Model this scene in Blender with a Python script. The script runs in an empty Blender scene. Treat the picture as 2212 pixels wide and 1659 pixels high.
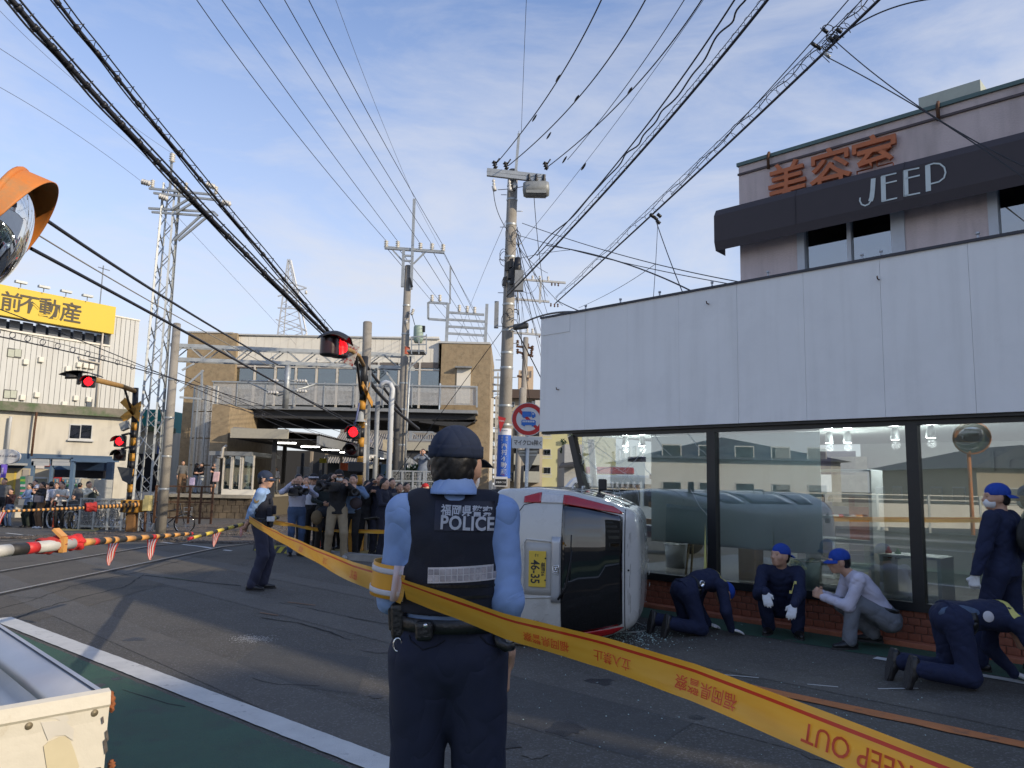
import bpy,bmesh,math,random
import numpy as np
from mathutils import Vector as V,Matrix
random.seed(7);np.random.seed(7)
SC=bpy.context.scene;COL=SC.collection;PI=math.pi
# ------------------------------------------------------------------ camera
TH,RO,FP,HC=math.radians(7.36),math.radians(1.23),1661.0,1.6
cF=V((0,math.cos(TH),math.sin(TH)));r0=V((1,0,0));u0=V((0,-math.sin(TH),math.cos(TH)))
cR=r0*math.cos(RO)+u0*math.sin(RO);cU=u0*math.cos(RO)-r0*math.sin(RO);CP=V((0,0,HC))
cam=bpy.data.objects.new('camera',bpy.data.cameras.new('camera'));COL.objects.link(cam)
cam.matrix_world=Matrix(((cR.x,cU.x,-cF.x,CP.x),(cR.y,cU.y,-cF.y,CP.y),(cR.z,cU.z,-cF.z,CP.z),(0,0,0,1)))
cam.data.sensor_width=36;cam.data.lens=36*FP/2212;cam.data.clip_end=3000;cam.data.clip_start=.05
SC.camera=cam
# ------------------------------------------------------------------ light
SUN_EL,SUN_V=math.radians(23),V((.86,-.51,0)).normalized()
sd=V((SUN_V.x*math.cos(SUN_EL),SUN_V.y*math.cos(SUN_EL),math.sin(SUN_EL)))
sl=bpy.data.lights.new('sun','SUN');sl.energy=2.05;sl.angle=math.radians(.5);sl.color=(1,.86,.66)
so=bpy.data.objects.new('sun',sl);COL.objects.link(so);so.rotation_euler=sd.to_track_quat('Z','Y').to_euler()
W=bpy.data.worlds.new('World');SC.world=W;W.use_nodes=True
nt=W.node_tree;nt.nodes.clear();N_=nt.nodes.new;L_=nt.links.new
out=N_('ShaderNodeOutputWorld');bg=N_('ShaderNodeBackground');sky=N_('ShaderNodeTexSky')
sky.sky_type='NISHITA';sky.sun_disc=False;sky.sun_elevation=SUN_EL
sky.sun_rotation=math.atan2(sd.x,sd.y);sky.air_density=1.0;sky.dust_density=.6;sky.ozone_density=2.2
tc=N_('ShaderNodeTexCoord');mp=N_('ShaderNodeMapping');mp.inputs['Scale'].default_value=(1.0,1.3,3.6)
mp.inputs['Rotation'].default_value=(.1,.35,.3)
n1=N_('ShaderNodeTexNoise');n1.inputs['Scale'].default_value=2.6;n1.inputs['Detail'].default_value=9;n1.inputs['Roughness'].default_value=.62;n1.inputs['Distortion'].default_value=.35
rmp=N_('ShaderNodeValToRGB');rmp.color_ramp.elements[0].position=.40;rmp.color_ramp.elements[1].position=.88
rmp.color_ramp.elements[0].color=(0,0,0,1);rmp.color_ramp.elements[1].color=(.62,.62,.62,1)
sep=N_('ShaderNodeSeparateXYZ');hz=N_('ShaderNodeMapRange');hz.inputs[1].default_value=.62;hz.inputs[2].default_value=.05
hz.inputs[3].default_value=.0;hz.inputs[4].default_value=.78;mx0=N_('ShaderNodeMath');mx0.operation='ADD';mx0.use_clamp=True
n2=N_('ShaderNodeTexNoise');n2.inputs['Scale'].default_value=1.1;n2.inputs['Detail'].default_value=3
cm=N_('ShaderNodeMath');cm.operation='MULTIPLY';cm2=N_('ShaderNodeMapRange');cm2.inputs[1].default_value=.35;cm2.inputs[2].default_value=.65;cm2.inputs[3].default_value=.35;cm2.inputs[4].default_value=1.3
mix=N_('ShaderNodeMixRGB');mix.inputs[2].default_value=(2.95,3.0,3.2,1)
L_(tc.outputs['Generated'],mp.inputs[0]);L_(mp.outputs[0],n1.inputs[0]);L_(n1.outputs[0],rmp.inputs[0]);L_(tc.outputs['Generated'],sep.inputs[0])
L_(tc.outputs['Generated'],n2.inputs[0]);L_(n2.outputs[0],cm2.inputs[0]);L_(rmp.outputs[0],cm.inputs[0]);L_(cm2.outputs[0],cm.inputs[1])
L_(sep.outputs[2],hz.inputs[0]);L_(cm.outputs[0],mx0.inputs[0]);L_(hz.outputs[0],mx0.inputs[1])
tn=N_('ShaderNodeMixRGB');tn.blend_type='MULTIPLY';tn.inputs[0].default_value=1;tn.inputs[2].default_value=(.76,.80,.93,1)
L_(sky.outputs[0],tn.inputs[1]);L_(tn.outputs[0],mix.inputs[1]);L_(mx0.outputs[0],mix.inputs[0]);L_(mix.outputs[0],bg.inputs[0]);L_(bg.outputs[0],out.inputs[0])
bg.inputs[1].default_value=.135
SC.view_settings.view_transform='Standard';SC.view_settings.look='None';SC.view_settings.gamma=1;SC.view_settings.exposure=.96
SC.cycles.max_bounces=8;SC.cycles.transparent_max_bounces=12;SC.cycles.caustics_reflective=False;SC.cycles.caustics_refractive=False
SC.cycles.sample_clamp_indirect=6;SC.cycles.use_denoising=True
# ------------------------------------------------------------------ measuring helpers (photo coordinates, 2212 wide -> points in the place)
def ray(px,py):return cF*FP+cR*(px-1106)+cU*(829.5-py)
def at(px,py,Y):d=ray(px,py);return CP+d*(Y/d.y)
def G(y):return-.035*min(max(y-18,0),12)
def gp(px,py,z=None):
 d=ray(px,py);zz=0 if z is None else z
 for _ in range(12 if z is None else 1):
  p=CP+d*((zz-HC)/d.z)
  if z is None:zz=.5*zz+.5*G(p.y)
 return p
FO=V((1.879,10.655,0));FD=V((.715,-.699,0)).normalized();FN=V((-.699,-.715,0)).normalized()
def fp(px,py,off=0):
 d=ray(px,py);p0=FO+FN*off;return CP+d*((p0-CP).dot(FN)/d.dot(FN))
def FS(s,off,z):return FO+FD*s+FN*off+V((0,0,z))
def fs(p):return(p-FO).dot(FD)
# ------------------------------------------------------------------ materials
MATS={}
def mat(name,col,rough=.6,metal=0,var=.12,vs=8,bump=0,bs=40,emit=None,spec=None,dirt=None,coat=0,detail=4,speck=None,bd=.02):
 if name in MATS:return MATS[name]
 m=bpy.data.materials.new(name);m.use_nodes=True;t=m.node_tree;n=t.nodes.new;l=t.links.new
 b=t.nodes['Principled BSDF'];b.inputs['Roughness'].default_value=rough;b.inputs['Metallic'].default_value=metal
 if coat:b.inputs['Coat Weight'].default_value=coat;b.inputs['Coat Roughness'].default_value=.08
 if spec is not None:b.inputs['Specular IOR Level'].default_value=spec
 c=tuple(col)+(1,)
 tcn=n('ShaderNodeTexCoord');last=None
 if var:
  nz=n('ShaderNodeTexNoise');nz.inputs['Scale'].default_value=vs;nz.inputs['Detail'].default_value=detail;nz.inputs['Roughness'].default_value=.65
  l(tcn.outputs['Object'],nz.inputs[0]);mr=n('ShaderNodeMapRange');mr.inputs[1].default_value=.28;mr.inputs[2].default_value=.72
  mr.inputs[3].default_value=1-var;mr.inputs[4].default_value=1+var;l(nz.outputs[0],mr.inputs[0])
  hv=n('ShaderNodeHueSaturation');hv.inputs['Color'].default_value=c;l(mr.outputs[0],hv.inputs['Value']);last=hv.outputs[0]
  rr=n('ShaderNodeMapRange');rr.inputs[3].default_value=max(rough-.12,.02);rr.inputs[4].default_value=min(rough+.12,1);l(nz.outputs[0],rr.inputs[0]);l(rr.outputs[0],b.inputs['Roughness'])
 if dirt:
  nz=n('ShaderNodeTexNoise');nz.inputs['Scale'].default_value=dirt[1];nz.inputs['Detail'].default_value=8;nz.inputs['Roughness'].default_value=.7
  l(tcn.outputs['Object'],nz.inputs[0]);mr=n('ShaderNodeMapRange');mr.inputs[1].default_value=dirt[2];mr.inputs[2].default_value=dirt[3];l(nz.outputs[0],mr.inputs[0])
  mx=n('ShaderNodeMixRGB');l(mr.outputs[0],mx.inputs[0]);mx.inputs[2].default_value=tuple(dirt[0])+(1,)
  if last:l(last,mx.inputs[1])
  else:mx.inputs[1].default_value=c
  last=mx.outputs[0]
 if speck:
  vz=n('ShaderNodeTexVoronoi');vz.inputs['Scale'].default_value=speck[1];l(tcn.outputs['Object'],vz.inputs[0])
  sv=n('ShaderNodeSeparateColor');l(vz.outputs['Color'],sv.inputs[0]);mr=n('ShaderNodeMapRange');mr.inputs[1].default_value=speck[2];mr.inputs[2].default_value=1
  l(sv.outputs[0],mr.inputs[0]);mx=n('ShaderNodeMixRGB');l(mr.outputs[0],mx.inputs[0]);mx.inputs[2].default_value=tuple(speck[0])+(1,)
  if last:l(last,mx.inputs[1])
  else:mx.inputs[1].default_value=c
  last=mx.outputs[0]
 if last:l(last,b.inputs['Base Color'])
 else:b.inputs['Base Color'].default_value=c
 if bump=='cloth':
  nz=n('ShaderNodeTexNoise');nz.inputs['Scale'].default_value=5;nz.inputs['Detail'].default_value=1.2;nz.inputs['Distortion'].default_value=1.2;l(tcn.outputs['Object'],nz.inputs[0]);ab=n('ShaderNodeMath');ab.operation='SUBTRACT';ab.inputs[1].default_value=.5;l(nz.outputs[0],ab.inputs[0]);a2=n('ShaderNodeMath');a2.operation='ABSOLUTE';l(ab.outputs[0],a2.inputs[0]);a3=n('ShaderNodeMath');a3.operation='POWER';a3.inputs[1].default_value=.6;l(a2.outputs[0],a3.inputs[0])
  bp=n('ShaderNodeBump');bp.inputs['Strength'].default_value=.30;bp.inputs['Distance'].default_value=.05;l(a3.outputs[0],bp.inputs['Height']);l(bp.outputs[0],b.inputs['Normal'])
 elif bump:
  nz=n('ShaderNodeTexNoise');nz.inputs['Scale'].default_value=bs;nz.inputs['Detail'].default_value=5;l(tcn.outputs['Object'],nz.inputs[0])
  bp=n('ShaderNodeBump');bp.inputs['Strength'].default_value=bump;bp.inputs['Distance'].default_value=bd;l(nz.outputs[0],bp.inputs['Height']);l(bp.outputs[0],b.inputs['Normal'])
 if emit:b.inputs['Emission Color'].default_value=tuple(emit[:3])+(1,);b.inputs['Emission Strength'].default_value=emit[3]
 MATS[name]=m;return m
def streaks(m,col,amt=.5,sc=(5,5,.35),lo=.48,hi=.72):
 t=m.node_tree;n=t.nodes.new;l=t.links.new;b=t.nodes['Principled BSDF'];src=b.inputs['Base Color'].links[0].from_socket;tcn=n('ShaderNodeTexCoord');mpn=n('ShaderNodeMapping');mpn.inputs['Scale'].default_value=sc
 nz=n('ShaderNodeTexNoise');nz.inputs['Scale'].default_value=1.6;nz.inputs['Detail'].default_value=7;l(tcn.outputs['Object'],mpn.inputs[0]);l(mpn.outputs[0],nz.inputs[0]);mr=n('ShaderNodeMapRange');mr.inputs[1].default_value=lo;mr.inputs[2].default_value=hi;mr.inputs[4].default_value=amt;l(nz.outputs[0],mr.inputs[0])
 mx=n('ShaderNodeMixRGB');l(mr.outputs[0],mx.inputs[0]);l(src,mx.inputs[1]);mx.inputs[2].default_value=tuple(col)+(1,);l(mx.outputs[0],b.inputs['Base Color'])
def glass(name,tint=(.8,.86,.86),boost=1.0,rough=0.0,base=.04):
 if name in MATS:return MATS[name]
 m=bpy.data.materials.new(name);m.use_nodes=True;t=m.node_tree;n=t.nodes.new;l=t.links.new;t.nodes.clear()
 o=n('ShaderNodeOutputMaterial');tr=n('ShaderNodeBsdfTransparent');tr.inputs[0].default_value=tuple(tint)+(1,)
 gl=n('ShaderNodeBsdfGlossy');gl.inputs['Roughness'].default_value=rough;gl.inputs[0].default_value=(1,1,1,1)
 f=n('ShaderNodeFresnel');f.inputs[0].default_value=1.5;mm=n('ShaderNodeMath');mm.operation='MULTIPLY_ADD';mm.use_clamp=True
 mm.inputs[1].default_value=boost;mm.inputs[2].default_value=base;l(f.outputs[0],mm.inputs[0]);mx=n('ShaderNodeMixShader')
 l(mm.outputs[0],mx.inputs[0]);l(tr.outputs[0],mx.inputs[1]);l(gl.outputs[0],mx.inputs[2]);l(mx.outputs[0],o.inputs[0]);MATS[name]=m;return m
# ------------------------------------------------------------------ object helpers
def tag(o,label=None,cat=None,group=None,kind=None):
 if label:o['label']=label
 if cat:o['category']=cat
 if group:o['group']=group
 if kind:o['kind']=kind
 return o
def thing(name,loc,label,cat,group=None,rotz=0):
 o=bpy.data.objects.new(name,None);COL.objects.link(o);o.location=loc;o.rotation_euler=(0,0,rotz);o.empty_display_size=.1
 return tag(o,label,cat,group)
def wroot(parent):
 t=V((0,0,0));p=parent
 while p is not None:t=t+p.location;p=p.parent
 return t
def link(name,me,parent=None,world=True):
 o=bpy.data.objects.new(name,me);COL.objects.link(o)
 if parent is not None:
  o.parent=parent
  if world:o.location=-wroot(parent)
 return o
def setmat(me,m):
 if isinstance(m,(list,tuple)):
  for x in m:me.materials.append(x)
 elif m:me.materials.append(m)
def frame(d,up=V((0,0,1))):
 z=V(d).normalized();x=z.cross(up)
 if x.length<1e-4:x=z.cross(V((0,1,0)))
 x.normalize();y=x.cross(z);return x,y.normalized(),z
class MB:
 def __init__(s):s.v=[];s.f=[];s.mi=[];s.sm=[];s.cur=0;s.cs=False
 def add(s,vs,fs,smooth=None):
  b=len(s.v);s.v.extend([tuple(a)for a in vs])
  for f in fs:s.f.append(tuple(b+i for i in f));s.mi.append(s.cur);s.sm.append(s.cs if smooth is None else smooth)
  return s
 def obox(s,c,a,b,d):
  c,a,b,d=V(c),V(a),V(b),V(d);vs=[c+a*i+b*j+d*k for i in(-1,1)for j in(-1,1)for k in(-1,1)]
  fs=[(0,1,3,2),(4,6,7,5),(0,4,5,1),(2,3,7,6),(0,2,6,4),(1,5,7,3)]
  if a.cross(b).dot(d)<0:fs=[f[::-1]for f in fs]
  return s.add(vs,fs,False)
 def box(s,x0,y0,z0,x1,y1,z1):return s.obox(((x0+x1)/2,(y0+y1)/2,(z0+z1)/2),((x1-x0)/2,0,0),(0,(y1-y0)/2,0),(0,0,(z1-z0)/2))
 def bar(s,p,q,w,h=None,up=V((0,0,1))):
  p,q=V(p),V(q);x,y,z=frame(q-p,up);return s.obox((p+q)/2,x*(w/2),y*((h or w)/2),(q-p)/2)
 def angle(s,p,q,w,t=.008,up=V((0,0,1))):
  p,q=V(p),V(q);x,y,z=frame(q-p,up);s.obox((p+q)/2,x*(w/2),y*(t/2),(q-p)/2);return s.obox((p+q)/2+x*(w/2-t/2)+y*(-w/2),x*(t/2),y*(w/2-t/2),(q-p)/2)
 def tube(s,pts,r,n=8,cap=True,closed=False):
  pts=[V(p)for p in pts];m=len(pts);rr=r if isinstance(r,(list,tuple))else[r]*m;vs=[];px=None
  for i,p in enumerate(pts):
   a=pts[(i-1)%m]if(closed or i>0)else p;b=pts[(i+1)%m]if(closed or i<m-1)else p;d=(b-a)
   if d.length<1e-9:d=V((0,0,1))
   if px is None:x,y,z=frame(d)
   else:
    z=d.normalized();x=px-z*px.dot(z)
    if x.length<1e-5:x=frame(d)[0]
    x.normalize();y=x.cross(z)
   px=x
   for k in range(n):t=2*PI*k/n;vs.append(p+x*(math.cos(t)*rr[i])+y*(math.sin(t)*rr[i]))
  fs=[(i*n+k,((i+1)%m)*n+k,((i+1)%m)*n+(k+1)%n,i*n+(k+1)%n)for i in range(m if closed else m-1)for k in range(n)]
  s.add(vs,fs,n>4)
  if cap and not closed:
   b=len(s.v)-m*n
   s.f.append(tuple(b+k for k in range(n)));s.f.append(tuple(b+(m-1)*n+n-1-k for k in range(n)));s.mi+=[s.cur]*2;s.sm+=[False]*2
  return s
 def cyl(s,p,q,r,n=12,r2=None):return s.tube([p,q],[r,r if r2 is None else r2],n)
 def lathe(s,prof,o=(0,0,0),ax=(0,0,1),n=16):
  o=V(o);x,y,z=frame(ax,V((0,0,1))if abs(V(ax).normalized().z)<.9 else V((0,1,0)));vs=[]
  for(r,h)in prof:
   for k in range(n):t=2*PI*k/n;vs.append(o+z*h+x*(math.cos(t)*r)+y*(math.sin(t)*r))
  return s.add(vs,[(i*n+k,i*n+(k+1)%n,(i+1)*n+(k+1)%n,(i+1)*n+k)for i in range(len(prof)-1)for k in range(n)],True)
 def poly(s,pts,t):
  pts=[V(p)for p in pts];t=V(t);n=len(pts)
  return s.add(pts+[p+t for p in pts],[tuple(range(n))[::-1],tuple(range(n,2*n))]+[(i,(i+1)%n,n+(i+1)%n,n+i)for i in range(n)],False)
 def sheet(s,pts):return s.add(pts,[tuple(range(len(pts)))],False)
 def grid(s,fn,nu,nv,smooth=True,cu=False):
  vs=[fn(i/nu,j/nv)for i in range(nu+1)for j in range(nv+1)]
  return s.add(vs,[(i*(nv+1)+j,(i+1)*(nv+1)+j,(i+1)*(nv+1)+j+1,i*(nv+1)+j+1)for i in range(nu)for j in range(nv)],smooth)
 def mesh(s,name,m):
  me=bpy.data.meshes.new(name);me.from_pydata(s.v,[],s.f);setmat(me,m)
  me.polygons.foreach_set('use_smooth',s.sm);me.polygons.foreach_set('material_index',s.mi);me.update();return me
 def build(s,name,m,parent=None,world=True,bevel=0,seg=2,fix=True,solid=0,sub=0):
  me=s.mesh(name,m)
  if fix or bevel or solid or sub:
   b=bmesh.new();b.from_mesh(me)
   if fix:bmesh.ops.recalc_face_normals(b,faces=b.faces[:])
   b.to_mesh(me);b.free()
  o=link(name,me,parent,world)
  if solid:md=o.modifiers.new('s','SOLIDIFY');md.thickness=solid;md.offset=-1
  if sub:md=o.modifiers.new('u','SUBSURF');md.levels=sub;md.render_levels=sub
  if bevel:md=o.modifiers.new('b','BEVEL');md.width=bevel;md.segments=seg;md.limit_method='ANGLE'
  return o
def copy_tree(o,parent=None,loc=None,rotz=None,label=None):
 c=o.copy();COL.objects.link(c)
 if parent is not None:c.parent=parent
 if loc is not None:c.location=loc
 if rotz is not None:c.rotation_euler=(0,0,rotz)
 if label:c['label']=label
 for ch in list(o.children):copy_tree(ch,c)
 return c
def text_mesh(body,size=1,depth=.004,off=0,width=None,shear=0,spacing=1,align='CENTER',scy=1,line=None):
 cu=bpy.data.curves.new('t','FONT');cu.body=body;cu.size=size;cu.extrude=depth/2;cu.offset=off;cu.align_x=align;cu.align_y='CENTER';cu.shear=shear;cu.space_character=spacing
 cu.resolution_u=3
 if line:cu.space_line=line
 o=bpy.data.objects.new('t',cu);COL.objects.link(o);dg=bpy.context.evaluated_depsgraph_get();dg.update()
 me=bpy.data.meshes.new_from_object(o.evaluated_get(dg));bpy.data.objects.remove(o)
 n=len(me.vertices);co=np.zeros(n*3);me.vertices.foreach_get('co',co);co=co.reshape(-1,3)
 if n:
  mn,mxx=co.min(0),co.max(0);co-=(mn+mxx)/2*np.array([1,1,0])
  if width:f=width/(mxx[0]-mn[0]);co[:,0]*=f;co[:,1]*=f*scy
 me.vertices.foreach_set('co',co.ravel());me.update();return me
def place_text(name,me,m,c,right,up,parent=None,warp=None,world=True):
 c,right,up=V(c),V(right).normalized(),V(up).normalized();nn=right.cross(up)
 for v in me.vertices:
  p=c+right*v.co.x+up*v.co.y+nn*v.co.z
  v.co=warp(p)if warp else p
 me.materials.clear();setmat(me,m);return link(name,me,parent,world)
# ------------------------------------------------------------------ bodies: smooth implicit surfaces
def nets(F,org,h):
 S=F<0
 A=S[:-1,:-1,:-1].astype(np.int8)
 for a,b,c in((1,0,0),(0,1,0),(0,0,1),(1,1,0),(1,0,1),(0,1,1),(1,1,1)):
  A=A+S[a:S.shape[0]-1+a,b:S.shape[1]-1+b,c:S.shape[2]-1+c]
 act=(A>0)&(A<8);idx=np.argwhere(act)
 if not len(idx):return np.zeros((0,3)),[]
 imap=-np.ones(act.shape,np.int64);imap[act]=np.arange(len(idx))
 acc=np.zeros((len(idx),3));cnt=np.zeros(len(idx));cs=[(a,b,c)for a in(0,1)for b in(0,1)for c in(0,1)]
 val={c:F[idx[:,0]+c[0],idx[:,1]+c[1],idx[:,2]+c[2]]for c in cs}
 for i,c in enumerate(cs):
  for d in cs[i+1:]:
   if sum(abs(c[k]-d[k])for k in range(3))==1:
    a,b=val[c],val[d];m=(a<0)!=(b<0);t=np.where(m,a/np.where(m,a-b,1),0)
    acc+=np.where(m[:,None],np.array(c)+t[:,None]*(np.array(d)-np.array(c)),0);cnt+=m
 vs=(idx+acc/cnt[:,None])*h+org;q=[]
 for ax in range(3):
  b,c=[k for k in range(3)if k!=ax]
  s0=[slice(0,-1)]*3;s1=[slice(0,-1)]*3
  s0[ax]=slice(0,-1);s1[ax]=slice(1,None)
  for k in(b,c):s0[k]=slice(1,-1);s1[k]=slice(1,-1)
  P,Q=S[tuple(s0)],S[tuple(s1)];e=np.argwhere(P!=Q)
  if not len(e):continue
  pos=P[e[:,0],e[:,1],e[:,2]];e=e.copy();e[:,b]+=1;e[:,c]+=1
  def cell(db,dc):f=e.copy();f[:,b]-=db;f[:,c]-=dc;return imap[f[:,0],f[:,1],f[:,2]]
  qs=np.stack([cell(1,1),cell(0,1),cell(0,0),cell(1,0)],1)
  if ax==1:pos=~pos
  qs[~pos]=qs[~pos][:,::-1];q.append(qs)
 return vs,np.concatenate(q)if q else[]
def cone(a,b,ra,rb,f=None,q=1):return('c',np.array(a,float),np.array(b,float),ra,rb,None if f is None else np.array(V(f).normalized()),q)
def ell(c,r,R=None):return('e',np.array(c,float),np.array(r,float),None if R is None else np.array(R),0,0,0)
def sdf_mesh(prims,h,k,cuts=(),wr=0,wf=22,subs=(),orient=None,cutfn=None):
 lo=np.full(3,1e9);hi=-lo;bb=[]
 for p in prims:
  if p[0]=='c':rr=max(p[3],p[4])*max(p[6],1);a=np.minimum(p[1],p[2])-rr;b=np.maximum(p[1],p[2])+rr
  else:rr=p[2].max();a=p[1]-rr;b=p[1]+rr
  bb.append((a,b));lo=np.minimum(lo,a);hi=np.maximum(hi,b)
 pad=3*h+k;lo-=pad;hi+=pad;n=np.ceil((hi-lo)/h).astype(int)+1;E=np.zeros(n)
 def ev(p,a,b):
  i0=np.maximum(((a-pad-lo)/h).astype(int),0);i1=np.minimum(((b+pad-lo)/h).astype(int)+2,n)
  g=[lo[i]+h*np.arange(i0[i],i1[i])for i in range(3)];P=np.stack(np.meshgrid(*g,indexing='ij'),-1)
  if p[0]=='c':
   ab=p[2]-p[1];L=max(ab@ab,1e-9);w=P-p[1];t=np.clip((w@ab)/L,0,1);w=w-t[...,None]*ab
   if p[5]is not None:wf_=w@p[5];w=w+p[5]*(wf_*(1/p[6]-1))[...,None]
   d=np.sqrt((w*w).sum(-1))-(p[3]+(p[4]-p[3])*t)
  else:
   w=P-p[1]
   if p[3]is not None:w=w@p[3]
   kk=np.sqrt(((w/p[2])**2).sum(-1));k2=np.sqrt(((w/p[2]**2)**2).sum(-1));d=kk*(kk-1)/np.maximum(k2,1e-6)
  return tuple(slice(i0[i],i1[i])for i in range(3)),d
 for p,(a,b)in zip(prims,bb):
  sl_,d=ev(p,a,b);E[sl_]+=np.exp(np.clip(-d/k,-40,40))
 D=-k*np.log(np.maximum(E,1e-16))
 for p in subs:
  rr=max(p[3],p[4])if p[0]=='c' else p[2].max();a,b=(np.minimum(p[1],p[2])-rr,np.maximum(p[1],p[2])+rr)if p[0]=='c' else(p[1]-rr,p[1]+rr)
  sl_,d=ev(p,a,b);D[sl_]=np.maximum(D[sl_],-d)
 if wr or cuts or cutfn:
  g=[lo[i]+h*np.arange(n[i])for i in range(3)];X,Y,Z=np.meshgrid(*g,indexing='ij')
  if wr:
   m=np.abs(D)<4*h;x,y,z=X[m],Y[m],Z[m]
   a_=1.6*(1-np.abs(np.sin(.5*wf*(z+.35*x+.5*y)+2.0*np.sin(wf*.43*x+1.3)+1.6*np.sin(wf*.31*y+wf*.2*z))))**2;b_=1.6*(1-np.abs(np.sin(wf*.9*(z-.7*x+.4*y)+2.4*np.sin(wf*.4*(x+y))+.7)))**2-.5
   D[m]+=wr*(a_*.7+.45*b_-.2)
  for(nx,o)in cuts:
   nx=np.array(nx);D=np.maximum(D,(X-o[0])*nx[0]+(Y-o[1])*nx[1]+(Z-o[2])*nx[2])
  if cutfn:D=cutfn(D,X,Y,Z)
 D[0],D[-1],D[:,0],D[:,-1],D[:,:,0],D[:,:,-1]=1,1,1,1,1,1
 return nets(D,lo,h)
def np_mesh(name,parts,m):
 vs=[];fs=[];mi=[];b=0
 for i,(v,f)in enumerate(parts):
  if len(v)==0:continue
  vs.append(v);fs.append(np.asarray(f)+b);b+=len(v)
 v=np.concatenate(vs);f=np.concatenate(fs);me=bpy.data.meshes.new(name)
 me.vertices.add(len(v));me.vertices.foreach_set('co',v.ravel().astype(np.float32));me.loops.add(len(f)*4);me.loops.foreach_set('vertex_index',f.ravel().astype(np.int32))
 me.polygons.add(len(f));me.polygons.foreach_set('loop_start',np.arange(len(f),dtype=np.int32)*4);me.polygons.foreach_set('use_smooth',np.ones(len(f),bool))
 me.update(calc_edges=True);me.validate();setmat(me,m);return me
def na(v):return np.array(V(v))
def ik(a,c,l1,l2,hint):
 a,c,hint=V(a),V(c),V(hint);d=c-a;L=min(d.length,(l1+l2)*.999);d.normalize();x=(l1*l1-l2*l2+L*L)/(2*L)
 hh=math.sqrt(max(l1*l1-x*x,0));n=hint-d*hint.dot(d)
 n=n.normalized()if n.length>1e-4 else V((0,1,0));return a+d*x+n*hh,a+d*L
def hand_prims(w,d,pn,curl=.35,s=1,thumb=1,spread=.12):
 w,d,pn=V(w),V(d).normalized(),V(pn);pn=(pn-d*pn.dot(d)).normalized();sd_=pn.cross(d)*thumb;P=[]
 k0=w+d*.085*s
 for i,(o,ln)in enumerate(((-.030,.066),(-.010,.078),(.011,.082),(.031,.074))):
  kn=k0+sd_*(o*s)-d*(.006*abs(i-2)*s);P.append(cone(w+sd_*(o*.55*s),kn,.015*s,.0125*s,pn,.9));p=kn;a=0;dd=(d+sd_*(spread*(i-1.5)*.6)).normalized()
  for j,f in enumerate((.45,.3,.25)):
   a+=curl*(1.0,1.3,.9)[j];q=p+(dd*math.cos(a)+pn*math.sin(a))*(ln*f*s);P.append(cone(p,q,(.0098,.0088,.008)[j]*s,(.0088,.008,.0068)[j]*s));p=q
 b=w+d*.022*s+sd_*.022*s;m=b+(d*.55+sd_*.75+pn*.25).normalized()*.042*s;e=m+(d*.85+sd_*(.35-.7*min(curl,.8))+pn*(.25+.5*min(curl,1))).normalized()*.03*s
 P+=[cone(b,m,.016*s,.0115*s),cone(m,e,.011*s,.0088*s)];return P
SKIN=mat('skin',(.52,.30,.20),.5,var=.07,vs=20,bump=.08,bs=300,bd=.002);HAIR=mat('black_hair',(.007,.006,.006),.45,var=.12,vs=30,bump=.25,bs=90,bd=.004)
HAIRB=mat('brown_hair',(.035,.02,.013),.45,var=.3,vs=60,bump=.4,bs=150,bd=.006)
EYEM=mat('eye',(.02,.015,.012),.15,var=0);LIP=mat('lip',(.36,.15,.12),.5,var=0);MASKM=mat('face_mask',(.78,.78,.78),.8,var=.04)
SHOE=mat('black_shoe',(.015,.014,.014),.35,var=.2);SOLE=mat('grey_rubber_sole',(.045,.043,.042),.8,var=.25,vs=30,bump=.6,bs=90)
def cloth(name,col,rough=.85,var=.1):return mat(name,col,rough,var=var,vs=9,bump='cloth')
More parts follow.
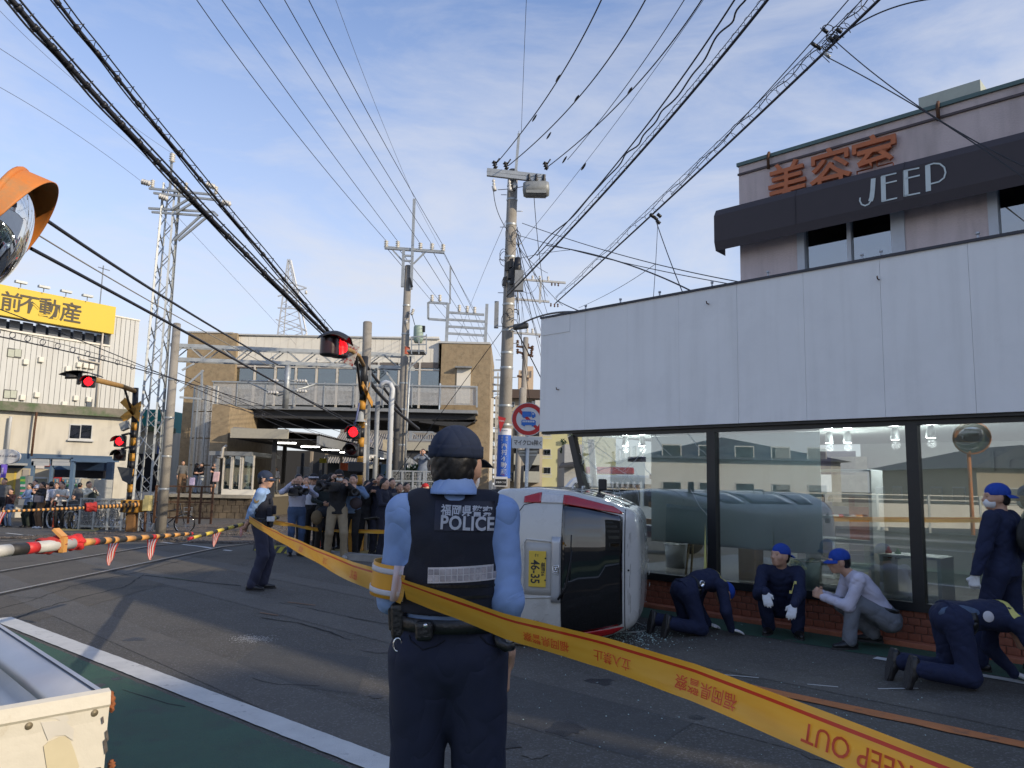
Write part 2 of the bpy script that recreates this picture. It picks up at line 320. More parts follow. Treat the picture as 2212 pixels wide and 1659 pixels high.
def person(loc,rotz,label,H=1.7,res=.016,P=None,top=None,bot=None,skin=None,hair='short',hairm=None,sleeve='long',legs='long',shoe=None,cap=None,capm=None,glove=None,mask=False,fat=1.0,group=None,eyes=True,wr=1.0,fem=False,suit=False,skirt=False,cat='person',jk=0,loose=1.0):
 P=dict(P or{});s=H/1.7;top=top or cloth('white_shirt',(.62,.64,.68));bot=bot or cloth('dark_trousers',(.02,.022,.03));skin=skin or SKIN
 g=lambda k,d:V(P.get(k,d))*s
 pel,che,nek,hed=g('pel',(0,0,.93)),g('che',(0,-.01,1.24)),g('neck',(0,-.01,1.44)),g('head',(0,.02,1.575))
 sh=P.get('sh',.185 if not fem else .16)*s;ca,sa=math.cos(P.get('tw',0)),math.sin(P.get('tw',0))
 spine=(nek-pel).normalized();fw=V((-sa,ca,0))if 'fw' not in P else V(P['fw']);rt=fw.cross(spine).normalized();fw=spine.cross(rt).normalized()
 rp=V(P['prt']).normalized()if 'prt' in P else V((1,0,0))
 tw=P.get('hy',0);hf=V(P['hf']).normalized()if 'hf' in P else V((-math.sin(tw),math.cos(tw),P.get('hp',0))).normalized()
 hu=V(P.get('hu',(0,0,1)));hr=hf.cross(hu).normalized();hu=hr.cross(hf)
 R=np.array([na(hr),na(hf),na(hu)]).T
 hp=lambda x,y,z:hed+(hr*x+hf*y+hu*z)*s
 shl,shr=nek-rt*sh-spine*.055*s,nek+rt*sh-spine*.055*s;ua,fa=.285*s,.255*s
 root=None;arms=[]
 for sgn,S_,key in((-1,shl,'L'),(1,shr,'R')):
  wr_=g('h'+key,(sgn*.25,.03,.86));e,w=ik(S_,wr_,ua,fa,P.get('e'+key,(sgn*.3,-1,-.1)));arms.append((sgn,S_,e,w,key))
 lg=[];tl,sl_=.43*s,.42*s
 for sgn,key in((-1,'L'),(1,'R')):
  hip=pel+rp*(sgn*.088*s)-V((0,0,.02*s));ank=g('a'+key,(sgn*.10,0,.085));kn,ank=ik(hip,ank,tl,sl_,P.get('k'+key,(sgn*.15,1,0)));lg.append((sgn,hip,kn,ank,key))
# --- body: head, neck, hands in one skin mesh with bare limbs
 hres=max(res*.55,.0065);hk=.012*s;parts=[]
 hpm=[ell(hp(0,-.012,.03),np.array((.075,.094,.088))*s,R),ell(hp(0,.026,-.035),np.array((.060,.062,.078))*s,R),cone(hp(-.012,.066,-.092),hp(.012,.066,-.092),.02*s,.02*s),cone(hp(0,.088,.012),hp(0,.110,-.026),.008*s,.0135*s),cone(hp(-.036,.080,.030),hp(.036,.080,.030),.012*s,.012*s),cone(hp(-.018,.083,-.062),hp(.018,.083,-.062),.010*s,.010*s),cone(hp(-.046,.06,-.022),hp(.046,.06,-.022),.024*s,.024*s),ell(hp(-.077,-.008,-.008),np.array((.010,.020,.032))*s,R),ell(hp(.077,-.008,-.008),np.array((.010,.020,.032))*s,R),cone(hp(0,-.025,-.06),nek-spine*.03*s,.054*s*(.88 if fem else 1),.060*s*(.88 if fem else 1))]
 parts.append(sdf_mesh(hpm,hres,hk))
 hands=[]
 for(sgn,S_,e,w,key)in arms:
  dd=V(P['d'+key])if 'd'+key in P else(w-e);pn=V(P['p'+key])if 'p'+key in P else V((-sgn,.25,0))
  fk=pn.cross(dd);th=1 if fk.dot(V(P.get('t'+key,(0,1,.2))))>0 else-1
  hs=s*(.92 if fem else 1)*(1.06 if glove else 1)
  hands.append((key,hand_prims(w,dd,pn,P.get('c'+key,.35),hs,th)+[cone(w-(w-e).normalized()*.05*s,w,.031*s,.026*s)]))
 hr_=.0065 if res<.013 else(.0085 if res<.02 else .0105)
 for key,hpz in hands:
  if not glove or(key not in glove[1]):parts.append(sdf_mesh(hpz,hr_,.0035))
 bp=[]
 for(sgn,S_,e,w,key)in arms:
  if sleeve=='short':m_=S_.lerp(e,.7);bp+=[cone(m_,e,.043*s,.037*s),cone(e,w,.037*s,.027*s)]
  elif sleeve=='roll':m_=e.lerp(w,.4);bp+=[cone(m_,w,.034*s,.027*s)]
 if legs=='short':
  for(sgn,hip,kn,ank,key)in lg:bp+=[cone(hip.lerp(kn,.7),kn,.058*s,.05*s),cone(kn,ank,.052*s,.035*s)]
 if bp:parts.append(sdf_mesh(bp,res,.012))
 body=link('person',np_mesh('body',parts,skin));body.location=loc;body.rotation_euler=(0,0,rotz);tag(body,label,cat,group)
 def child(name,prt,m,**kw):
  o=link(name,np_mesh(name,prt,m),body,False);return o
 if glove:
  for key,hpz in hands:
   if key in glove[1]:child('glove',[sdf_mesh(hpz,hr_,.005)],glove[0])
# --- torso garment
 f=fat;q=1.38;pr=[cone(che+spine*.08*s,che-spine*.06*s,.118*s*f,.112*s*f,rt,q*(.93 if fem else 1)),cone(che-spine*.06*s,pel+spine*.06*s,.11*s*f,.112*s*f,rt,1.30*(.9 if fem else 1)),cone(shl-rt*-.02*s,shr-rt*.02*s,.062*s,.062*s),cone(nek-spine*.03*s,nek-spine*.07*s,.07*s,.09*s,rt,1.2)]
 if jk:pr.append(cone(pel+spine*.06*s,pel-spine*(jk+.06)*s,.126*s*f,.142*s*f,rt,1.3))
 else:pr.append(cone(pel+spine*.06*s,pel-spine*.06*s,.112*s*f,.116*s*f,rt,1.28))
 if fem:pr.append(cone(che+fw*.06*s-rt*.06*s,che+fw*.06*s+rt*.06*s,.06*s,.06*s))
 lo_=loose
 for(sgn,S_,e,w,key)in arms:
  if sleeve=='short':pr.append(cone(S_,S_.lerp(e,.75),.060*s*lo_,.056*s*lo_))
  elif sleeve=='roll':pr+=[cone(S_,e,.06*s*lo_,.048*s*lo_),cone(e,e.lerp(w,.5),.047*s*lo_,.042*s*lo_)]
  else:pr+=[cone(S_,e,.060*s*lo_,.050*s*lo_),cone(e,w,.049*s*lo_,.037*s*lo_)]
 hem=pel-spine*(jk*s if jk else-.080*s)
 child('jacket' if jk else 'shirt',[sdf_mesh(pr,res,.012*s,cuts=[((-spine.x,-spine.y,-spine.z),tuple(hem))],wr=.0055*wr*s if res<.02 else 0,wf=30)],top)
# --- trousers
 if skirt:child('skirt',[sdf_mesh([cone(pel+V((0,0,.06*s)),(lg[0][2]+lg[1][2])/2+V((0,0,.02)),.10*s,.15*s,rp,1.3)],res,.02,wr=.004,wf=30)],bot)
 else:
  pr=[cone(pel-rp*.05*s,pel+rp*.05*s,.118*s*f,.118*s*f),cone(pel-spine*.02*s,pel+spine*.10*s,.117*s*f,.117*s*f,rt,1.3)];tc_=[((spine.x,spine.y,spine.z),tuple(pel+spine*.095*s))]if not jk and pel.z>.6 else()
  for(sgn,hip,kn,ank,key)in lg:
   lw=P.get('lw',1)
   if legs=='short':pr.append(cone(hip,hip.lerp(kn,.8),.094*s*f,.08*s))
   else:pr+=[cone(hip,kn,.092*s*f*lw,.066*s*lw),cone(kn,ank+(kn-ank).normalized()*.005,.067*s*lw,.062*s*lw)]
  child('trousers',[sdf_mesh(pr,res,.012*s,cuts=tc_,wr=.006*wr*s if res<.02 else 0,wf=19)],bot)
# --- shoes
 for(sgn,hip,kn,ank,key)in lg:
  td=V(P.get('f'+key,(sgn*.25,1,0))).normalized();dn=V(P.get('s'+key,(0,0,-1))).normalized();a0=ank+dn*.04*s
  o=child('shoe',[sdf_mesh([cone(a0-td*.055*s,a0+td*.06*s,.038*s,.040*s),cone(a0+td*.06*s,a0+td*.155*s+dn*.008*s,.040*s,.031*s,dn,.8),cone(ank,a0,.042*s,.04*s)],max(res*.7,.009),.012,cuts=[((dn.x,dn.y,dn.z),tuple(ank+dn*.070*s))])],shoe or SHOE)
  so_=MB();sdv=td.cross(dn).normalized();c0=ank+dn*.0745*s;ring=[]
  for i in range(16):
   t=2*PI*i/16;ct,st_=math.cos(t),math.sin(t);ring.append(c0+td*(.05+.145*ct)*s+sdv*(.047 if ct>-.2 else .038)*st_*s*(1-.18*(ct>.8)))
  so_.poly([p-dn*.012*s for p in ring],dn*.022*s);so_.build('sole',SOLE if shoe is None else mat('pale_sole',(.3,.3,.3),.8),o,False)
  o.children[0].location=(0,0,0)
# --- hair
 hm=hairm or HAIR
 if hair!='none':
  def hc(D,X,Y,Z):
   x=(X-hed.x)/s;y=(Y-hed.y)/s;z=(Z-hed.z)/s;a=x*hr.x+y*hr.y+z*hr.z;b_=x*hf.x+y*hf.y+z*hf.z;c_=x*hu.x+y*hu.y+z*hu.z
   face=(b_-.062)*.74-(c_-.034)*.67+np.abs(a)*.10;low=-(c_+(.072 if hair=='short' else .5))-np.maximum(b_,0)*.9
   ear=.030-np.sqrt((b_+.004)**2+(c_+.018)**2)if hair=='short' else-1
   D=np.maximum(D,face*s)if hair!='x' else D
   D=np.maximum(D,low*s)
   if hair=='short':D=np.maximum(D,ear*s)
   return D
  pz=[ell(hp(0,-.020,.032),np.array((.083,.098,.096))*s,R),ell(hp(0,-.045,-.03),np.array((.068,.062,.06))*s,R)]
  if hair=='bob':pz+=[cone(hp(-.055,-.02,0),hp(-.06,-.01,-.10),.04*s,.035*s),cone(hp(.055,-.02,0),hp(.06,-.01,-.10),.04*s,.035*s),cone(hp(0,-.06,0),hp(0,-.06,-.10),.055*s,.05*s)]
  if hair=='long':pz+=[cone(hp(-.045,-.04,0),hp(-.06,-.05,-.22),.045*s,.035*s),cone(hp(.045,-.04,0),hp(.06,-.05,-.22),.045*s,.035*s),cone(hp(0,-.07,0),hp(0,-.09,-.24),.055*s,.045*s)]
  if hair=='tail':pz+=[cone(hp(0,-.09,.02),hp(0,-.13,-.14),.035*s,.02*s)]
  child('hair',[sdf_mesh(pz,hres,.012*s,wr=.003*s,wf=95,cutfn=hc)],hm)
 if eyes:
  for sg in(-1,1):
   m_=MB();e0=hp(sg*.031,.088,.006)
   m_.lathe([(.0001,.005*s),(.011*s,.003*s),(.0145*s,-.004*s)],e0,hf,8);m_.build('eye',EYEM,body,False)
   m_=MB();m_.bar(hp(sg*.016,.096,.026),hp(sg*.048,.085,.026),.005*s,.009*s,hf);m_.build('eyebrow',hm,body,False)
  if not mask and res<.022:m_=MB();m_.bar(hp(-.02,.093,-.062),hp(.02,.093,-.062),.004*s,.005*s,hf);m_.build('lips',LIP,body,False)
 if mask:child('face_mask',[sdf_mesh([ell(hp(0,.040,-.048),np.array((.071,.075,.062))*s,R)],hres,.01,cuts=[((-hf.x,-hf.y,-hf.z),tuple(hp(0,.028,0))),((hu.x,hu.y,hu.z),tuple(hp(0,0,-.006)))])],MASKM)
 if cap:
  ck={'back':-1}.get(cap,1);cp=[ell(hp(0,-.012,.045),np.array((.091,.109,.094))*s,R)]
  o=child('cap',[sdf_mesh(cp,hres,.01,cuts=[((-hu.x,-hu.y,-hu.z),tuple(hp(0,0,.020)))],wr=.0015,wf=40)],capm)
  m_=MB();bf=hf*ck
  def br(u,v):
   a=(u-.5)*2.3;rr=(.098+v*.075*math.cos(a*.75))*s;return hed+(hu*(.030-.028*v*v-.004*abs(a)))*s+hr*(math.sin(a)*rr*.88)+bf*(math.cos(a)*rr-(.012*s*ck))
  m_.grid(br,14,5);m_.build('brim',capm,o,False,solid=.004);o.children[-1].location=(0,0,0)
 body['hd']=list(hed);
 return body,dict(hp=hp,hed=hed,hr=hr,hf=hf,hu=hu,arms={a[4]:a for a in arms},legs={l_[4]:l_ for l_ in lg},rt=rt,fw=fw,spine=spine,s=s,pel=pel,che=che,nek=nek)
# ------------------------------------------------------------------ ground, road, crossing
ASPH=mat('asphalt',(.094,.085,.071),.82,var=.28,vs=1.3,bump=.9,bs=190,bd=.006,detail=10,speck=((.17,.165,.155),85,.72),dirt=((.105,.097,.082),.55,.44,.64),spec=.35)
OLDA=mat('old_asphalt',(.112,.100,.082),.85,var=.25,vs=2.2,bump=.8,bs=150,bd=.006,detail=10,speck=((.17,.15,.12),90,.8),dirt=((.05,.048,.045),1.1,.5,.7),spec=.3)
GREEN=mat('green_strip_paint',(.045,.108,.068),.75,var=.22,vs=3,bump=.6,bs=160,detail=9,speck=((.04,.10,.08),110,.8),dirt=((.05,.062,.058),2.3,.54,.72))
WHITEP=mat('white_road_paint',(.62,.61,.57),.7,var=.10,vs=5,bump=.4,bs=120,dirt=((.22,.22,.22),9,.58,.74))
ORANP=mat('orange_road_paint',(.50,.17,.05),.7,var=.14,vs=7,bump=.4,bs=120,dirt=((.16,.09,.06),8,.54,.74))
BALL=mat('ballast_gravel',(.105,.088,.072),.95,var=.5,vs=9,bump=1,bs=28,bd=.06,speck=((.24,.2,.17),16,.7),detail=8)
CONC=mat('concrete',(.26,.25,.23),.85,var=.16,vs=3,bump=.4,bs=60,dirt=((.13,.12,.10),2,.52,.72))
STEEL=mat('worn_steel',(.34,.33,.32),.35,1,var=.2,vs=9);RUST=mat('rusty_steel',(.11,.055,.03),.8,.3,var=.4,vs=15,bump=.3)
GALV=mat('galvanised_steel',(.40,.42,.42),.5,.55,var=.14,vs=4,dirt=((.24,.22,.2),3,.58,.75));BLACK=mat('black_plastic',(.012,.012,.013),.45,var=.2)
def gsheet(name,pts,m,z,nu=None):
 o=MB();n=1
 if max(p[1]for p in pts)>18:n=14
 if len(pts)==4 and n>1:
  a,b,c,d=[V((p[0],p[1],0))for p in pts]
  def f(u,v):p=(a.lerp(b,u)).lerp(d.lerp(c,u),v);return(p.x,p.y,G(p.y)+z)
  o.grid(f,n,n,False)
 else:o.sheet([(p[0],p[1],G(p[1])+z)for p in pts])
 o=o.build(name,m,fix=False)
 if o.data.polygons[0].normal.z<0:o.data.flip_normals()
 return o
m=MB();ys=[-400,-60,0,10,18,20,22,24,26,28,30,60,200,900];xs=[-900,-60,-20,0,20,60,900]
m.add([(x,y,G(y))for x in xs for y in ys],[(i*14+j,(i+1)*14+j,(i+1)*14+j+1,i*14+j+1)for i in range(6)for j in range(13)],False)
tag(m.build('road',ASPH),kind='structure')
def stl(name,pts,mm,z):return tag(gsheet(name,pts,mm,z),kind='structure')
stl('crossing_pavement',[(-13.5,3),(-5.2,3),(-5.0,19.6),(-13.5,19.6)],OLDA,.003)
g0,g1=gp(32,1337),gp(882,1653);e0,e1=gp(100,1388),gp(741,1635)
d0=(g1-g0).normalized();pn_=V((d0.y,-d0.x,0));wd=abs((e0-g0).dot(pn_));sg=1 if(e0-g0).dot(pn_)>0 else-1
A0,A1=g0-d0*.12,g1+d0*14
def off(p,d):q=p+pn_*(sg*d);return(q.x,q.y)
def ragged(name,a,b,o0,o1,mm,z,seg=70,amp=.012):
 m=MB();n=seg;vs=[]
 for i in range(n+1):
  p=a.lerp(b,i/n);j0,j1=random.uniform(-amp,amp),random.uniform(-amp,amp);q0,q1=p+pn_*(sg*(o0+j0)),p+pn_*(sg*(o1+j1));vs+=[(q0.x,q0.y,z),(q1.x,q1.y,z)]
 m.add(vs,[(2*i,2*i+2,2*i+3,2*i+1)for i in range(n)],False);o=m.build(name,mm,fix=False)
 if o.data.polygons[0].normal.z<0:o.data.flip_normals()
 return tag(o,kind='structure')
ragged('white_edge_line',A0,A1,0,wd,WHITEP,.008,260,.003)
ragged('green_footway',A0,A1,wd+.05,wd+2.9,GREEN,.004,200,.006)
def fband(name,s0,s1,a,b,mm,z,amp=.01):
 m=MB();n=60;vs=[]
 for i in range(n+1):
  s=s0+(s1-s0)*i/n;p,q=FS(s,a+random.uniform(-amp,amp),z),FS(s,b+random.uniform(-amp,amp),z);vs+=[p,q]
 m.add(vs,[(2*i,2*i+2,2*i+3,2*i+1)for i in range(n)],False);o=m.build(name,mm,fix=False)
 if o.data.polygons[0].normal.z<0:o.data.flip_normals()
 return tag(o,kind='structure')
offw=lambda p:(p-FO).dot(FN)
wl0,wl1=gp(1895,1420),gp(2212,1467);ow=offw(wl0);ow2=offw(gp(2212,1479))
fband('green_footway_by_shop',-.6,12,.14,ow-.06,GREEN,.004,.03)
fband('white_lane_line',fs(wl0),14,ow,ow+.13,WHITEP,.008)
c0,c1=gp(1600,1484),gp(2212,1598);oc0,oc1=offw(c0),offw(c1);oc=(oc0+oc1)/2
fband('orange_centre_line',fs(c0),16,oc-.02,oc+.13,ORANP,.008,.012)
for(x0,y0,x1,y1)in((1560,1459,1640,1466),(1745,1480,1812,1486),(1898,1490,1985,1489)):
 a,b=gp(x0,y0),gp(x1,y1);t=V((0,.022,0));stl('chalk_line',[(a.x,a.y),(b.x,b.y),(b.x,b.y+.022),(a.x,a.y+.022)],WHITEP,.006)
def z2(x,y):return x/2.194/1.8228,(1856+y/2.194)/1.8228
for q in((970,505,1175,512),(1250,600,1480,625),(1565,635,1815,670),(1920,685,1990,692),(910,563,1040,575),(1340,522,1450,540),(1950,580,2140,600),(40,535,175,550),(220,552,500,570),(1120,595,1180,600)):
 a,b=gp(*z2(q[0],q[1])),gp(*z2(q[2],q[3]));stl('white_dash',[(a.x,a.y),(b.x,b.y),(b.x,b.y+.16),(a.x,a.y+.16)],WHITEP,.009)
for q in((560,1325,600,1331),(620,1302,680,1309),(1000/1.8228,0,0,0)):
 if q[3]:
  a,b=gp(q[0],q[1]),gp(q[2],q[3]);stl('faded_orange_mark',[(a.x,a.y),(b.x,b.y),(b.x,b.y+.05),(a.x,a.y+.05)],mat('worn_orange',(.20,.11,.06),.8,var=.3,vs=14),.007)
CRK=mat('crack',(.018,.018,.017),.95,var=.2)
def crack(pix,w=.022,moss=False):
 pts=[gp(*p)for p in pix];fine=[]
 for a,b in zip(pts,pts[1:]):
  n=max(int((b-a).length/.12),1);fine+=[a.lerp(b,i/n)+V((random.uniform(-.02,.02),random.uniform(-.02,.02),0))for i in range(n)]
 fine.append(pts[-1]);m=MB();vs=[]
 for i,p in enumerate(fine):
  d=(fine[min(i+1,len(fine)-1)]-fine[max(i-1,0)]).normalized();s=V((-d.y,d.x,0))*w*random.uniform(.12,.42);vs+=[(p.x+s.x,p.y+s.y,G(p.y)+.0055),(p.x-s.x,p.y-s.y,G(p.y)+.0055)]
 m.add(vs,[(2*i,2*i+2,2*i+3,2*i+1)for i in range(len(fine)-1)],False);o=m.build('moss_line' if moss else 'crack',mat('moss',(.03,.06,.015),.95,var=.4,vs=30)if moss else CRK,fix=False)
 if o.data.polygons[0].normal.z<0:o.data.flip_normals()
 return tag(o,kind='structure')
crack([(0,1351),(95,1313),(180,1290),(270,1268),(310,1242)],.04);crack([(20,1289),(92,1293)],.03);crack([(310,1243),(400,1254),(520,1266)],.08);crack([(350,1247),(425,1256)],.05,True)
crack([(0,1316),(60,1300),(160,1265),(290,1238),(420,1204),(520,1180)],.03);crack([(560,1335),(640,1345),(700,1362),(760,1383)],.035);crack([(270,1490),(330,1515),(400,1528)],.02)
crack([(600,1302),(650,1312),(760,1335),(860,1352)],.03);crack([(545,1465),(600,1480),(690,1483)],.02)
PATCH=mat('dark_repair_asphalt',(.070,.066,.058),.8,var=.2,vs=5,bump=.8,bs=170,bd=.006,speck=((.11,.11,.11),95,.8));POL=mat('polished_asphalt',(.095,.086,.072),.80,var=.25,vs=1.6,bump=.5,bs=190,bd=.004,speck=((.16,.155,.14),85,.76));OIL=mat('oil_stain',(.035,.035,.035),.45,var=.4,vs=12,bump=.5,bs=190)
for q in(((560,1395),(800,1420),(770,1500),(470,1462)),((1120,1452),(1500,1560),(1380,1640),(1020,1540)),((300,1235),(470,1228),(430,1262),(230,1275))):stl('repair_patch',[(gp(*p).x,gp(*p).y)for p in q],PATCH,.0022)
for a,b in((-2.1,-2.55),(-3.6,-4.1),(-5.6,-6.1)):stl('wheel_track',[tuple(FS(-14,-a,0))[:2],tuple(FS(12,-a,0))[:2],tuple(FS(12,-b,0))[:2],tuple(FS(-14,-b,0))[:2]],POL,.0032)
random.seed(77)
for k in range(26):
 c=gp(random.uniform(150,2100),random.uniform(1260,1640));r=random.uniform(.03,.16)
 if c.y>12 or offw(c)<.4:continue
 stl('road_stain',[(c.x+math.cos(a)*r*random.uniform(.6,1.3),c.y+math.sin(a)*r*random.uniform(.6,1.3))for a in np.linspace(0,2*PI,15)[:-1]],OIL if k%3 else POL,.0042+.0004*(k%3))
ra,rb=gp(0,1277),gp(535,1174.5);sa,sb=gp(0,1233),gp(317,1183);sl1=(rb.x-ra.x)/(rb.y-ra.y)
RX=[(-6.66,'nearest rail of the near track crossing the asphalt'),(-8.20,'second rail of the near track crossing the asphalt'),(-10.5,'third rail, on the far track'),(-12.05,'farthest rail, beside the waiting crowd')]
def railx(x0,y):return x0+sl1*.6*(y-14)
for i,(x0,lb)in enumerate(RX):
 t=thing('rail',(x0,14,0),lb,'rail','rails across the road');segs=[2,6,10,14,18,20,22,24,26,28,30,44]
 for nm,w0,w1,zz,hh,mm in(('rail_head',-.033,.033,.006,.012,STEEL),('flangeway',.037,.105,.003,.002,mat('dark_groove',(.02,.018,.016),.9))):
  m=MB()
  for a,b in zip(segs,segs[1:]):
   up=.0 if b<=20 else .02
   for q in(0,):
    vs=[(railx(x0,y)+w,y,G(y)+zz+h)for y in(a,b)for w in(w0,w1)for h in(-.02,hh)]
    m.add(vs,[(0,1,3,2),(4,6,7,5),(0,4,5,1),(2,3,7,6),(1,5,7,3),(0,2,6,4)],False)
  m.build(nm,mm,t)
stl('ballast_bed',[(-13.2,19.7),(-4.3,19.7),(-1.5,46),(-13.0,46)],BALL,.012)
m=MB()
random.seed(3)
for i in range(5200):
 y=19.8+random.random()**1.5*13;x=random.uniform(-13,-4.4+(y-19.7)*.09);r=random.uniform(.018,.045);z=G(y)+.012;t=random.uniform(0,6)
 p=V((x,y,z));a=[p+V((math.cos(t+k*2.1)*r,math.sin(t+k*2.1)*r,0))for k in range(3)];m.add(a+[p+V((0,0,r*1.1))],[(0,1,3),(1,2,3),(2,0,3)],False)
tag(m.build('ballast_stones',BALL,fix=False),'loose brown ballast stones round the rails past the crossing','gravel',kind='stuff')
slp=None
for k in range(30):
 for xc in(-7.43,-11.3):
  y=20.2+k*.66;x=railx(xc,y);m=MB();o_=None
  if slp is None:m.box(-1.1,-.11,-.06,1.1,.11,.03);slp=m.build('sleeper',mat('weathered_sleeper',(.12,.10,.085),.9,var=.3,vs=6));o_=slp
  else:o_=slp.copy();COL.objects.link(o_)
  o_.location=(x,y,G(y)+.01);tag(o_,'weathered sleeper lying in the ballast under the rails','sleeper','sleepers in the ballast')
YEL=mat('yellow_kerb_paint',(.42,.36,.04),.75,var=.25,vs=9,dirt=((.12,.11,.06),6,.5,.7));DKK=mat('dark_kerb_paint',(.05,.05,.05),.8,var=.3,vs=9)
def kerb(p,q,w,h,label,stripes=0,m0=CONC):
 t=thing('kerb_block',p,label,'kerb');m=MB();d=(q-p).normalized();n=V((-d.y,d.x,0));L=(q-p).length
 vs=[p+n*a+V((0,0,b))+d*c for c in(0,L)for(a,b)in((-w/2,0),(-w/2+.03,h),(w/2-.03,h),(w/2,0))]
 m.add(vs,[(0,1,2,3),(7,6,5,4),(0,4,5,1),(1,5,6,2),(2,6,7,3)],False);m.build('block',m0,t)
 for i in range(stripes):
  a=L*(i+.2)/stripes;b=L*(i+.75)/stripes;k=.10;m=MB();s=-1 if n.y>0 else 1
  f0=n*(s*(w/2+.003));f1=n*(s*(w/2-.03+.003))
  m.add([p+d*a+f0+V((0,0,.004)),p+d*b+f0+V((0,0,.004)),p+d*min(b+k,L)+f1+V((0,0,h+.003)),p+d*min(a+k,L)+f1+V((0,0,h+.003)),p+d*min(b+k,L)-f1*.96+V((0,0,h+.003)),p+d*min(a+k,L)-f1*.96+V((0,0,h+.003))],[(0,1,2,3),(3,2,4,5)],False);m.build('stripe',YEL if m0 is not YEL else DKK,t)
 return t
kerb(gp(557,1188),gp(638,1196),.28,.13,'yellow and black striped kerb block behind the standing officer',5,DKK)
kerb(gp(641,1197),gp(850,1216),.34,.12,'plain concrete kerb at the feet of the camera crews')
kerb(gp(226,1100+3),gp(341,1104),.30,.17,'worn yellow and black kerb block in front of the bicycle',5,YEL)
stl('yellow_tactile_strip',[tuple(gp(660,1182))[:2],tuple(gp(850,1192))[:2],tuple(gp(850,1202))[:2],tuple(gp(660,1192))[:2]],mat('yellow_paving',(.34,.26,.09),.85,var=.2,vs=12),.012)
stl('yellow_stopping_mark',[tuple(gp(122,1146))[:2],tuple(gp(205,1148))[:2],tuple(gp(230,1138))[:2],tuple(gp(150,1136))[:2]],MATS['yellow_paving'],.006)
CRU=mat('broken_glass_crumbs',(.45,.60,.56),.25,var=.3,vs=40)
m=MB();random.seed(11)
for i in range(900):
 c=gp(random.gauss(1368,55),random.gauss(1372,16))if i<700 else gp(random.uniform(900,2000),random.uniform(1330,1640));r=random.uniform(.003,.011)if i<700 else random.uniform(.003,.008);t=random.uniform(0,6)
 if c.y<0 or c.y>14:continue
 p=V((c.x,c.y,.006));m.add([p+V((math.cos(t+k*2.1)*r,math.sin(t+k*2.1)*r,0))for k in range(3)]+[p+V((0,0,r*.8))],[(0,1,3),(1,2,3),(2,0,3)],False)
tag(m.build('glass_debris',CRU,fix=False),'crumbs of broken glass scattered on the road round the overturned car','glass debris',kind='stuff')
m=MB()
for i in range(500):
 c=gp(random.gauss(545,20),random.gauss(1381,4));r=random.uniform(.004,.010);t=random.uniform(0,6);p=V((c.x,c.y,.0045));m.add([p+V((math.cos(t+k*2.1)*r,math.sin(t+k*2.1)*r,0))for k in range(3)],[(0,1,2)],False)
tag(m.build('powder_scuff',WHITEP,fix=False),'white powdery scuff on the asphalt at the left of the main officer','scuff',kind='stuff')
# ------------------------------------------------------------------ shop building on the right
PINK=mat('pink_render',(.60,.50,.475),.9,var=.07,vs=2,bump=.35,bs=55,dirt=((.48,.39,.37),1.2,.56,.75));PANEL=mat('white_sign_panel',(.86,.85,.825),.55,var=.035,vs=1.5,bump=.05,bs=30,dirt=((.80,.79,.77),1.0,.55,.75))
DARK=mat('black_window_frame',(.012,.013,.014),.4,var=.15);BRICK=mat('red_brick',(.30,.095,.05),.6,var=.35,vs=14,bump=.35,bs=90,dirt=((.17,.055,.03),5,.45,.65));MORT=mat('brick_mortar',(.22,.15,.125),.9,var=.15)
TERR=mat('terracotta_ledge',(.38,.13,.07),.6,var=.2,vs=6,bump=.2,bs=60);AWN=mat('dark_awning_fabric',(.058,.048,.052),.75,var=.10,vs=4,bump=.2,bs=200);WFRM=mat('white_window_frame',(.52,.54,.56),.5,var=.06)
SG=glass('shop_glass',(.80,.85,.84),1.5,base=.15);SG2=glass('upper_window_glass',(.45,.52,.55),1.6,base=.22)
INW=mat('shop_wall_paint',(.34,.36,.34),.8,var=.05);INF=mat('shop_floor',(.22,.21,.20),.5,var=.1);WHT=mat('white_furniture',(.60,.62,.62),.5,var=.04);BLIND=mat('pale_blue_roller_blind',(.56,.66,.70),.85,var=.05,vs=3)
bt_=BLIND.node_tree;tl_=bt_.nodes.new('ShaderNodeBsdfTranslucent');tl_.inputs[0].default_value=(.62,.72,.76,1);mx_=bt_.nodes.new('ShaderNodeMixShader');mx_.inputs[0].default_value=.45;bt_.links.new(bt_.nodes['Principled BSDF'].outputs[0],mx_.inputs[1]);bt_.links.new(tl_.outputs[0],mx_.inputs[2]);bt_.links.new(mx_.outputs[0],bt_.nodes['Material Output'].inputs[0])
shop=thing('shop_building',FS(0,0,0),'shop with long white blank sign band over big windows, and pink upper floor','shop building')
def fbox(m,s0,s1,o0,o1,z0,z1):return m.obox(FS((s0+s1)/2,(o0+o1)/2,(z0+z1)/2),FD*((s1-s0)/2),FN*((o1-o0)/2),V((0,0,(z1-z0)/2)))
S0,S1=-1.30,13.0;ZS,ZT=.43,2.36;PL=-1.87
seams=[PL];s=fs(fp(1283,700,.15));seams.append(s)
for px in(1376,1481,1536+65,1773-70,1773,1900,2030,2160):pass
seams=[PL,-.98,-.22,.62,1.47,2.33,3.2,4.07,4.95,5.85,6.75,7.65,8.6,9.6,10.6,11.6,12.8]
for a,b in zip(seams,seams[1:]):
 m=MB();fbox(m,a+.0015,b-.0015,.03,.15+random.uniform(-.002,.002),2.40,4.17);m.build('panel',PANEL,shop)
m=MB();fbox(m,PL,12.8,-.25,.03,2.41,4.15);m.build('sign_backing',PANEL,shop)
m=MB();fbox(m,PL-.01,12.8,-.2,.17,4.17,4.20);m.build('top_flashing',mat('dark_flashing',(.05,.05,.06),.6),shop)
m=MB();fbox(m,PL,12.8,-.05,.10,2.365,2.40);m.build('lintel_strip',DARK,shop)
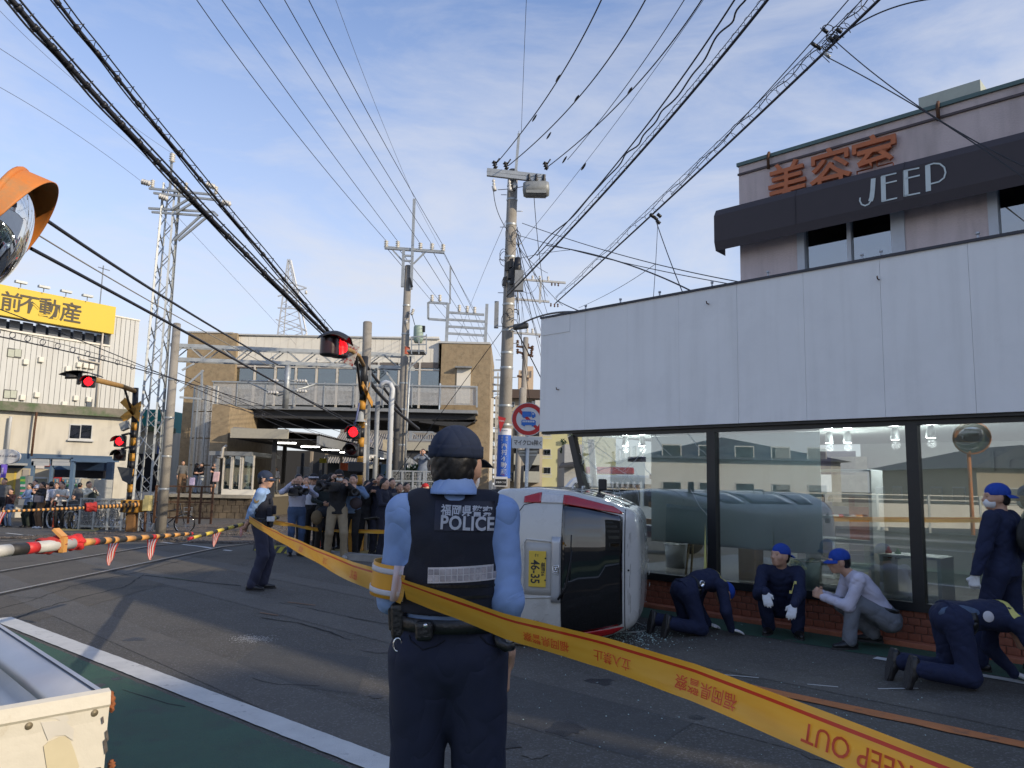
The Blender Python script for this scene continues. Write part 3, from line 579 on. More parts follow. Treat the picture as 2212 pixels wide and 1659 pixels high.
m=MB();fbox(m,PL+.004,-1.28,.15,.157,3.90,4.165);m.build('panel',PANEL,shop)
streaks(PANEL,(.66,.65,.62),.26);streaks(PINK,(.36,.30,.28),.6,(3,3,.4))
for px in(1252,1412,1481+45,1648,1855,1897,2112,1327):
 s=fs(fp(px,640,.1));m=MB();m.cyl(FS(s,-.05,4.2),FS(s,-.05,4.31),.012,8);m.cyl(FS(s,-.05,4.30),FS(s,-.05,4.325),.02,8);m.build('vent_pipe',WFRM,shop)
for px,py in((1531,657),(1899,604),(1207,842)):
 p=fp(px,py,.15);m=MB();m.tube([p,p+FN*.05,p+FN*.06+V((0,0,.03))],.008,6);m.build('hook',RUST,shop)
m=MB();fbox(m,S0,12.8,-.06,.05,.36,ZS+.02);m.build('window_sill',DARK,shop)
m=MB();fbox(m,S0,12.8,-.05,.04,ZT-.05,ZT+.004);m.build('window_head',DARK,shop)
PIL=[1.02,3.42,5.82,8.22,10.62]
for s in PIL:m=MB();fbox(m,s-.06,s+.06,-.06,.055,ZS+.02,ZT-.05);m.build('window_post',DARK,shop)
pb,pt=fp(1262,1060,.02),fp(1237,945,.02);m=MB();m.bar(pt+(pt-pb)*.02,pb+(pb-pt)*2.7,.10,.10);m.build('window_post',mat('scuffed_frame',(.035,.032,.03),.5),shop)
edges=[S0+.10]+PIL+[12.8]
for i,(a,b)in enumerate(zip(edges,edges[1:])):
 m=MB();fbox(m,a+.06,b-.06,-.006,.004,ZS+.021,ZT-.051);m.build('pane',SG,shop)
CRW=mat('glass_crack',(.75,.8,.8),.3,var=0);m=MB();random.seed(5);c0_=fp(1430+0,1000,.008)
def crk(pl,w=.003):
 q=[fp(x,y,.009)for x,y in pl];fine=[]
 for a,b in zip(q,q[1:]):
  for i in range(3):fine.append(a.lerp(b,i/3)+FD*random.uniform(-.006,.006)+V((0,0,random.uniform(-.006,.006))))
 fine.append(q[-1]);m.tube(fine,w,4,False)
def z3(x,y):return(2200+x/2.212)/1.8228,(1600+y/2.212)/1.8228
for pl in(((380,250),(270,420),(180,520)),((165,400),(260,470),(340,560),(470,520)),((470,520),(600,600),(690,740),(720,960)),((600,600),(520,690),(545,820)),((470,520),(450,640),(500,800)),((830,240),(900,360),(980,430)),((560,560),(640,500),(700,430),(740,370)),((180,300),(300,330),(420,420),(520,500)),((650,520),(700,650),(660,700)),((1120,235),(1200,340),(1290,430)),((1150,730),(1220,860),(1300,960)),((200,560),(300,640),(280,760)),((740,500),(760,560),(810,600)),((230,330),(260,250)),((330,660),(400,740),(560,760))):
 crk([z3(*p)for p in pl],.0026)
for i in range(46):
 x,y=random.uniform(180,620),random.uniform(300,760);a=random.uniform(0,6.3);L=random.uniform(30,110);crk([z3(x,y),z3(x+math.cos(a)*L,y+math.sin(a)*L)],.0016)
o=m.build('glass_cracks',CRW,shop,fix=False);o['kind']='stuff'
m=MB();m.cyl(fp(1276,950,-.25),fp(1298,1066,-.25)+V((0,0,-.9)),.05,14);m.build('corner_column',WHT,shop)
m=MB();fbox(m,S0,12.8,-.12,-.002,.0,.36);m.build('wall_backing',MORT,shop)
bm0=MB();bw,bh=.118,.0725;bm0.obox((0,0,0),(bw/2,0,0),(0,.011,0),(0,0,bh/2));bme=bm0.mesh('brick',BRICK);nb=0
b_=bmesh.new();b_.from_mesh(bme);bmesh.ops.bevel(b_,geom=b_.edges[:],offset=.005,segments=1,affect='EDGES');b_.to_mesh(bme);b_.free()
RZ=math.atan2(FD.y,FD.x);more=MB()
for r in range(4):
 for c in range(110):
  s=S0+.1+(c+.5*(r%2))*(bw+.0085);z=.062+bh/2+r*(bh+.006)-.005
  if s>12.7:continue
  if c<74:o=link('brick',bme,shop,False);o.location=FS(s,.006+random.uniform(-.002,.002),z)-FS(0,0,0);o.rotation_euler=(0,random.uniform(-.008,.008),RZ)
  else:fbox(more,s-bw/2,s+bw/2,0,.012,z-bh/2,z+bh/2)
o=more.build('bricks_beyond',BRICK,shop);o['kind']='stuff'
m=MB();fbox(m,S0,12.8,0,.14,0,.055);m.build('ledge',TERR,shop,bevel=.008)
DB=-4.6
m=MB();fbox(m,S0+.1,12.8,DB,-.1,.32,.36);m.build('shop_floor',INF,shop)
m=MB();fbox(m,S0-.4,12.8,DB,-.25,ZT+.03,ZT+.09);m.build('shop_ceiling',INW,shop)
m=MB();fbox(m,1.2,12.8,DB-.1,DB,.36,ZT+.03);m.build('shop_back_wall',INW,shop)
m=MB();fbox(m,12.7,12.8,DB,-.1,0,4.1);m.build('shop_end_wall',INW,shop)
m=MB();fbox(m,S0-.4,12.8,DB-.15,-.26,ZT+.09,4.12);m.build('roof_void_wall',PANEL,shop)
me=text_mesh('TommyJohn',1,.02,0,width=2.5);p=FS(4.25,DB+.02,2.05);place_text('wall_lettering',me,mat('grey_wall_letters',(.28,.31,.30),.6),p,FD,V((0,0,1)),shop)
m=MB();m.cyl(FS(5.55,DB+.01,2.05),FS(5.55,DB+.03,2.05),.40,32);m.build('round_wall_sign',mat('dull_green_disc',(.16,.20,.19),.7),shop)
LED=mat('lit_lamp_face',(1,1,1),.5,var=0,emit=(1,1,.97,14));lampme=None
def inner(px,py,off):return fp(px,py,off)
for(px,py,of)in((1351,967,-1.2),(1387,965,-1.3),(1792,987,-1.6),(1832,987,-1.6),(1935,982,-1.2),(2013,978,-1.0)):
 p=fp(px,py,of);p.z=ZT-.12;t=thing('ceiling_spotlight',p,'lit ceiling spotlight seen through the shop glass at %s'%{1351:'the cracked pane, left of its pair',1387:'the cracked pane, right of its pair',1792:'the middle pane, nearest the blind',1832:'the middle pane, second from the blind',1935:'the middle pane beside the frame post',2013:'the right pane near the round sign'}[px],'spotlight')
 m=MB();m.lathe([(.001,.14),(.03,.14),(.045,.10),(.055,0),(.05,-.005)],p,(0,0,1),16);m.build('lamp_housing',GALV,t)
 m=MB();m.lathe([(.001,.004),(.047,0)],p-V((0,0,.006)),(0,0,1),16);m.build('lamp_face',LED,t)
 l_=bpy.data.lights.new('spot_light','POINT');l_.energy=11;l_.shadow_soft_size=.05;lo=bpy.data.objects.new('spot_light',l_);COL.objects.link(lo);lo.parent=t;lo.location=(0,0,-.07)
def blind(px0,px1,py0,py1,of,label):
 a,b=fp(px0,py0,of),fp(px1,py0,of);z0=fp((px0+px1)/2,py1,of).z;t=thing('roller_blind',a,label,'blind');m=MB();s0,s1=fs(a),fs(b)
 fbox(m,s0,s1,of-.004,of+.004,z0,ZT-.06);m.build('blind_cloth',BLIND,t);m=MB();m.cyl(FS(s0,of,ZT-.03),FS(s1,of,ZT-.03),.025,10);m.build('roller',WHT,t);m=MB();fbox(m,s0,s1,of-.01,of+.01,z0-.02,z0);m.build('hem_bar',WHT,t)
blind(1407,1536,960,1170,-.28,'pale blue roller blind drawn down behind the cracked left pane');blind(1553,1771,960,1186,-.28,'pale blue roller blind drawn down behind the middle pane')
def shelf(px,of,w,h,d,n,label,m_=WHT):
 s=fs(fp(px,1250,of));t=thing('shelf_unit',FS(s,of,.36),label,'shelf');
 for k in(0,w):m=MB();fbox(m,s+k-.02,s+k+.02,of-d,of,.36,.36+h);m.build('side_panel',m_,t)
 for k in range(n):m=MB();z=.38+(h-.03)*k/max(n-1,1);fbox(m,s+.02,s+w-.02,of-d,of,z-.015,z+.015);m.build('shelf',m_,t)
 return t,s
shelf(1618,-1.2,.5,1.35,.4,4,'white shelf unit under the middle blind');shelf(1672,-2.2,.9,.55,.5,2,'low white table frame behind the squatting officer')
shelf(1745,-.9,.8,1.5,.4,6,'white wire rack of several tiers inside the middle pane');shelf(1905,-.8,.62,.5,.5,2,'small white display table beside the frame post')
for px,of,lb,cc in((1740,-.7,'pale blue storage bin under the wire rack',(.38,.5,.54)),(1460,-1.6,'grey bin inside the cracked pane',(.4,.42,.44))):
 s=fs(fp(px,1220,of));t=thing('storage_bin',FS(s,of,.36),lb,'bin');m=MB();m.lathe([(.001,0),(.14,0),(.18,.36)],FS(s,of,.36),n=16);m.build('bin_body',mat('bin'+str(px),cc,.5),t,solid=.006);m=MB();m.tube([FS(s,of,.72)+V((math.cos(a/10*2*PI)*.182,math.sin(a/10*2*PI)*.182,0))for a in range(10)],.008,6,closed=True);m.build('rim',WHT,t)
random.seed(41)
for i,(px,py,of)in enumerate(((1760,1082,-1.1),(1776,1084,-1.1),(1795,1083,-1.1),(1765,1128,-1.1),(1788,1130,-1.1),(1920,1205,-1.0),(1940,1207,-1.0),(1690,1215,-2.4),(1715,1216,-2.4))):
 q=fp(px,py,of);hh=random.uniform(.08,.16);m=MB();m.lathe([(.001,0),(.035,0),(.038,hh*.6),(.015,hh*.8),(.015,hh),(.001,hh)],q,n=12);tag(m.build('shop_jar',mat('jar%d'%(i%4),((.5,.5,.48),(.35,.12,.05),(.12,.2,.12),(.45,.36,.18))[i%4],.4)),('cream','rust brown','green','ochre')[i%4]+' jar on the shop shelf, '+('far left one of the upper rack','second on the upper rack','third on the upper rack','left one on the lower rack','right one on the lower rack','left one on the small display table','right one on the small display table','left one behind the squatting officer','right one behind the squatting officer')[i],'jar')
for i,(px,py,w,h,cc)in enumerate(((1835,1040,.30,.42,(.5,.45,.36)),(1800,1000,.38,.20,(.12,.10,.22)),(1868,1120,.25,.35,(.42,.16,.12)))):q=fp(px,py,-4.5);m=MB();m.obox(q,FD*w,FN*.01,V((0,0,h)));tag(m.build('wall_poster',mat('poster%d'%i,cc,.7,var=.25,vs=6)),('beige poster on the shop back wall','dark purple poster high on the shop back wall','reddish poster on the shop back wall near the frame post')[i],'poster')
s=fs(fp(1510,1130,-.9));p=FS(s,-.9,.36);t=thing('bar_stool',p,'tall stool with red seat inside the cracked pane','stool');m=MB();m.lathe([(.001,.70),(.17,.70),(.18,.74),(.17,.77),(.001,.78)],p,n=16);m.build('seat',mat('red_seat',(.5,.05,.03),.5),t)
for a in(0.8,2.4,3.9,5.5):m=MB();m.bar(p+V((math.cos(a)*.12,math.sin(a)*.12,.70)),p+V((math.cos(a)*.22,math.sin(a)*.22,0)),.022);m.build('leg',mat('pale_wood',(.45,.34,.2),.6),t)
s=fs(fp(1612,1180,-1.0));m=MB();fbox(m,s-.12,s+.12,-1.25,-1.0,.36,1.05);tag(m.build('cardboard_display',mat('tan_board',(.42,.28,.17),.8)),'tan display box beside the white shelf in the shop','display box')
for i in range(14):
 s=-.75+random.uniform(-.25,.5);z=.9+i*.085;m=MB();c=FS(s,-.9+random.uniform(-.2,.2),z);m.obox(c,FD*.12,FN*.07,V((0,0,.038)));tag(m.build('goods_box',mat('goods%d'%(i%3),((.20,.03,.12),(.03,.04,.14),(.38,.16,.03))[i%3],.6)),'%s packet in the heap behind the shattered corner pane'%('magenta','navy','orange')[i%3],'packet','packets heaped behind the shattered corner pane')
UO=-1.0
def uz(px,py,of=UO):return fp(px,py,of).z
su=fs(fp(1598,500,UO));zt=uz(1598,357)
m=MB()
wins=[]
wz=[fs(fp(x,500,UO))for x in(1722,1955,2137)];zw0,zw1=4.3,uz(1800,470)+.25
w_spans=[(wz[0],wz[1]),(wz[2],wz[2]+2.0),(wz[2]+3.1,wz[2]+5.2)]
prev=su
for a,b in w_spans:fbox(m,prev,a,UO-.2,UO,3.6,zt);fbox(m,a,b,UO-.2,UO,zw1,zt);fbox(m,a,b,UO-.2,UO,3.6,zw0-.2);prev=b
fbox(m,prev,12.8,UO-.2,UO,3.6,zt);m.build('upper_wall',PINK,shop)
m=MB();m.poly([FS(su,UO-.2,3.6),FS(su,UO-5,3.6),FS(su,UO-5,zt),FS(su,UO-.2,zt)],FD*.2);m.build('gable_wall',PINK,shop)
m=MB();fbox(m,su,12.8,UO-5,UO-.2,zt-.4,zt-.3);fbox(m,su,12.8,UO-5.1,UO-5,0,zt);m.build('roof',CONC,shop)
m=MB();fbox(m,su-.02,12.8,UO-.03,UO+.03,zt-.02,zt+.03);m.build('coping',mat('green_coping',(.10,.16,.15),.6),shop)
m=MB();fbox(m,su-.01,12.8,UO,UO+.022,zt-.16,zt-.13);m.build('cornice_groove',mat('dark_line',(.1,.08,.08),.8),shop)
for px in(1663,2034):q=FS(fs(fp(px,340,UO)),UO+.02,zt);m=MB();m.tube([q+V((0,0,.05)),q+FN*.04,q+FN*.03-V((0,0,.2))],.022,6);m.build('gutter_spout',RUST,shop)
for a,b in w_spans:
 w=MB();fbox(w,a+.0,a+.10,UO-.08,UO+.02,zw0,zw1);fbox(w,b-.16,b,UO-.08,UO+.02,zw0,zw1);fbox(w,a+.1,b-.16,UO-.08,UO-.03,zw1-.07,zw1);mid=(a+b)/2;fbox(w,mid-.025,mid+.025,UO-.07,UO-.0,zw0,zw1-.07);fr=w.build('window_frame',WFRM,shop)
 for q0,q1 in((a+.1,mid-.025),(mid+.025,b-.16)):w=MB();fbox(w,q0,q1,UO-.06,UO-.05,zw0,zw1-.07);w.build('pane',SG2,fr)
 w=MB();fbox(w,a,b,UO-1.9,UO-1.8,3.6,zw1+.3);w.build('room_wall',mat('dim_room',(.06,.07,.075),.9),shop)  # dark wall colour stands in for the dim interior
k3=[fs(fp(x,360,UO))for x in(1703,1797,1893)];cz=zt-.46
for ch,s,dz in zip('美容室',k3,(-.02,0,.0)):
 me=text_mesh(ch,.66,.05,.006,width=.55,scy=1.12);place_text('character',me,mat('orange_sign_paint',(.52,.15,.05),.55,var=.12,vs=5),FS(s,UO+.055,cz+dz),FD,V((0,0,1)),shop)
AO=-.74;za0,za1=fp(1547,455,AO).z,fp(1547,530,AO).z;sa0=fs(fp(1547,500,AO))
prof=[(UO,za0+.02),(AO,za0),(AO+.06,za0-.10),(AO+.06,za1+.03),(AO+.02,za1-.09),(UO,za1-.10)]
m=MB();n=len(prof);q=[FS(sa0,o_,z)for o_,z in prof]+[FS(12.8,o_,z)for o_,z in prof];m.add(q,[tuple(range(n))[::-1]]+[(i,(i+1)%n,n+(i+1)%n,n+i)for i in range(4)],False)
m.build('awning',AWN,shop)
for s in np.arange(sa0+1.2,12.8,1.35):m=MB();m.tube([FS(s,AO+.004,za0),FS(s,AO+.064,za0-.10),FS(s,AO+.064,za1+.03)],.006,4);m.build('awning_seam',AWN,shop)
LET=mat('pale_letter_paint',(.62,.68,.66),.6,var=.05)
def lp(x,y):return fp((2700+x/1.6592)/1.8228,(300+y/1.6592)/1.8228,AO+.064)
def stroke(m,pl,w):
 q=[lp(*p)for p in pl]
 for a,b in zip(q,q[1:]):
  d=(b-a).normalized();n_=d.cross(FN).normalized()*(w/2);m.poly([a-d*.003-n_,b+d*.003-n_,b+d*.003+n_,a-d*.003+n_],FN*.004)
for thick,thin in(([(1226,670),(1222,740),(1216,790),(1208,815)],[[(1212,812),(1196,836),(1172,846),(1150,838),(1138,815),(1140,795)]]),([(1290,655),(1294,818)],[[(1280,656),(1375,634)],[(1290,704),(1378,684)],[(1284,818),(1380,796)]]),([(1436,620),(1440,782)],[[(1424,620),(1524,600)],[(1436,670),(1528,648)],[(1430,783),(1530,763)]]),([(1581,586),(1586,750)],[[(1568,588),(1620,570),(1660,572),(1690,596),(1698,630),(1688,664),(1655,690),(1600,704)]])):
 m=MB();stroke(m,thick,.055)
 for t_ in thin:stroke(m,t_,.017)
 m.build('letter',LET,shop)
rs0,rs1=fs(fp(1984,215,UO-.8)),fs(fp(2118,190,UO-.8));m=MB();fbox(m,rs0,rs1,UO-1.6,UO-.8,zt-.4,fp(1984,212,UO-.8).z);m.build('roof_box',mat('pale_green_render',(.40,.44,.38),.85,var=.08),shop)
# ------------------------------------------------------------------ overturned kei car (local: X right, Y forward, Z up)
PAINT=mat('pearl_white_paint',(.58,.57,.53),.28,var=.025,vs=2.5,coat=.7,dirt=((.40,.38,.34),1.6,.60,.82));TYRE=mat('tyre_rubber',(.014,.014,.015),.8,var=.2,vs=20,bump=.3,bs=60);RIMM=mat('steel_wheel',(.30,.30,.31),.4,.6)
TINT=glass('tinted_car_glass',(.055,.06,.06),1.3,base=.05);UND=mat('underbody',(.02,.019,.018),.9,var=.3);REDL=mat('red_lens',(.42,.008,.012),.18,var=.12,vs=30,coat=.8);CLRL=mat('clear_lens',(.62,.60,.58),.15,var=.12,vs=40,coat=.8)
SILV=mat('silver_trim',(.50,.51,.52),.3,.4,var=.03);CHR=mat('chrome',(.75,.75,.75),.12,1,var=0);SEAM=mat('panel_gap',(.02,.02,.02),.9,var=0)
CA=math.radians(13);car=thing('overturned_car',gp(1183,1229,.775),'white overturned kei car lying on its right side, rear towards us','car')
fwdw=V((math.sin(CA),math.cos(CA),0));upw=V((math.cos(CA),-math.sin(CA),0));car.location=car.location-upw*.62-V((.12,0,0))
Mx=Matrix(((0,fwdw.x,upw.x),(0,fwdw.y,upw.y),(-1,0,0)));car.rotation_euler=Mx.to_euler();car.scale=(1.045,)*3
def interp(x,xs,ys):return np.interp(x,xs,ys)
def carD(X,Y,Z):
 Wd=interp(Z,[.1,.2,.45,.85,1.2,1.45,1.6],[.68,.745,.758,.735,.655,.562,.48]);Wd=Wd-.10*np.clip((Y-2.5)/.9,0,1)**2-.025*np.clip((.5-Y)/.6,0,1)**2
 T=interp(Y,[-.3,.0,.25,.8,1.6,2.15,2.75,3.15,3.5],[1.40,1.50,1.545,1.565,1.55,1.45,.98,.84,.62])-.08*X*X
 yr=interp(Z,[.05,.12,.20,.31,.34,.85,.95,1.2,1.42,1.55],[.06,.0,-.045,-.035,-.005,.02,.045,.12,.21,.30])+.13*np.abs(X/.72)**3.2
 yf=3.40-interp(Z,[.1,.3,.6,.9,1.6],[.06,0,.03,.12,.2])-.22*np.abs(X/.72)**2.6
 ds=[(np.abs(X)-Wd),Z-T,(.125+.08*np.clip((Y-.5)/.4,0,1))-Z,(yr-Y)*.98,Y-yf];k=.035;S=0
 for d in ds:S=S+np.exp(np.clip(d/k,-30,30))
 return k*np.log(S)
h=.022;gx,gy,gz=np.arange(-.85,.86,h),np.arange(-.2,3.6,h),np.arange(.05,1.75,h);X,Y,Z=np.meshgrid(gx,gy,gz,indexing='ij');D=carD(X,Y,Z)
for yy in(.52,2.90):D=np.maximum(D,np.where(np.abs(X)>.50,.30-np.sqrt((Y-yy)**2+(Z-.26)**2),-1))
cb=np_mesh('body',[nets(D,np.array([gx[0],gy[0],gz[0]]),h)],PAINT);body=link('body',cb,car,False)
b_=bmesh.new();b_.from_mesh(cb);bmesh.ops.smooth_vert(b_,verts=b_.verts[:],factor=.5,use_axis_x=True,use_axis_y=True,use_axis_z=True);bmesh.ops.smooth_vert(b_,verts=b_.verts[:],factor=.5,use_axis_x=True,use_axis_y=True,use_axis_z=True);b_.to_mesh(cb);b_.free()
def rp(x,z,off=.004):
 lo,hi=-.35,.9
 for _ in range(24):
  mm=(lo+hi)/2
  if carD(x,mm,z)<0:hi=mm
  else:lo=mm
 e=.004;y=hi;g=V((float(carD(x+e,y,z)-carD(x-e,y,z)),float(carD(x,y+e,z)-carD(x,y-e,z)),float(carD(x,y,z+e)-carD(x,y,z-e)))).normalized();return V((x,y,z))+g*off
def sp(y,z,sg,off=.004):
 lo,hi=0,.9
 for _ in range(22):
  mm=(lo+hi)/2
  if carD(mm,y,z)>0:hi=mm
  else:lo=mm
 return V((sg*(lo+off),y,z))
def rpatch(name,z0,z1,fl,fr,m_,nu=14,nv=14,off=.004,parent=None,solid=.003):
 m=MB();m.grid(lambda u,v:rp(fl(z0+(z1-z0)*u)*(1-v)+fr(z0+(z1-z0)*u)*v,z0+(z1-z0)*u,off),nu,nv);return m.build(name,m_,parent or car,False,solid=solid)
gh=lambda z:interp(z,[.80,1.0,1.36,1.40],[.600,.585,.505,.48])
gt=rpatch('rear_window',.835,1.385,lambda z:-gh(z),gh,TINT,18,20,.008)
gl_=[(-.53,1.40),(-.56,1.3),(-.625,.9),(-.62,.6),(-.59,.46),(-.50,.40),(-.3,.345),(0,.33),(.3,.345),(.50,.40),(.59,.46),(.62,.6),(.625,.9),(.56,1.3),(.53,1.40)]
def dens(pl,n=6):return[tuple(V(a).lerp(V(b),i/n))for a,b in zip(pl,pl[1:])for i in range(n)]+[pl[-1]]
m=MB();m.tube([rp(x,z,.002)for x,z in dens([(a,b,0)[:2]+(0,)for a,b in gl_]if 0 else[V((a,b,0))for a,b in gl_])for x,z in[(x,z)]]if 0 else[rp(p[0],p[1],.001)for p in dens([V((a,b,0))for a,b in gl_])],.0045,5);m.build('tailgate_gap',SEAM,car,False)
m=MB();m.tube([rp(x,1.408,.001)for x in np.linspace(-.56,.56,24)],.0045,5);m.build('tailgate_gap',SEAM,car,False)
m=MB();m.tube([rp(x,.835,.004)for x in np.linspace(-.60,.60,24)],.004,5);m.build('window_seal',SEAM,car,False)
for sg in(-1,1):
 t_in=lambda z:interp(z,[.44,.8,1.38],[.608,.608,.518]);t_out=lambda z:interp(z,[.44,.6,.9,1.3,1.385],[.66,.705,.680,.585,.530])
 lamp=rpatch('tail_light',.455,.62,lambda z:sg*t_in(z),lambda z:sg*t_out(z),REDL,6,6,.010)
 rpatch('reversing_lens',.622,.83,lambda z:sg*t_in(z),lambda z:sg*t_out(z),CLRL,6,6,.010,lamp);rpatch('brake_lens',.832,1.385,lambda z:sg*t_in(z),lambda z:sg*t_out(z),REDL,12,6,.010,lamp)
 for c in lamp.children:c.location=(0,0,0)
RECS=mat('recess_shade_paint',(.46,.45,.42),.4,var=.03)  # body paint darkened: shade of the plate recess put into the colour
yb=rp(0,.6,0).y
m=MB();ro=[(-.27,.50),(-.235,.475),(.235,.475),(.27,.50),(.25,.80),(.22,.815),(-.22,.815),(-.25,.80)]
m.tube([rp(a,b,.002)for a,b in[tuple(V(p).lerp(V(q),i/5))for p,q in zip([(a,b,0)for a,b in ro],[(a,b,0)for a,b in ro[1:]+ro[:1]])for i in range(5)]for a,b in[(a,b)]]if 0 else[rp(p[0],p[1],.003)for p in dens([V((a,b,0))for a,b in ro+ro[:1]])[:-1]],.009,6,closed=True);m.build('recess_edge',PAINT,car,False)
rpatch('plate_recess',.49,.80,lambda z:-.24,lambda z:.24,RECS,4,8,.003)
rpatch('garnish',.742,.825,lambda z:-.30,lambda z:.30,SILV,4,10,.020,solid=.014)
pc=rp(0,.612,.018);m=MB();m.obox(pc,(.165,0,0),(0,.003,0),(0,0,.0825));pl=m.build('number_plate',mat('yellow_plate',(.72,.50,.06),.45,var=.04),car,False,bevel=.004)
PT=mat('plate_print',(.03,.03,.03),.5,var=0)
for tx,w,x,z in(('46-35',.215,.025,.595),('福岡56',.125,-.0,.668),('こ',.028,-.125,.605)):
 me=text_mesh(tx,1,.002,.018,width=w,scy=1.25 if tx[0]=='4' else 1);place_text('plate_lettering',me,PT,(x,pc.y-.0045,z),(1,0,0),(0,0,1),pl,world=False)
for x in(-.1,.1):m=MB();m.cyl((x,pc.y-.008,.690),(x,pc.y,.690),.008,8);m.build('screw',BLACK,pl,False)
ec=rp(0,.785,.024);m=MB();t_=.0055
fr_=[(-.034,-.028),(.034,-.028),(.040,.028),(-.040,.028)]
m.tube([ec+V((a,0,b))for a,b in[(-.030,-.026),(.030,-.026),(.038,.0),(.041,.027),(-.041,.027),(-.038,0)]],t_*.8,6,closed=True)
m.tube([ec+V((-.016,-.001,-.02)),ec+V((-.022,-.001,.02))],t_*1.1,6);m.tube([ec+V((.016,-.001,-.02)),ec+V((.022,-.001,.02))],t_*1.1,6);m.tube([ec+V((-.018,-.001,.0)),ec+V((.018,-.001,.0))],t_,6);m.build('emblem',CHR,car,False)
me=text_mesh('LIFE',1,.004,.02,width=.105,scy=1.0);bc=rp(.50,.60,.006);place_text('badge',me,mat('dark_chrome',(.12,.12,.12),.3,.7),bc,(1,-.0,0),(0,0,1),car,world=False)
w0=rp(.27,.81,.03);w1=rp(.16,.875,.035);w2=rp(-.18,.93,.03);m=MB();m.tube([w0,w1,rp(.0,.90,.035),w2],[.013,.010,.007,.005],6);m.build('wiper_arm',BLACK,car,False);m=MB();m.tube([rp(x,.915-.02*x,.014)for x in(.10,0,-.12,-.24,-.32)],.006,5);m.build('wiper_blade',BLACK,car,False)
m=MB();m.cyl(rp(.0,1.44,0),rp(.0,1.44,.008),.009,8);m.build('washer_nozzle',BLACK,car,False)
m=MB();m.box(-.62,.55,.35,.62,.72,.92);m.build('rear_seat',mat('dark_seat_cloth',(.03,.03,.032),.9),car,False)
for x in(-.33,.33):m=MB();m.box(x-.12,.55,.93,x+.12,.66,1.1);m.build('headrest',MATS['dark_seat_cloth'],car,False,bevel=.03)
for sg in(-1,1):
 for(y0,y1,t0,t1)in((.42,.78,.12,.0),(.84,1.52,0,0),(1.60,2.30,0,.42)):
  def gf(u,v):z=.90+.50*v;a,b=y0+t0*v,y1-t1*v;return sp(a+(b-a)*u,z,sg,.004)
  m=MB();m.grid(gf,6,6);m.build('side_window',TINT,car,False,solid=.003)
 for yy in(.80,1.56,2.42):m=MB();m.tube([sp(yy+(.1*(.8-z)if yy<1 else 0),z,sg,.001)for z in np.linspace(.30,1.42,16)],.004,5);m.build('door_gap',SEAM,car,False)
 for yy in(.93,1.70):m=MB();m.tube([sp(yy,.80,sg,.004),sp(yy+.02,.80,sg,.03),sp(yy+.16,.80,sg,.03),sp(yy+.18,.80,sg,.004)],.011,6);m.build('door_handle',PAINT,car,False)
 m=MB();p=sp(2.2,.98,sg,.09);m.obox(p,(.07,0,0),(0,.03,0),(0,0,.05));m.bar(p,p+V((-sg*.12,.02,-.06)),.03);m.build('door_mirror',BLACK,car,False,bevel=.02)
 hl=MB();hl.grid(lambda u,v:V((sg*(.40+.26*u),3.40-.22*abs((.40+.26*u)/.72)**2.6-.03+.01,.62+.16*v)),4,4);hl.build('headlight',CLRL,car,False,solid=.01)
def wsf(u,v):x=(u-.5)*1.12*(1-.1*v);y=2.62-.46*v;return V((x,y+.03-.1*x*x,float(interp(y,[2.15,2.75],[1.47,.98]))+.012-.08*x*x))
m=MB();m.grid(wsf,8,6);m.build('windscreen',TINT,car,False,solid=.004)
for sg in(-1,1):
 for yy in(.52,2.90):
  wc=V((sg*.645,yy,.262));m=MB();m.lathe([(.17,-.075),(.235,-.08),(.262,-.055),(.268,0),(.262,.055),(.235,.08),(.17,.075)],wc,(1,0,0),28);wh=m.build('wheel',TYRE,car,False)
  m=MB();m.lathe([(.001,.045),(.05,.055),(.09,.03),(.15,.05),(.172,.07),(.172,-.07),(.001,-.06)],wc,(sg,0,0),24);m.build('rim',RIMM,wh,False)
m=MB();m.box(-.56,.18,.155,.56,3.15,.205);m.box(-.48,.1,.13,.0,.45,.2);m.build('underbody',UND,car,False)
m=MB();m.tube([(.3,2.4,.14),(.28,1.5,.13),(.30,.6,.14),(.36,.05,.16)],.022,8);m.cyl((.25,.28,.16),(.45,.28,.16),.08,12);m.build('exhaust',RUST,car,False)
for yy in(.52,2.90):m=MB();m.cyl((-.6,yy,.25),(.6,yy,.25),.03,8);m.build('axle',UND,car,False)
p=gp(1352,1352);m=MB();m.tube([p+V((0,0,.02)),p+V((.1,.05,.05)),p+V((.19,.02,.015)),p+V((.25,-.1,.01)),p+V((.2,-.3,.01)),p+V((.05,-.42,.01)),p+V((-.1,-.44,.01))],.006,5);tag(m.build('dangling_cable',mat('grey_cable',(.4,.42,.4),.6)),'pale grey cable trailing on the road from the roof of the overturned car','cable')
p=gp(1345,1362);m=MB();m.obox(p+V((0,.05,.04)),(.07,0,.01),(0,.05,.01),(0,0,.035));tag(m.build('broken_lamp_piece',mat('orange_plastic',(.35,.10,.04),.4),bevel=.012),'broken orange plastic piece on the road at the roof edge of the car','debris')
p=gp(1385,1309)+V((.0,.02,0));m=MB();m.grid(lambda u,v:p+V((.02+.26*(u-.5)*1.0,(v-.5)*.09*(1-.3*u),.012+.085*max(0,1-abs(v-.5)*2)**.5*(1-.45*u))),10,8);tag(m.build('white_trainer',mat('white_shoe',(.62,.62,.62),.6),solid=.01),'white trainer showing past the roof of the overturned car','shoe')
streaks(PAINT,(.36,.33,.28),.30,(2.5,2.5,2.5),.55,.72)
SCR=mat('scrape_primer',(.42,.40,.37),.7,var=.3,vs=60);random.seed(19)
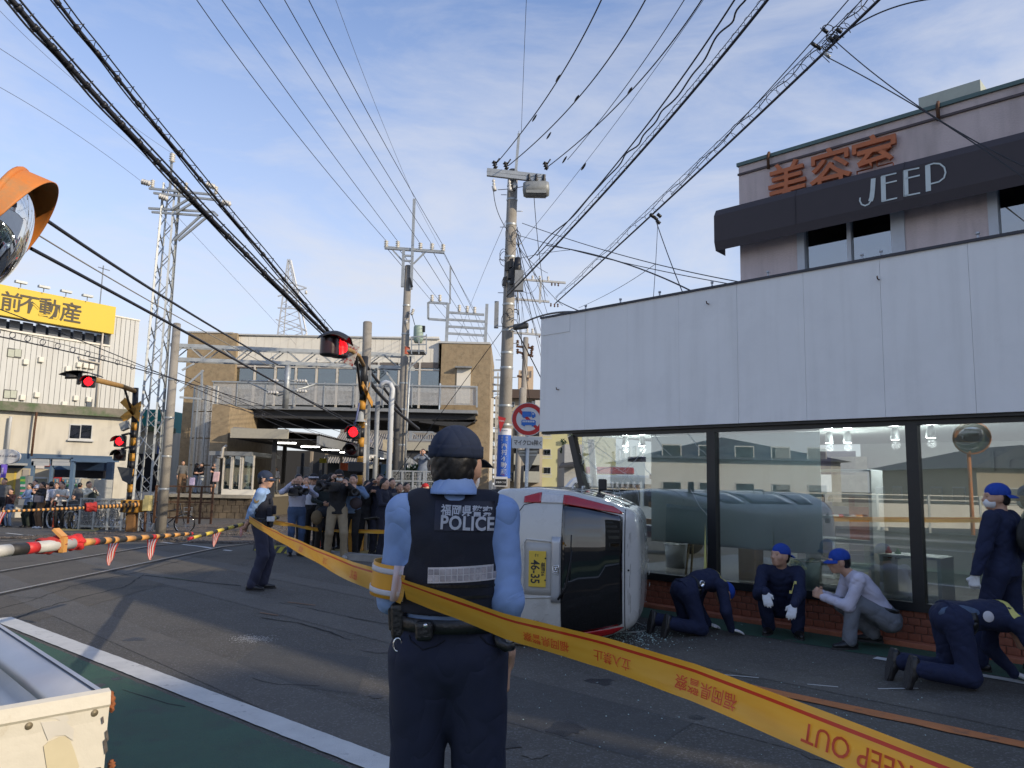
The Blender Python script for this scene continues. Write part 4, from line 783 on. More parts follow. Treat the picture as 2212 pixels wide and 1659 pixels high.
for i in range(14):
 x,z=random.uniform(-.45,.55),random.uniform(1.43,1.49);p=rp(x,min(z,1.46),.003);q=rp(x+random.uniform(.03,.12),min(z,1.46)-.004,.003);m=MB();m.tube([p,q],random.uniform(.0015,.004),4);m.build('scratch',SCR,car,False)
for i in range(9):x,z=random.uniform(.30,.60),random.uniform(.36,.80);p,q=rp(x,z,.002),rp(x+random.uniform(-.05,.05),z+random.uniform(.02,.07),.002);m=MB();m.tube([p,q],random.uniform(.001,.0025),4);m.build('scratch',SCR,car,False)
for i in range(5):x=-.3+i*.15;m=MB();m.obox((x,.9+.2*i,1.574-.08*x*x),(.012,0,0),(0,.09,0),(0,0,.002));m.build('silver_roof_strip',SILV,car,False)  # row of thin silver strips across the car roof
# ------------------------------------------------------------------ station, railway structures, far buildings
def rx(px0,py0,px1,py1,Y):
 pm,qm=(px0+px1)/2,(py0+py1)/2;return at(px0,qm,Y).x,at(pm,py1,Y).z,at(px1,qm,Y).x,at(pm,py0,Y).z
def pbx(m,px0,py0,px1,py1,Y,dep):x0,z0,x1,z1=rx(px0,py0,px1,py1,Y);return m.box(x0,Y,z0,x1,Y+dep,z1)
TILE=mat('brown_station_tile',(.30,.225,.135),.85,var=.32,vs=3.2,bump=.4,bs=16,detail=9,dirt=((.33,.26,.16),9,.5,.62));CREAM=mat('cream_cladding',(.76,.72,.62),.7,var=.06,vs=1);MULL=mat('beige_mullion',(.58,.54,.47),.6,var=.05)
LOUV=mat('grey_louvre',(.23,.20,.18),.7,var=.1);DKG=mat('dark_girder',(.035,.036,.038),.7,var=.2);STG=glass('station_glass',(.55,.66,.68),1.3,base=.14);GREYP=mat('grey_painted_steel',(.26,.27,.27),.55,.2,var=.15,vs=3)
CORR=mat('corrugated_roof',(.24,.22,.19),.8,var=.3,vs=.8,dirt=((.13,.11,.09),.9,.5,.7));POLE=mat('concrete_pole',(.30,.275,.235),.85,var=.16,vs=2.2,bump=.3,bs=40,dirt=((.15,.13,.10),1.1,.5,.7));INSW=mat('white_insulator',(.62,.60,.55),.3,var=.06);CAB=mat('black_cable',(.018,.018,.022),.55,var=0)
FRAM=mat('pale_frame',(.50,.50,.48),.6,var=.06);CURT=mat('curtain',(.50,.47,.40),.9,var=.1)
YS=45.0;st=thing('station_building',(at(720,1000,YS).x,YS,-.4),'brown tiled railway station with a glazed bridge over the tracks','station building')
m=MB();pbx(m,394,718,501,1066,YS-.3,9);m.build('tiled_tower',TILE,st);m=MB();pbx(m,949,741,1057,1062,YS-.3,9);m.build('tiled_tower',TILE,st)
m=MB();pbx(m,400,716,503,719,YS-.35,9.1);m.build('tower_coping',FRAM,st);m=MB();pbx(m,947,738,1059,742,YS-.35,9.1);m.build('tower_coping',FRAM,st)
for i in range(26):m=MB();a=501+(948-501)*i/26;pbx(m,a+.2,727,a+(948-501)/26-.2,783,YS,.12);m.build('cladding_panel',CREAM,st)
m=MB();pbx(m,501,725,949,728,YS-.1,9);m.build('roof_edge',FRAM,st);m=MB();pbx(m,501,729,949,783,YS+.15,8.6);m.build('roof_void',CREAM,st)
px_=[501+44.7*i for i in range(11)]
for a,b in zip(px_,px_[1:]):
 for k in range(7):m=MB();y=784+k*1.55;pbx(m,a+4,y,b-1,y+1.0,YS,.08);m.build('louvre_slat',LOUV,st)
 m=MB();pbx(m,a+4,796,b-1,874,YS+.1,.03);m.build('window_pane',STG,st)
 m=MB();pbx(m,a,783,a+4,882,YS-.02,.16);m.build('mullion',MULL,st)
m=MB();pbx(m,501,793.5,949,796,YS-.01,.15);m.build('transom',MULL,st);m=MB();pbx(m,501,784,949,796,YS+.16,.1);m.build('louvre_backing',DKG,st)
m=MB();pbx(m,501,783,949,890,YS+5,.2);m.build('corridor_back_wall',mat('corridor_wall',(.36,.38,.37),.8,var=.05),st)
for px in(528,556,640,700,752,838,900,925):m=MB();pbx(m,px,822,px+10,880,YS+3.4,.3);m.build('corridor_post',LOUV,st)
m=MB();pbx(m,455,880,1031,887,YS-1.6,10);m.build('walkway_deck',GREYP,st);m=MB();pbx(m,462,888,1026,906,YS-1.2,9);m.build('girder',DKG,st)
m=MB();a0,a1=at(905,918,YS-1.2),at(1030,905,YS-1.2);m.poly([at(905,906,YS-1.2),at(1030,906,YS-1.2),at(1000,925,YS-1.2),at(905,912,YS-1.2)],(0,9,0));m.build('haunch',DKG,st)
def perf(name,dens_=26,tint=(.50,.49,.46),open_=.45):
 if name in MATS:return MATS[name]
 mt=bpy.data.materials.new(name);mt.use_nodes=True;t=mt.node_tree;n=t.nodes.new;l=t.links.new;b=t.nodes['Principled BSDF'];b.inputs['Base Color'].default_value=tint+(1,);b.inputs['Roughness'].default_value=.5;b.inputs['Metallic'].default_value=.3
 tcn=n('ShaderNodeTexCoord');vz=n('ShaderNodeTexVoronoi');vz.inputs['Scale'].default_value=dens_;vz.inputs['Randomness'].default_value=.15;l(tcn.outputs['Object'],vz.inputs[0]);lt=n('ShaderNodeMath');lt.operation='LESS_THAN';lt.inputs[1].default_value=open_
 l(vz.outputs['Distance'],lt.inputs[0]);tr=n('ShaderNodeBsdfTransparent');mx=n('ShaderNodeMixShader');l(lt.outputs[0],mx.inputs[0]);l(b.outputs[0],mx.inputs[1]);l(tr.outputs[0],mx.inputs[2]);l(mx.outputs[0],t.nodes['Material Output'].inputs[0]);MATS[name]=mt;return mt
MESHP=perf('perforated_panel',14,open_=.36);MESHW=perf('wire_mesh',22,(.42,.42,.40),.47)
rp_=[460,512,574,636,700,764,828,890,952,1031]
for a,b in zip(rp_,rp_[1:]):
 m=MB();pbx(m,a+1,827+(a-460)*.012,b-1,875,YS-1.65,.02);m.build('mesh_panel',MESHP,st)
 m=MB();pbx(m,a-1,823+(a-460)*.012,a+1,880,YS-1.7,.1);m.build('railing_post',GALV,st)
m=MB();m.bar(at(458,824,YS-1.7),at(1032,836,YS-1.7),.08);m.bar(at(1030,836,YS-1.7),at(1030,880,YS-1.7),.1);m.build('handrail',GALV,st)
m=MB();pbx(m,986,795,1016,872,YS-.36,.06);m.build('white_door',CREAM,st);m=MB();pbx(m,983,791,1019,794,YS-.7,.5);m.build('door_canopy',GREYP,st)
sc=thing('stair_screen',at(420,1060,42),'tall curved screen of perforated metal in front of the left station tower','screen');c=at(421,950,42);r_=at(461,950,42).x-c.x;zt_,zb_=at(421,826,42).z,at(421,1064,42).z
for k in range(12):
 for j in range(4):
  m=MB();m.grid(lambda u,v:V((c.x-math.cos((k+.03+.94*u)*PI/12)*r_,42-math.sin((k+.03+.94*u)*PI/12)*r_*.8+2,zb_+(zt_-zb_)*(j+.02+.96*v)/4)),3,1);m.build('mesh_panel',MESHP,sc,fix=False)
for k in range(0,13,2):a=k*PI/12;m=MB();p=V((c.x-math.cos(a)*r_,44-math.sin(a)*r_*.8,zb_));m.bar(p,p+V((0,0,zt_-zb_)),.09);m.build('upright',GALV,sc)
hs=thing('platform_waiting_room',at(500,1066,40),'glazed waiting room on the platform under the brown tower','waiting room')
m=MB();pbx(m,455,873,493,978,40,4.5);m.build('tiled_wall',TILE,hs);m=MB();pbx(m,493,880,545,930,44,4);m.build('shaded_wall',mat('shade_painted_wall',(.07,.065,.06),.9),hs)  # second wall: the tower's shadowed side, its shade put into the dark colour
m=MB();pbx(m,452,975,545,984,39.8,5);m.build('eaves',GREYP,hs);m=MB();pbx(m,478,1057,548,1069,39.9,.3);m.build('base_wall',CREAM,hs);m=MB();pbx(m,478,985,548,1066,44,.2);m.build('back_wall',mat('dim_cream',(.25,.23,.19),.9),hs)  # back wall is the cream darkened, interior dimness put into the colour
for px in(480,497,500,517,521,545):m=MB();pbx(m,px,984,px+2.6,1058,39.9,.12);m.build('glazing_bar',MULL,hs)
for a,b in((483,497),(503,517),(524,545)):m=MB();pbx(m,a,985,b,1057,40,.03);m.build('pane',STG,hs)
for a in(486,507,533):m=MB();pbx(m,a,985,a+6,1057,40.6,.05);m.build('curtain',CURT,hs)
m=MB();pbx(m,462,990,471,1067,39.9,.5);m.build('grey_pillar',GREYP,hs);m=MB();m.tube([at(470,988,39.6),at(480,988,39.6),at(482,968,39.6),at(490,962,39.6)],.07,6);m.build('drain_pipe',MULL,hs)
pf=thing('platform',at(600,1070,38),'raised station platform faced with stained concrete blocks','platform');zp=at(600,1072,38.6).z;xa,xb=at(352,1072,38.6).x,at(900,1072,38.6).x
PB=mat('stained_block',(.15,.115,.075),.9,var=.4,vs=1.2,bump=.5,bs=14,dirt=((.05,.038,.028),.9,.46,.6));EDG=mat('platform_edge',(.30,.27,.21),.85,var=.15)
m=MB();m.box(xa,38.75,-1.4,at(545,1072,38.6).x,75,zp-.12);m.build('platform_core',mat('platform_core',(.1,.085,.06),.9),pf)
m=MB();m.box(xa,38.45,zp-.14,at(545,1072,38.6).x,75,zp);m.build('platform_slab',EDG,pf)
xr=at(545,1072,38.6).x;w_=(xr-xa)/11;b0=None
for r in range(4):
 for k in range(12):
  x=xa+w_*(k-.5*(r%2));m=MB();a,b=max(x+.015,xa),min(x+w_-.015,xr)
  if b-a<.1:continue
  m.box(a,38.6+random.uniform(-.015,.015),zp-.14-.36*(r+1)+.015,b,38.8,zp-.14-.36*r);m.build('block',PB,pf)
m=MB();m.box(xr,46,-1.4,at(880,1072,46).x,90,zp-.1);tag(m.build('far_platform',PB),'far platform edge behind the camera crews','platform')
def canopy(label,px0,px1,pyb,pyt,Y0,Y1,drop,posts,slope=.0):
 t=thing('platform_canopy',at((px0+px1)/2,pyb,Y0),label,'canopy');x0,z0,x1,z1=rx(px0,pyt,px1,pyb,Y0)
 m=MB();m.box(x0-.2,Y0,z0,x1,Y0+.15,z1);m.build('fascia',mat('cream_fascia',(.40,.37,.29),.7,var=.08),t)
 n=int((Y1-Y0)/.45);vs=[]
 xe=x1+drop;m=MB()
 for i in range(n*2+1):y=Y0+.2+(Y1-Y0)*i/(n*2);d=.07*(i%2);vs+=[(x0-.2,y,z1+.02+d),(xe,y,z1-.25*slope+.02+d)]
 m.add(vs,[(2*i,2*i+1,2*i+3,2*i+2)for i in range(n*2)],False);m.build('corrugated_sheet',CORR,t,fix=False)
 m=MB();m.box(x0-.2,Y0+.15,z0-.02,xe,Y1,z0+.02);m.build('soffit',DKG,t);m=MB();m.box(xe-.02,Y0,z0-.05-.25*slope,xe+.12,Y1,z1-.05-.25*slope);m.build('gutter',GREYP,t)
 for(pxx,Y)in posts:p=at(pxx,1060,Y);m=MB();m.box(p.x-.1,Y-.1,zp-.1,p.x+.1,Y+.1,z0);m.build('post',DKG,t)
 for k in range(8):y=Y0+3+k*4.2;xx=x0+1.2+k*.25;m=MB();m.box(xx,y,z0-.10,xx+1.1,y+.12,z0-.04);m.build('tube_light',mat('tube_light',(1,1,1),.5,var=0,emit=(1,.97,.9,6)),t)
 return t
canopy('long dark platform canopy with corrugated roof beside the waiting room',506,622,947,926,39,84,1.5,[(610,47),(650,60),(690,72),(588,40),(560,56)],1)
canopy('platform canopy at the right, below the tiled tower',868,956,973,955,41,84,.2,[(960,41.5),(940,60)])
m=MB();m.poly([at(868,975,41.2),at(955,975,41.2),at(955,1040,41.2)],(0,3,0));tag(m.build('stair_underside',DKG),'dark sloping underside of the station stair behind the main officer','stair')
hall=thing('station_hall',at(700,1000,86),'dim station hall with signs at the end of the platforms','station hall');m=MB();pbx(m,560,975,878,1072,86,.5);m.build('back_wall',mat('dim_hall',(.035,.033,.03),.9),hall)  # back wall coloured near black to stand in for the dark interior
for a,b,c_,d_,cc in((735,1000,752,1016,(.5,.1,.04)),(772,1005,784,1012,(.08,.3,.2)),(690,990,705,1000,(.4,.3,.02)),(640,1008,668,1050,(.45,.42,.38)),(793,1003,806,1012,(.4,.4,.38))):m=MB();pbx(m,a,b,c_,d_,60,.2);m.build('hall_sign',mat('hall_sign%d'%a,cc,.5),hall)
for px in(668,700,732,770,812):m=MB();pbx(m,px,975,px+5,1072,64,.3);m.build('hall_post',mat('tan_post',(.33,.27,.2),.8),hall)  # posts in one even tan colour
hr_=thing('corrugated_hall',at(800,1000,92),'long corrugated roof of the goods hall behind the canopies','hall');n=46
P0,P1,P2,P3=at(692,1000,84),at(735,935,96),at(950,942,96),at(950,1010,84)
m=MB();vs=[]
for i in range(n*2+1):u=i/(n*2);d=V((0,0,.14*(i%2)));vs+=[P0.lerp(P3,u)+d,P1.lerp(P2,u)+d]
m.add(vs,[(2*i,2*i+1,2*i+3,2*i+2)for i in range(n*2)],False);m.build('corrugated_sheet',CORR,hr_,fix=False);m=MB();pbx(m,735,930,950,938,96,3);m.build('ridge_band',CORR,hr_)
for(a,b,c_,d_)in((768,972,790,990),(790,950,805,958)):m=MB();m.poly([at(a,d_,86),at(c_,d_,86),at(c_-3,b,90),at(a+5,b,90)],(0,0,.1));m.build('dark_sheet',LOUV,hr_)
m=MB();pbx(m,826,950,872,1003,80,2);tag(m.build('striped_wall',mat('pale_corrugated_wall',(.50,.42,.28),.8,var=.2,vs=2)),'pale ribbed wall panel beyond the crossing signal pole','wall')
m=MB();pbx(m,822,1003,858,1050,72,3);tag(m.build('blue_roof_shed',mat('faded_blue',(.10,.19,.33),.7,var=.15)),'blue roofed shed beyond the crossing signal pole','shed')
# ----------------- gantry truss with its two concrete poles
def pole(label,px0,py0,px1,py1,Y,r0,r1,name='concrete_pole',bands=(),zb=None):
 a,b=at(px0,py0,Y),at(px1,py1,Y);zb=G(Y)if zb is None else zb;b=V((b.x,Y,zb));a=V((a.x,Y,a.z));t=thing(name,b,label,'utility pole')
 m=MB();m.tube([b,a],[r1,r0],16);m.build('shaft',POLE,t);m=MB();m.lathe([(r0*1.02,0),(r0*.8,.04),(.001,.06)],a,n=16);m.build('cap',POLE,t)
 for z in bands:m=MB();k=(z-b.z)/(a.z-b.z);c=b.lerp(a,k);rr=r1+(r0-r1)*k;m.lathe([(rr+.008,-.03),(rr+.014,0),(rr+.008,.03)],c,n=16);m.build('band',GALV,t)
 return t,b,a
g1_,gb1,gt1=pole('left concrete pole of the track gantry, beside the lattice mast',382,701,349,1130,24,.12,.15,bands=(1.2,2.2,3.4,4.6))
g2_,gb2,gt2=pole('tall concrete pole with crossarm and small transformer, right end of the gantry',882,576,862,1060,26,.12,.165,bands=(1.5,2.8,4.0,4.9,6.6,7.6))
gt=thing('gantry_truss',at(620,770,25),'grey steel lattice gantry spanning the tracks in front of the station','gantry')
def chord(px,py,k=0):Y=24+2*(px-372)/500;return at(px,py,Y)
T0,T1,B0,B1=(368,742),(893,765),(368,772),(893,792)
lerp2=lambda a,b,u:(a[0]+(b[0]-a[0])*u,a[1]+(b[1]-a[1])*u)
for a,b in((T0,T1),(B0,B1)):
 for dy in(0,.35):m=MB();m.angle(chord(*a)+V((0,dy,0)),chord(*b)+V((0,dy,0)),.11,.012);m.build('chord',GALV,gt)
nn=15
for i in range(nn):
 u0_,u1_=i/nn,(i+1)/nn;a=chord(*lerp2(T0,T1,u0_))if i%2 else chord(*lerp2(B0,B1,u0_));b=chord(*lerp2(B0,B1,u1_))if i%2 else chord(*lerp2(T0,T1,u1_))
 m=MB();m.bar(a,b,.075,.03);m.build('lattice_bar',GALV,gt);m=MB();m.bar(a+V((0,.35,0)),b+V((0,.35,0)),.065,.03);m.build('lattice_bar',GALV,gt)
for q in((388,845,440,800),(393,800,420,785),(868,850,825,792),(436,800,436,862),(388,858,436,862)):m=MB();m.bar(chord(q[0],q[1]),chord(q[2],q[3]),.06);m.build('strut',GALV,gt)
dp=MB();dp.tube([chord(623,780),chord(616,882)],.10,12);dp.build('drop_post',GALV,gt)
def insul(m,p,ax,L,r,n=4):m.lathe([(.012,-L*.1)]+[q for i in range(n)for q in((r*.5,L*(i+.1)/n),(r,L*(i+.4)/n),(r*.5,L*(i+.8)/n))]+[(.012,L*1.05)],p,ax,10)
for q0,q1 in(((600,822),(660,822)),((600,855),(680,830)),((520,822),(600,824)),((535,825),(600,855)),((660,822),(668,836)),((668,836),(600,848))):m=MB();m.tube([chord(*q0),chord(*q1)],.03,6);m.build('cantilever_tube',GALV,gt)
for q in((578,822),(640,823),(578,848),(640,845),(590,793),(685,795)):m=MB();insul(m,chord(*q),(1,0,0)if q[1]>800 else(0,0,1),.35,.07);m.build('insulator',INSW,gt)
def seg(px0,py0,px1,py1,Y,w,nm,t,mm=GALV,h=None):m=MB();m.bar(at(px0,py0,Y),at(px1,py1,Y),w,h);return m.build(nm,mm,t)
Y=26
seg(831,535,960,545,Y-.1,.10,'crossarm',g2_);seg(872,540,869,620,Y-.15,.09,'upright',g2_);seg(895,430,888,625,Y-.15,.09,'upright',g2_);seg(872,552,893,553,Y-.15,.06,'rung',g2_);seg(872,563,893,564,Y-.15,.06,'rung',g2_)
seg(848,540,872,566,Y-.1,.05,'brace',g2_);seg(920,543,893,570,Y-.1,.05,'brace',g2_)
for px,py in((834,532),(859,533),(908,537),(933,538),(957,540)):m=MB();insul(m,at(px,py+3,Y-.1),(0,0,1),.26,.085,4);m.build('insulator',INSW,g2_)
m=MB();c=at(904,720,Y-.2);m.lathe([(.001,-.35),(.13,-.33),(.17,-.2),(.17,.2),(.15,.26),(.001,.28)],c,n=18);m.build('transformer',mat('pale_green_tank',(.33,.42,.34),.5,var=.08),g2_);m=MB();m.box(c.x+.12,c.y-.1,c.z+.05,c.x+.22,c.y+.05,c.z+.25);m.build('switch',BLACK,g2_)
m=MB();insul(m,at(889,680,Y-.2),(.3,0,1),.22,.07);m.build('insulator',INSW,g2_);m=MB();m.cyl(at(878,700,Y-.25),at(878,690,Y-.25),.04,8);m.build('arrester',INSW,g2_)
m=MB();m.tube([at(878,690,Y-.3),at(882,676,Y-.3),at(890,680,Y-.3),at(896,702,Y-.3)],.012,5);m.build('jumper',CAB,g2_)
pl_=MB();x0,z0,x1,z1=rx(884,762,920,766,Y-.3);pl_.box(x0,Y-.9,z0,x1,Y-.2,z1);pl_.build('work_platform',GREYP,g2_)
for q in((889,765,889,728),(905,765,905,730),(921,765,921,722),(889,728,921,726),(889,745,921,744),(884,795,915,768)):seg(*q,Y-.9,.035,'rail_bar',g2_)
seg(884,600,890,620,Y-.2,.08,'bracket',g2_,BLACK)
m=MB();c=at(877,758,Y);m.lathe([(.137,-.13),(.139,.13)],c,n=16);m.build('orange_band',mat('orange_band',(.45,.10,.05),.6),g2_)
m=MB();m.tube([at(887,770,Y-.2),at(880,900,Y-.2),at(872,1060,Y-.2)],.035,8);m.build('cable_pipe',GALV,g2_)
m=MB();m.tube([at(853,835,Y-1),at(858,838,Y-1),at(860,850,Y-1),at(851,1060,Y-1)],[.06,.08,.09,.09],10);m.build('corrugated_conduit',mat('conduit',(.08,.08,.08),.6,var=.3,vs=30),g2_)
pole('short concrete stub pole behind the crossing signal',794,698,786,1050,21,.125,.13,bands=(3.1,4.4))
sp_=thing('cable_pipe_pole',gp(831,1085),'white steel pole bent over at the top, carrying cables','cable pole');m=MB();m.tube([at(822,838,20),at(826,829,20),at(834,826,20),at(843,829,20),at(848,840,20),at(846,860,20),V((at(838,1075,20).x,20,0))],.07,10);m.build('shaft',mat('white_pole_paint',(.55,.57,.58),.5,var=.06),sp_)
t=thing('slim_grey_pole',gp(811,1085),'slim grey pole with two small cameras beside the signal','pole');m=MB();m.cyl(at(817,840,21),V((at(808,1080,21).x,21,0)),.065,10);m.build('shaft',GREYP,t)
m=MB();m.cyl(at(803,990,20.8),at(803,984,20.8),.06,10);m.cyl(at(797,993,20.8),at(797,986,20.8),.07,10);m.bar(at(795,984,20.8),at(812,984,20.8),.04);m.build('camera_head',INSW,t);m=MB();pbx(m,783,960,791,1000,20.6,.12);m.build('control_box',INSW,t)
rf=thing('roof_line_frame',at(1005,742,46),'steel wire frame with insulators standing on the right station tower','line frame')
for q in((968,655,964,743),(1052,657,1048,743)):seg(*q,46,.18,'post',rf)
for q in((969,675,1046,680),(965,690,1050,695),(965,705,1050,710),(965,720,1050,725),(926,653,968,656),(925,653,925,689),(925,689,966,692)):seg(*q,46,.13,'beam',rf)
for px,py in((933,651),(950,651),(992,673),(1009,675),(1025,677)):m=MB();insul(m,at(px,py,46),(0,0,1),.42,.13,4);m.build('insulator',INSW,rf)
seg(973,575,972,656,46,.10,'spike',rf)
# ----------------- lattice mast
lm=thing('lattice_mast',V((at(314,1085,26).x,26,-.3)),'slender steel lattice mast carrying double crossarms at the left','lattice mast');ax0,ax1=at(312,1090,26),at(371,400,26);ax0=V((ax0.x,26,-.35));ax1=V((ax1.x,26,ax1.z));wb,wt=.30,.215
def lc(u,i,j):c=ax0.lerp(ax1,u);w=wb+(wt-wb)*u;return c+V((i*w,j*w,0))
for i in(-1,1):
 for j in(-1,1):m=MB();m.angle(lc(0,i,j),lc(1,i,j),.07,.01);m.build('leg',GALV,lm)
nb_=22
for k in range(nb_):
 for f in range(4):
  a_=[(-1,-1),(1,-1),(1,1),(-1,1)];p,q=a_[f],a_[(f+1)%4]
  if k%2:p,q=q,p
  m=MB();m.bar(lc(k/nb_,*p),lc((k+1)/nb_,*q),.045,.012);m.build('lattice_bar',GALV,lm)
for q in((322,407,465,421),(332,417,476,433),(321,450,462,458),(328,458,440,466),(462,458,470,466),(372,330,367,410),(415,425,372,452),(425,432,380,460),(440,460,375,520),(450,466,385,520)):seg(q[0],q[1],q[2],q[3],25.7 if q[1]<440 else 25.8,.07,'crossarm' if abs(q[2]-q[0])>100 else 'brace',lm)
for px,py in((329,405),(401,411),(466,419)):m=MB();insul(m,at(px,py,25.7),(0,0,1),.28,.08,4);m.build('insulator',INSW,lm)
for px,py,dx in((306,392,(1,0,-.25)),(344,424,(1,0,-.3)),(446,398,(1,0,-.35)),(480,436,(1,0,-.3)),(373,332,(0,0,-1))):m=MB();insul(m,at(px,py,25.6),dx,.32,.11,4);m.build('strain_insulator',INSW,lm)
# ----------------- far pylon
py_=thing('pylon',at(628,740,210),'far white transmission pylon above the station roof','pylon')
PYM=mat('pylon_steel',(.52,.54,.56),.6,.2,var=0);b_l,b_r,t_l,t_r=(598,735),(655,735),(622,560),(626,560)
for zz in(0,6):
 for(a,b)in((b_l,t_l),(b_r,t_r)):m=MB();m.bar(at(*a,210)+V((0,zz,0)),at(*b,210)+V((0,zz*.2,0)),.35);m.build('leg',PYM,py_)
for k in range(11):
 u0_,u1_=k/11,(k+1)/11;a,b=lerp2(b_l,t_l,u0_),lerp2(b_r,t_r,u1_);c_,d_=lerp2(b_r,t_r,u0_),lerp2(b_l,t_l,u1_)
 for p,q in((a,b),(c_,d_)):m=MB();m.bar(at(*p,210),at(*q,210),.18);m.build('lattice_bar',PYM,py_)
for q in((600,640,662,622),(662,622,624,610),(596,690,662,716),(662,716,640,700),(612,600,600,604),(600,665,660,668)):seg(*q,210,.3,'arm',py_,PYM)
for px,py in((661,628),(660,722)):m=MB();m.cyl(at(px,py,210),at(px,py+7,210),.35,8);m.build('insulator',INSW,py_)
# ------------------------------------------------------------------ left side buildings
SID=mat('white_siding',(.56,.56,.53),.7,var=.04,vs=.6);CRW_=mat('cream_wall',(.56,.52,.43),.85,var=.06,vs=.8,dirt=((.40,.36,.28),.7,.6,.78));DKW=mat('dark_window_frame',(.06,.06,.06),.5);WG=glass('window_glass',(.30,.34,.36),1.4,base=.12)
def vplane(pa,Ya,pb,o=0):
 A=at(pa[0],pa[1],Ya);B=gp(pb[0],pb[1],A.z);d=(B-A);d.z=0;d.normalize();n=V((-d.y,d.x,0))
 if n.dot(CP-A)<0:n=-n
 f=lambda px,py,off=0:(lambda r_,p0:CP+r_*((p0-CP).dot(n)/r_.dot(n)))(ray(px,py),A+n*off)
 return f,d,n
wf_,wd_,wn_=vplane((226,748),44,(0,713));wb_=thing('white_office_building',wf_(150,900),'white panelled office building carrying the yellow roof sign','office building')
if wd_.x<0:wd_=-wd_
def wq(px0,py0,px1,py1,off,th,mm,nm,par,slant=True):
 a,b=wf_(px0,(py0+py1)/2,off),wf_(px1,(py0+py1)/2,off);mid=(px0+px1)/2;z1,z0=wf_(mid,py0,off).z,wf_(mid,py1,off).z;m=MB()
 m.poly([V((a.x,a.y,z0)),V((b.x,b.y,z0)),V((b.x,b.y,z1)),V((a.x,a.y,z1))],-wn_*th);return m.build(nm,mm,par)
zl=wf_(226,748).z;zh=wf_(290,692).z;zs0,zs1=wf_(228,721).z,wf_(230,662).z;E_=wf_(292,800);W1=wf_(231,800);WL=wf_(-260,800);O_=V((0,0,0))
def wwall(A,B,z0,z1,off,th,mm,nm,par):a,b=V((A.x,A.y,0))+wn_*off,V((B.x,B.y,0))+wn_*off;m=MB();m.poly([a+V((0,0,z0)),b+V((0,0,z0)),b+V((0,0,z1)),a+V((0,0,z1))],-wn_*th);return m.build(nm,mm,par)
wwall(W1,E_,-.5,zh,0,12,SID,'wall',wb_);npn=26
Lw_=(E_-WL).length
for k in range(44):
 a=WL.lerp(E_,k/44);b=WL.lerp(E_,(k+1)/44);dd=(b-a).normalized()*.015;top=zh-.02 if k/44>(W1-WL).length/Lw_ else zl;wwall(a+dd,b-dd,3.0,top,.05,.04,SID,'siding_panel',wb_)
wwall(WL,W1,-.5,zl,0,12,SID,'wall',wb_);wwall(WL,W1,zl,zl+.10,.12,.2,CREAM,'parapet_cap',wb_);wwall(W1,E_,zh,zh+.08,.10,12.2,CREAM,'parapet_cap',wb_)
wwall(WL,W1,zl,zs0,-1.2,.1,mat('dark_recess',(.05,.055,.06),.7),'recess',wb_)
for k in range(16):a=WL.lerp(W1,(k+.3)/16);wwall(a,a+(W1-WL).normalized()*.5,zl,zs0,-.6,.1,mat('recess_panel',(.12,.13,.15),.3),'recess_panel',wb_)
wwall(WL,W1,zs0,zs0+.75,-.05,.3,mat('grey_ribbed',(.26,.25,.24),.8,var=.15,vs=12),'ribbed_band',wb_)
sg_=thing('roof_sign',wf_(120,690),'big yellow roof sign with dark characters on the white office building','roof sign');zy0=wf_(228,721).z;wwall(WL,wf_(232,800),zy0,zs1,.35,.3,mat('yellow_sign_face',(.68,.48,.04),.55,var=.03),'sign_face',sg_)
for ch,pxc,pyc,w in(('前',22,660,0),('不',62,673,0),('動',106,680,0),('産',152,688,0)):
 c=wf_(pxc+(2 if ch=='前' else 0),pyc,.37);me=text_mesh(ch,1,.03,.010,width=(wf_(pxc+20,pyc,.37)-wf_(pxc-20,pyc,.37)).length*1.12);place_text('character',me,mat('dark_sign_print',(.09,.075,.05),.7),V((c.x,c.y,(zy0+zs1)/2)),wd_,V((0,0,1)),sg_)
for px in(41,92,141,188):q=wf_(px,650,.5);m=MB();m.obox(V((q.x,q.y,zs1+.28)),wd_*.28,wn_*.12,V((0,0,.06)));m.bar(V((q.x,q.y,zs1)),V((q.x,q.y,zs1+.28)),.04);m.build('sign_lamp',GALV,sg_)
for(a,b,c,d)in((16,753,47,772),(8,842,37,861),(193,776,206,797),(186,862,199,882)):
 fr=wq(a,b,c,d,.10,.10,DKW,'window_frame',wb_);mid=(a+c)/2
 for q0,q1 in((a+1.3,mid-.6),(mid+.6,c-1.3))if c-a>20 else((a+1.3,c-1.3),):o=wq(q0,b+1.5,q1,d-1.5,.12,.015,mat('pale_blind',(.42,.44,.36),.6)if c-a>20 else WG,'pane',fr);o.location=(0,0,0)  # wider windows take one even pale blind colour
for(px,py)in((55,782),(88,777),(170,788),(184,790),(197,792),(48,859),(79,853),(163,860),(191,863),(138,873),(146,797)):
 p=wf_(px,py,.12);m=MB();m.obox(p,wd_*.13,wn_*.12,V((0,0,.14)));m.build('wall_vent',CREAM,wb_,bevel=.03)
m=MB();m.tube([wf_(172,768,.2),wf_(174,776,.2),wf_(218,786,.2)],.05,6);m.tube([wf_(224,700,.2),wf_(208,884,.2)],.05,6);m.build('drain_pipe',MULL,wb_)
m=MB();q=wf_(215,666,-1);m.bar(q,q+V((0,0,2.6)),.05);m.bar(q+V((-.3,0,2.5)),q+V((.4,0,2.3)),.05);m.build('aerial',GALV,wb_)
streaks(SID,(.40,.38,.34),.35,(2,2,.2));streaks(CRW_,(.34,.31,.25),.4,(2,2,.25));streaks(CREAM,(.55,.50,.42),.3,(1.5,1.5,.3))
cf_,cd_,cn_=vplane((275,900),38,(20,884));cd_=cd_ if cd_.x>0 else-cd_
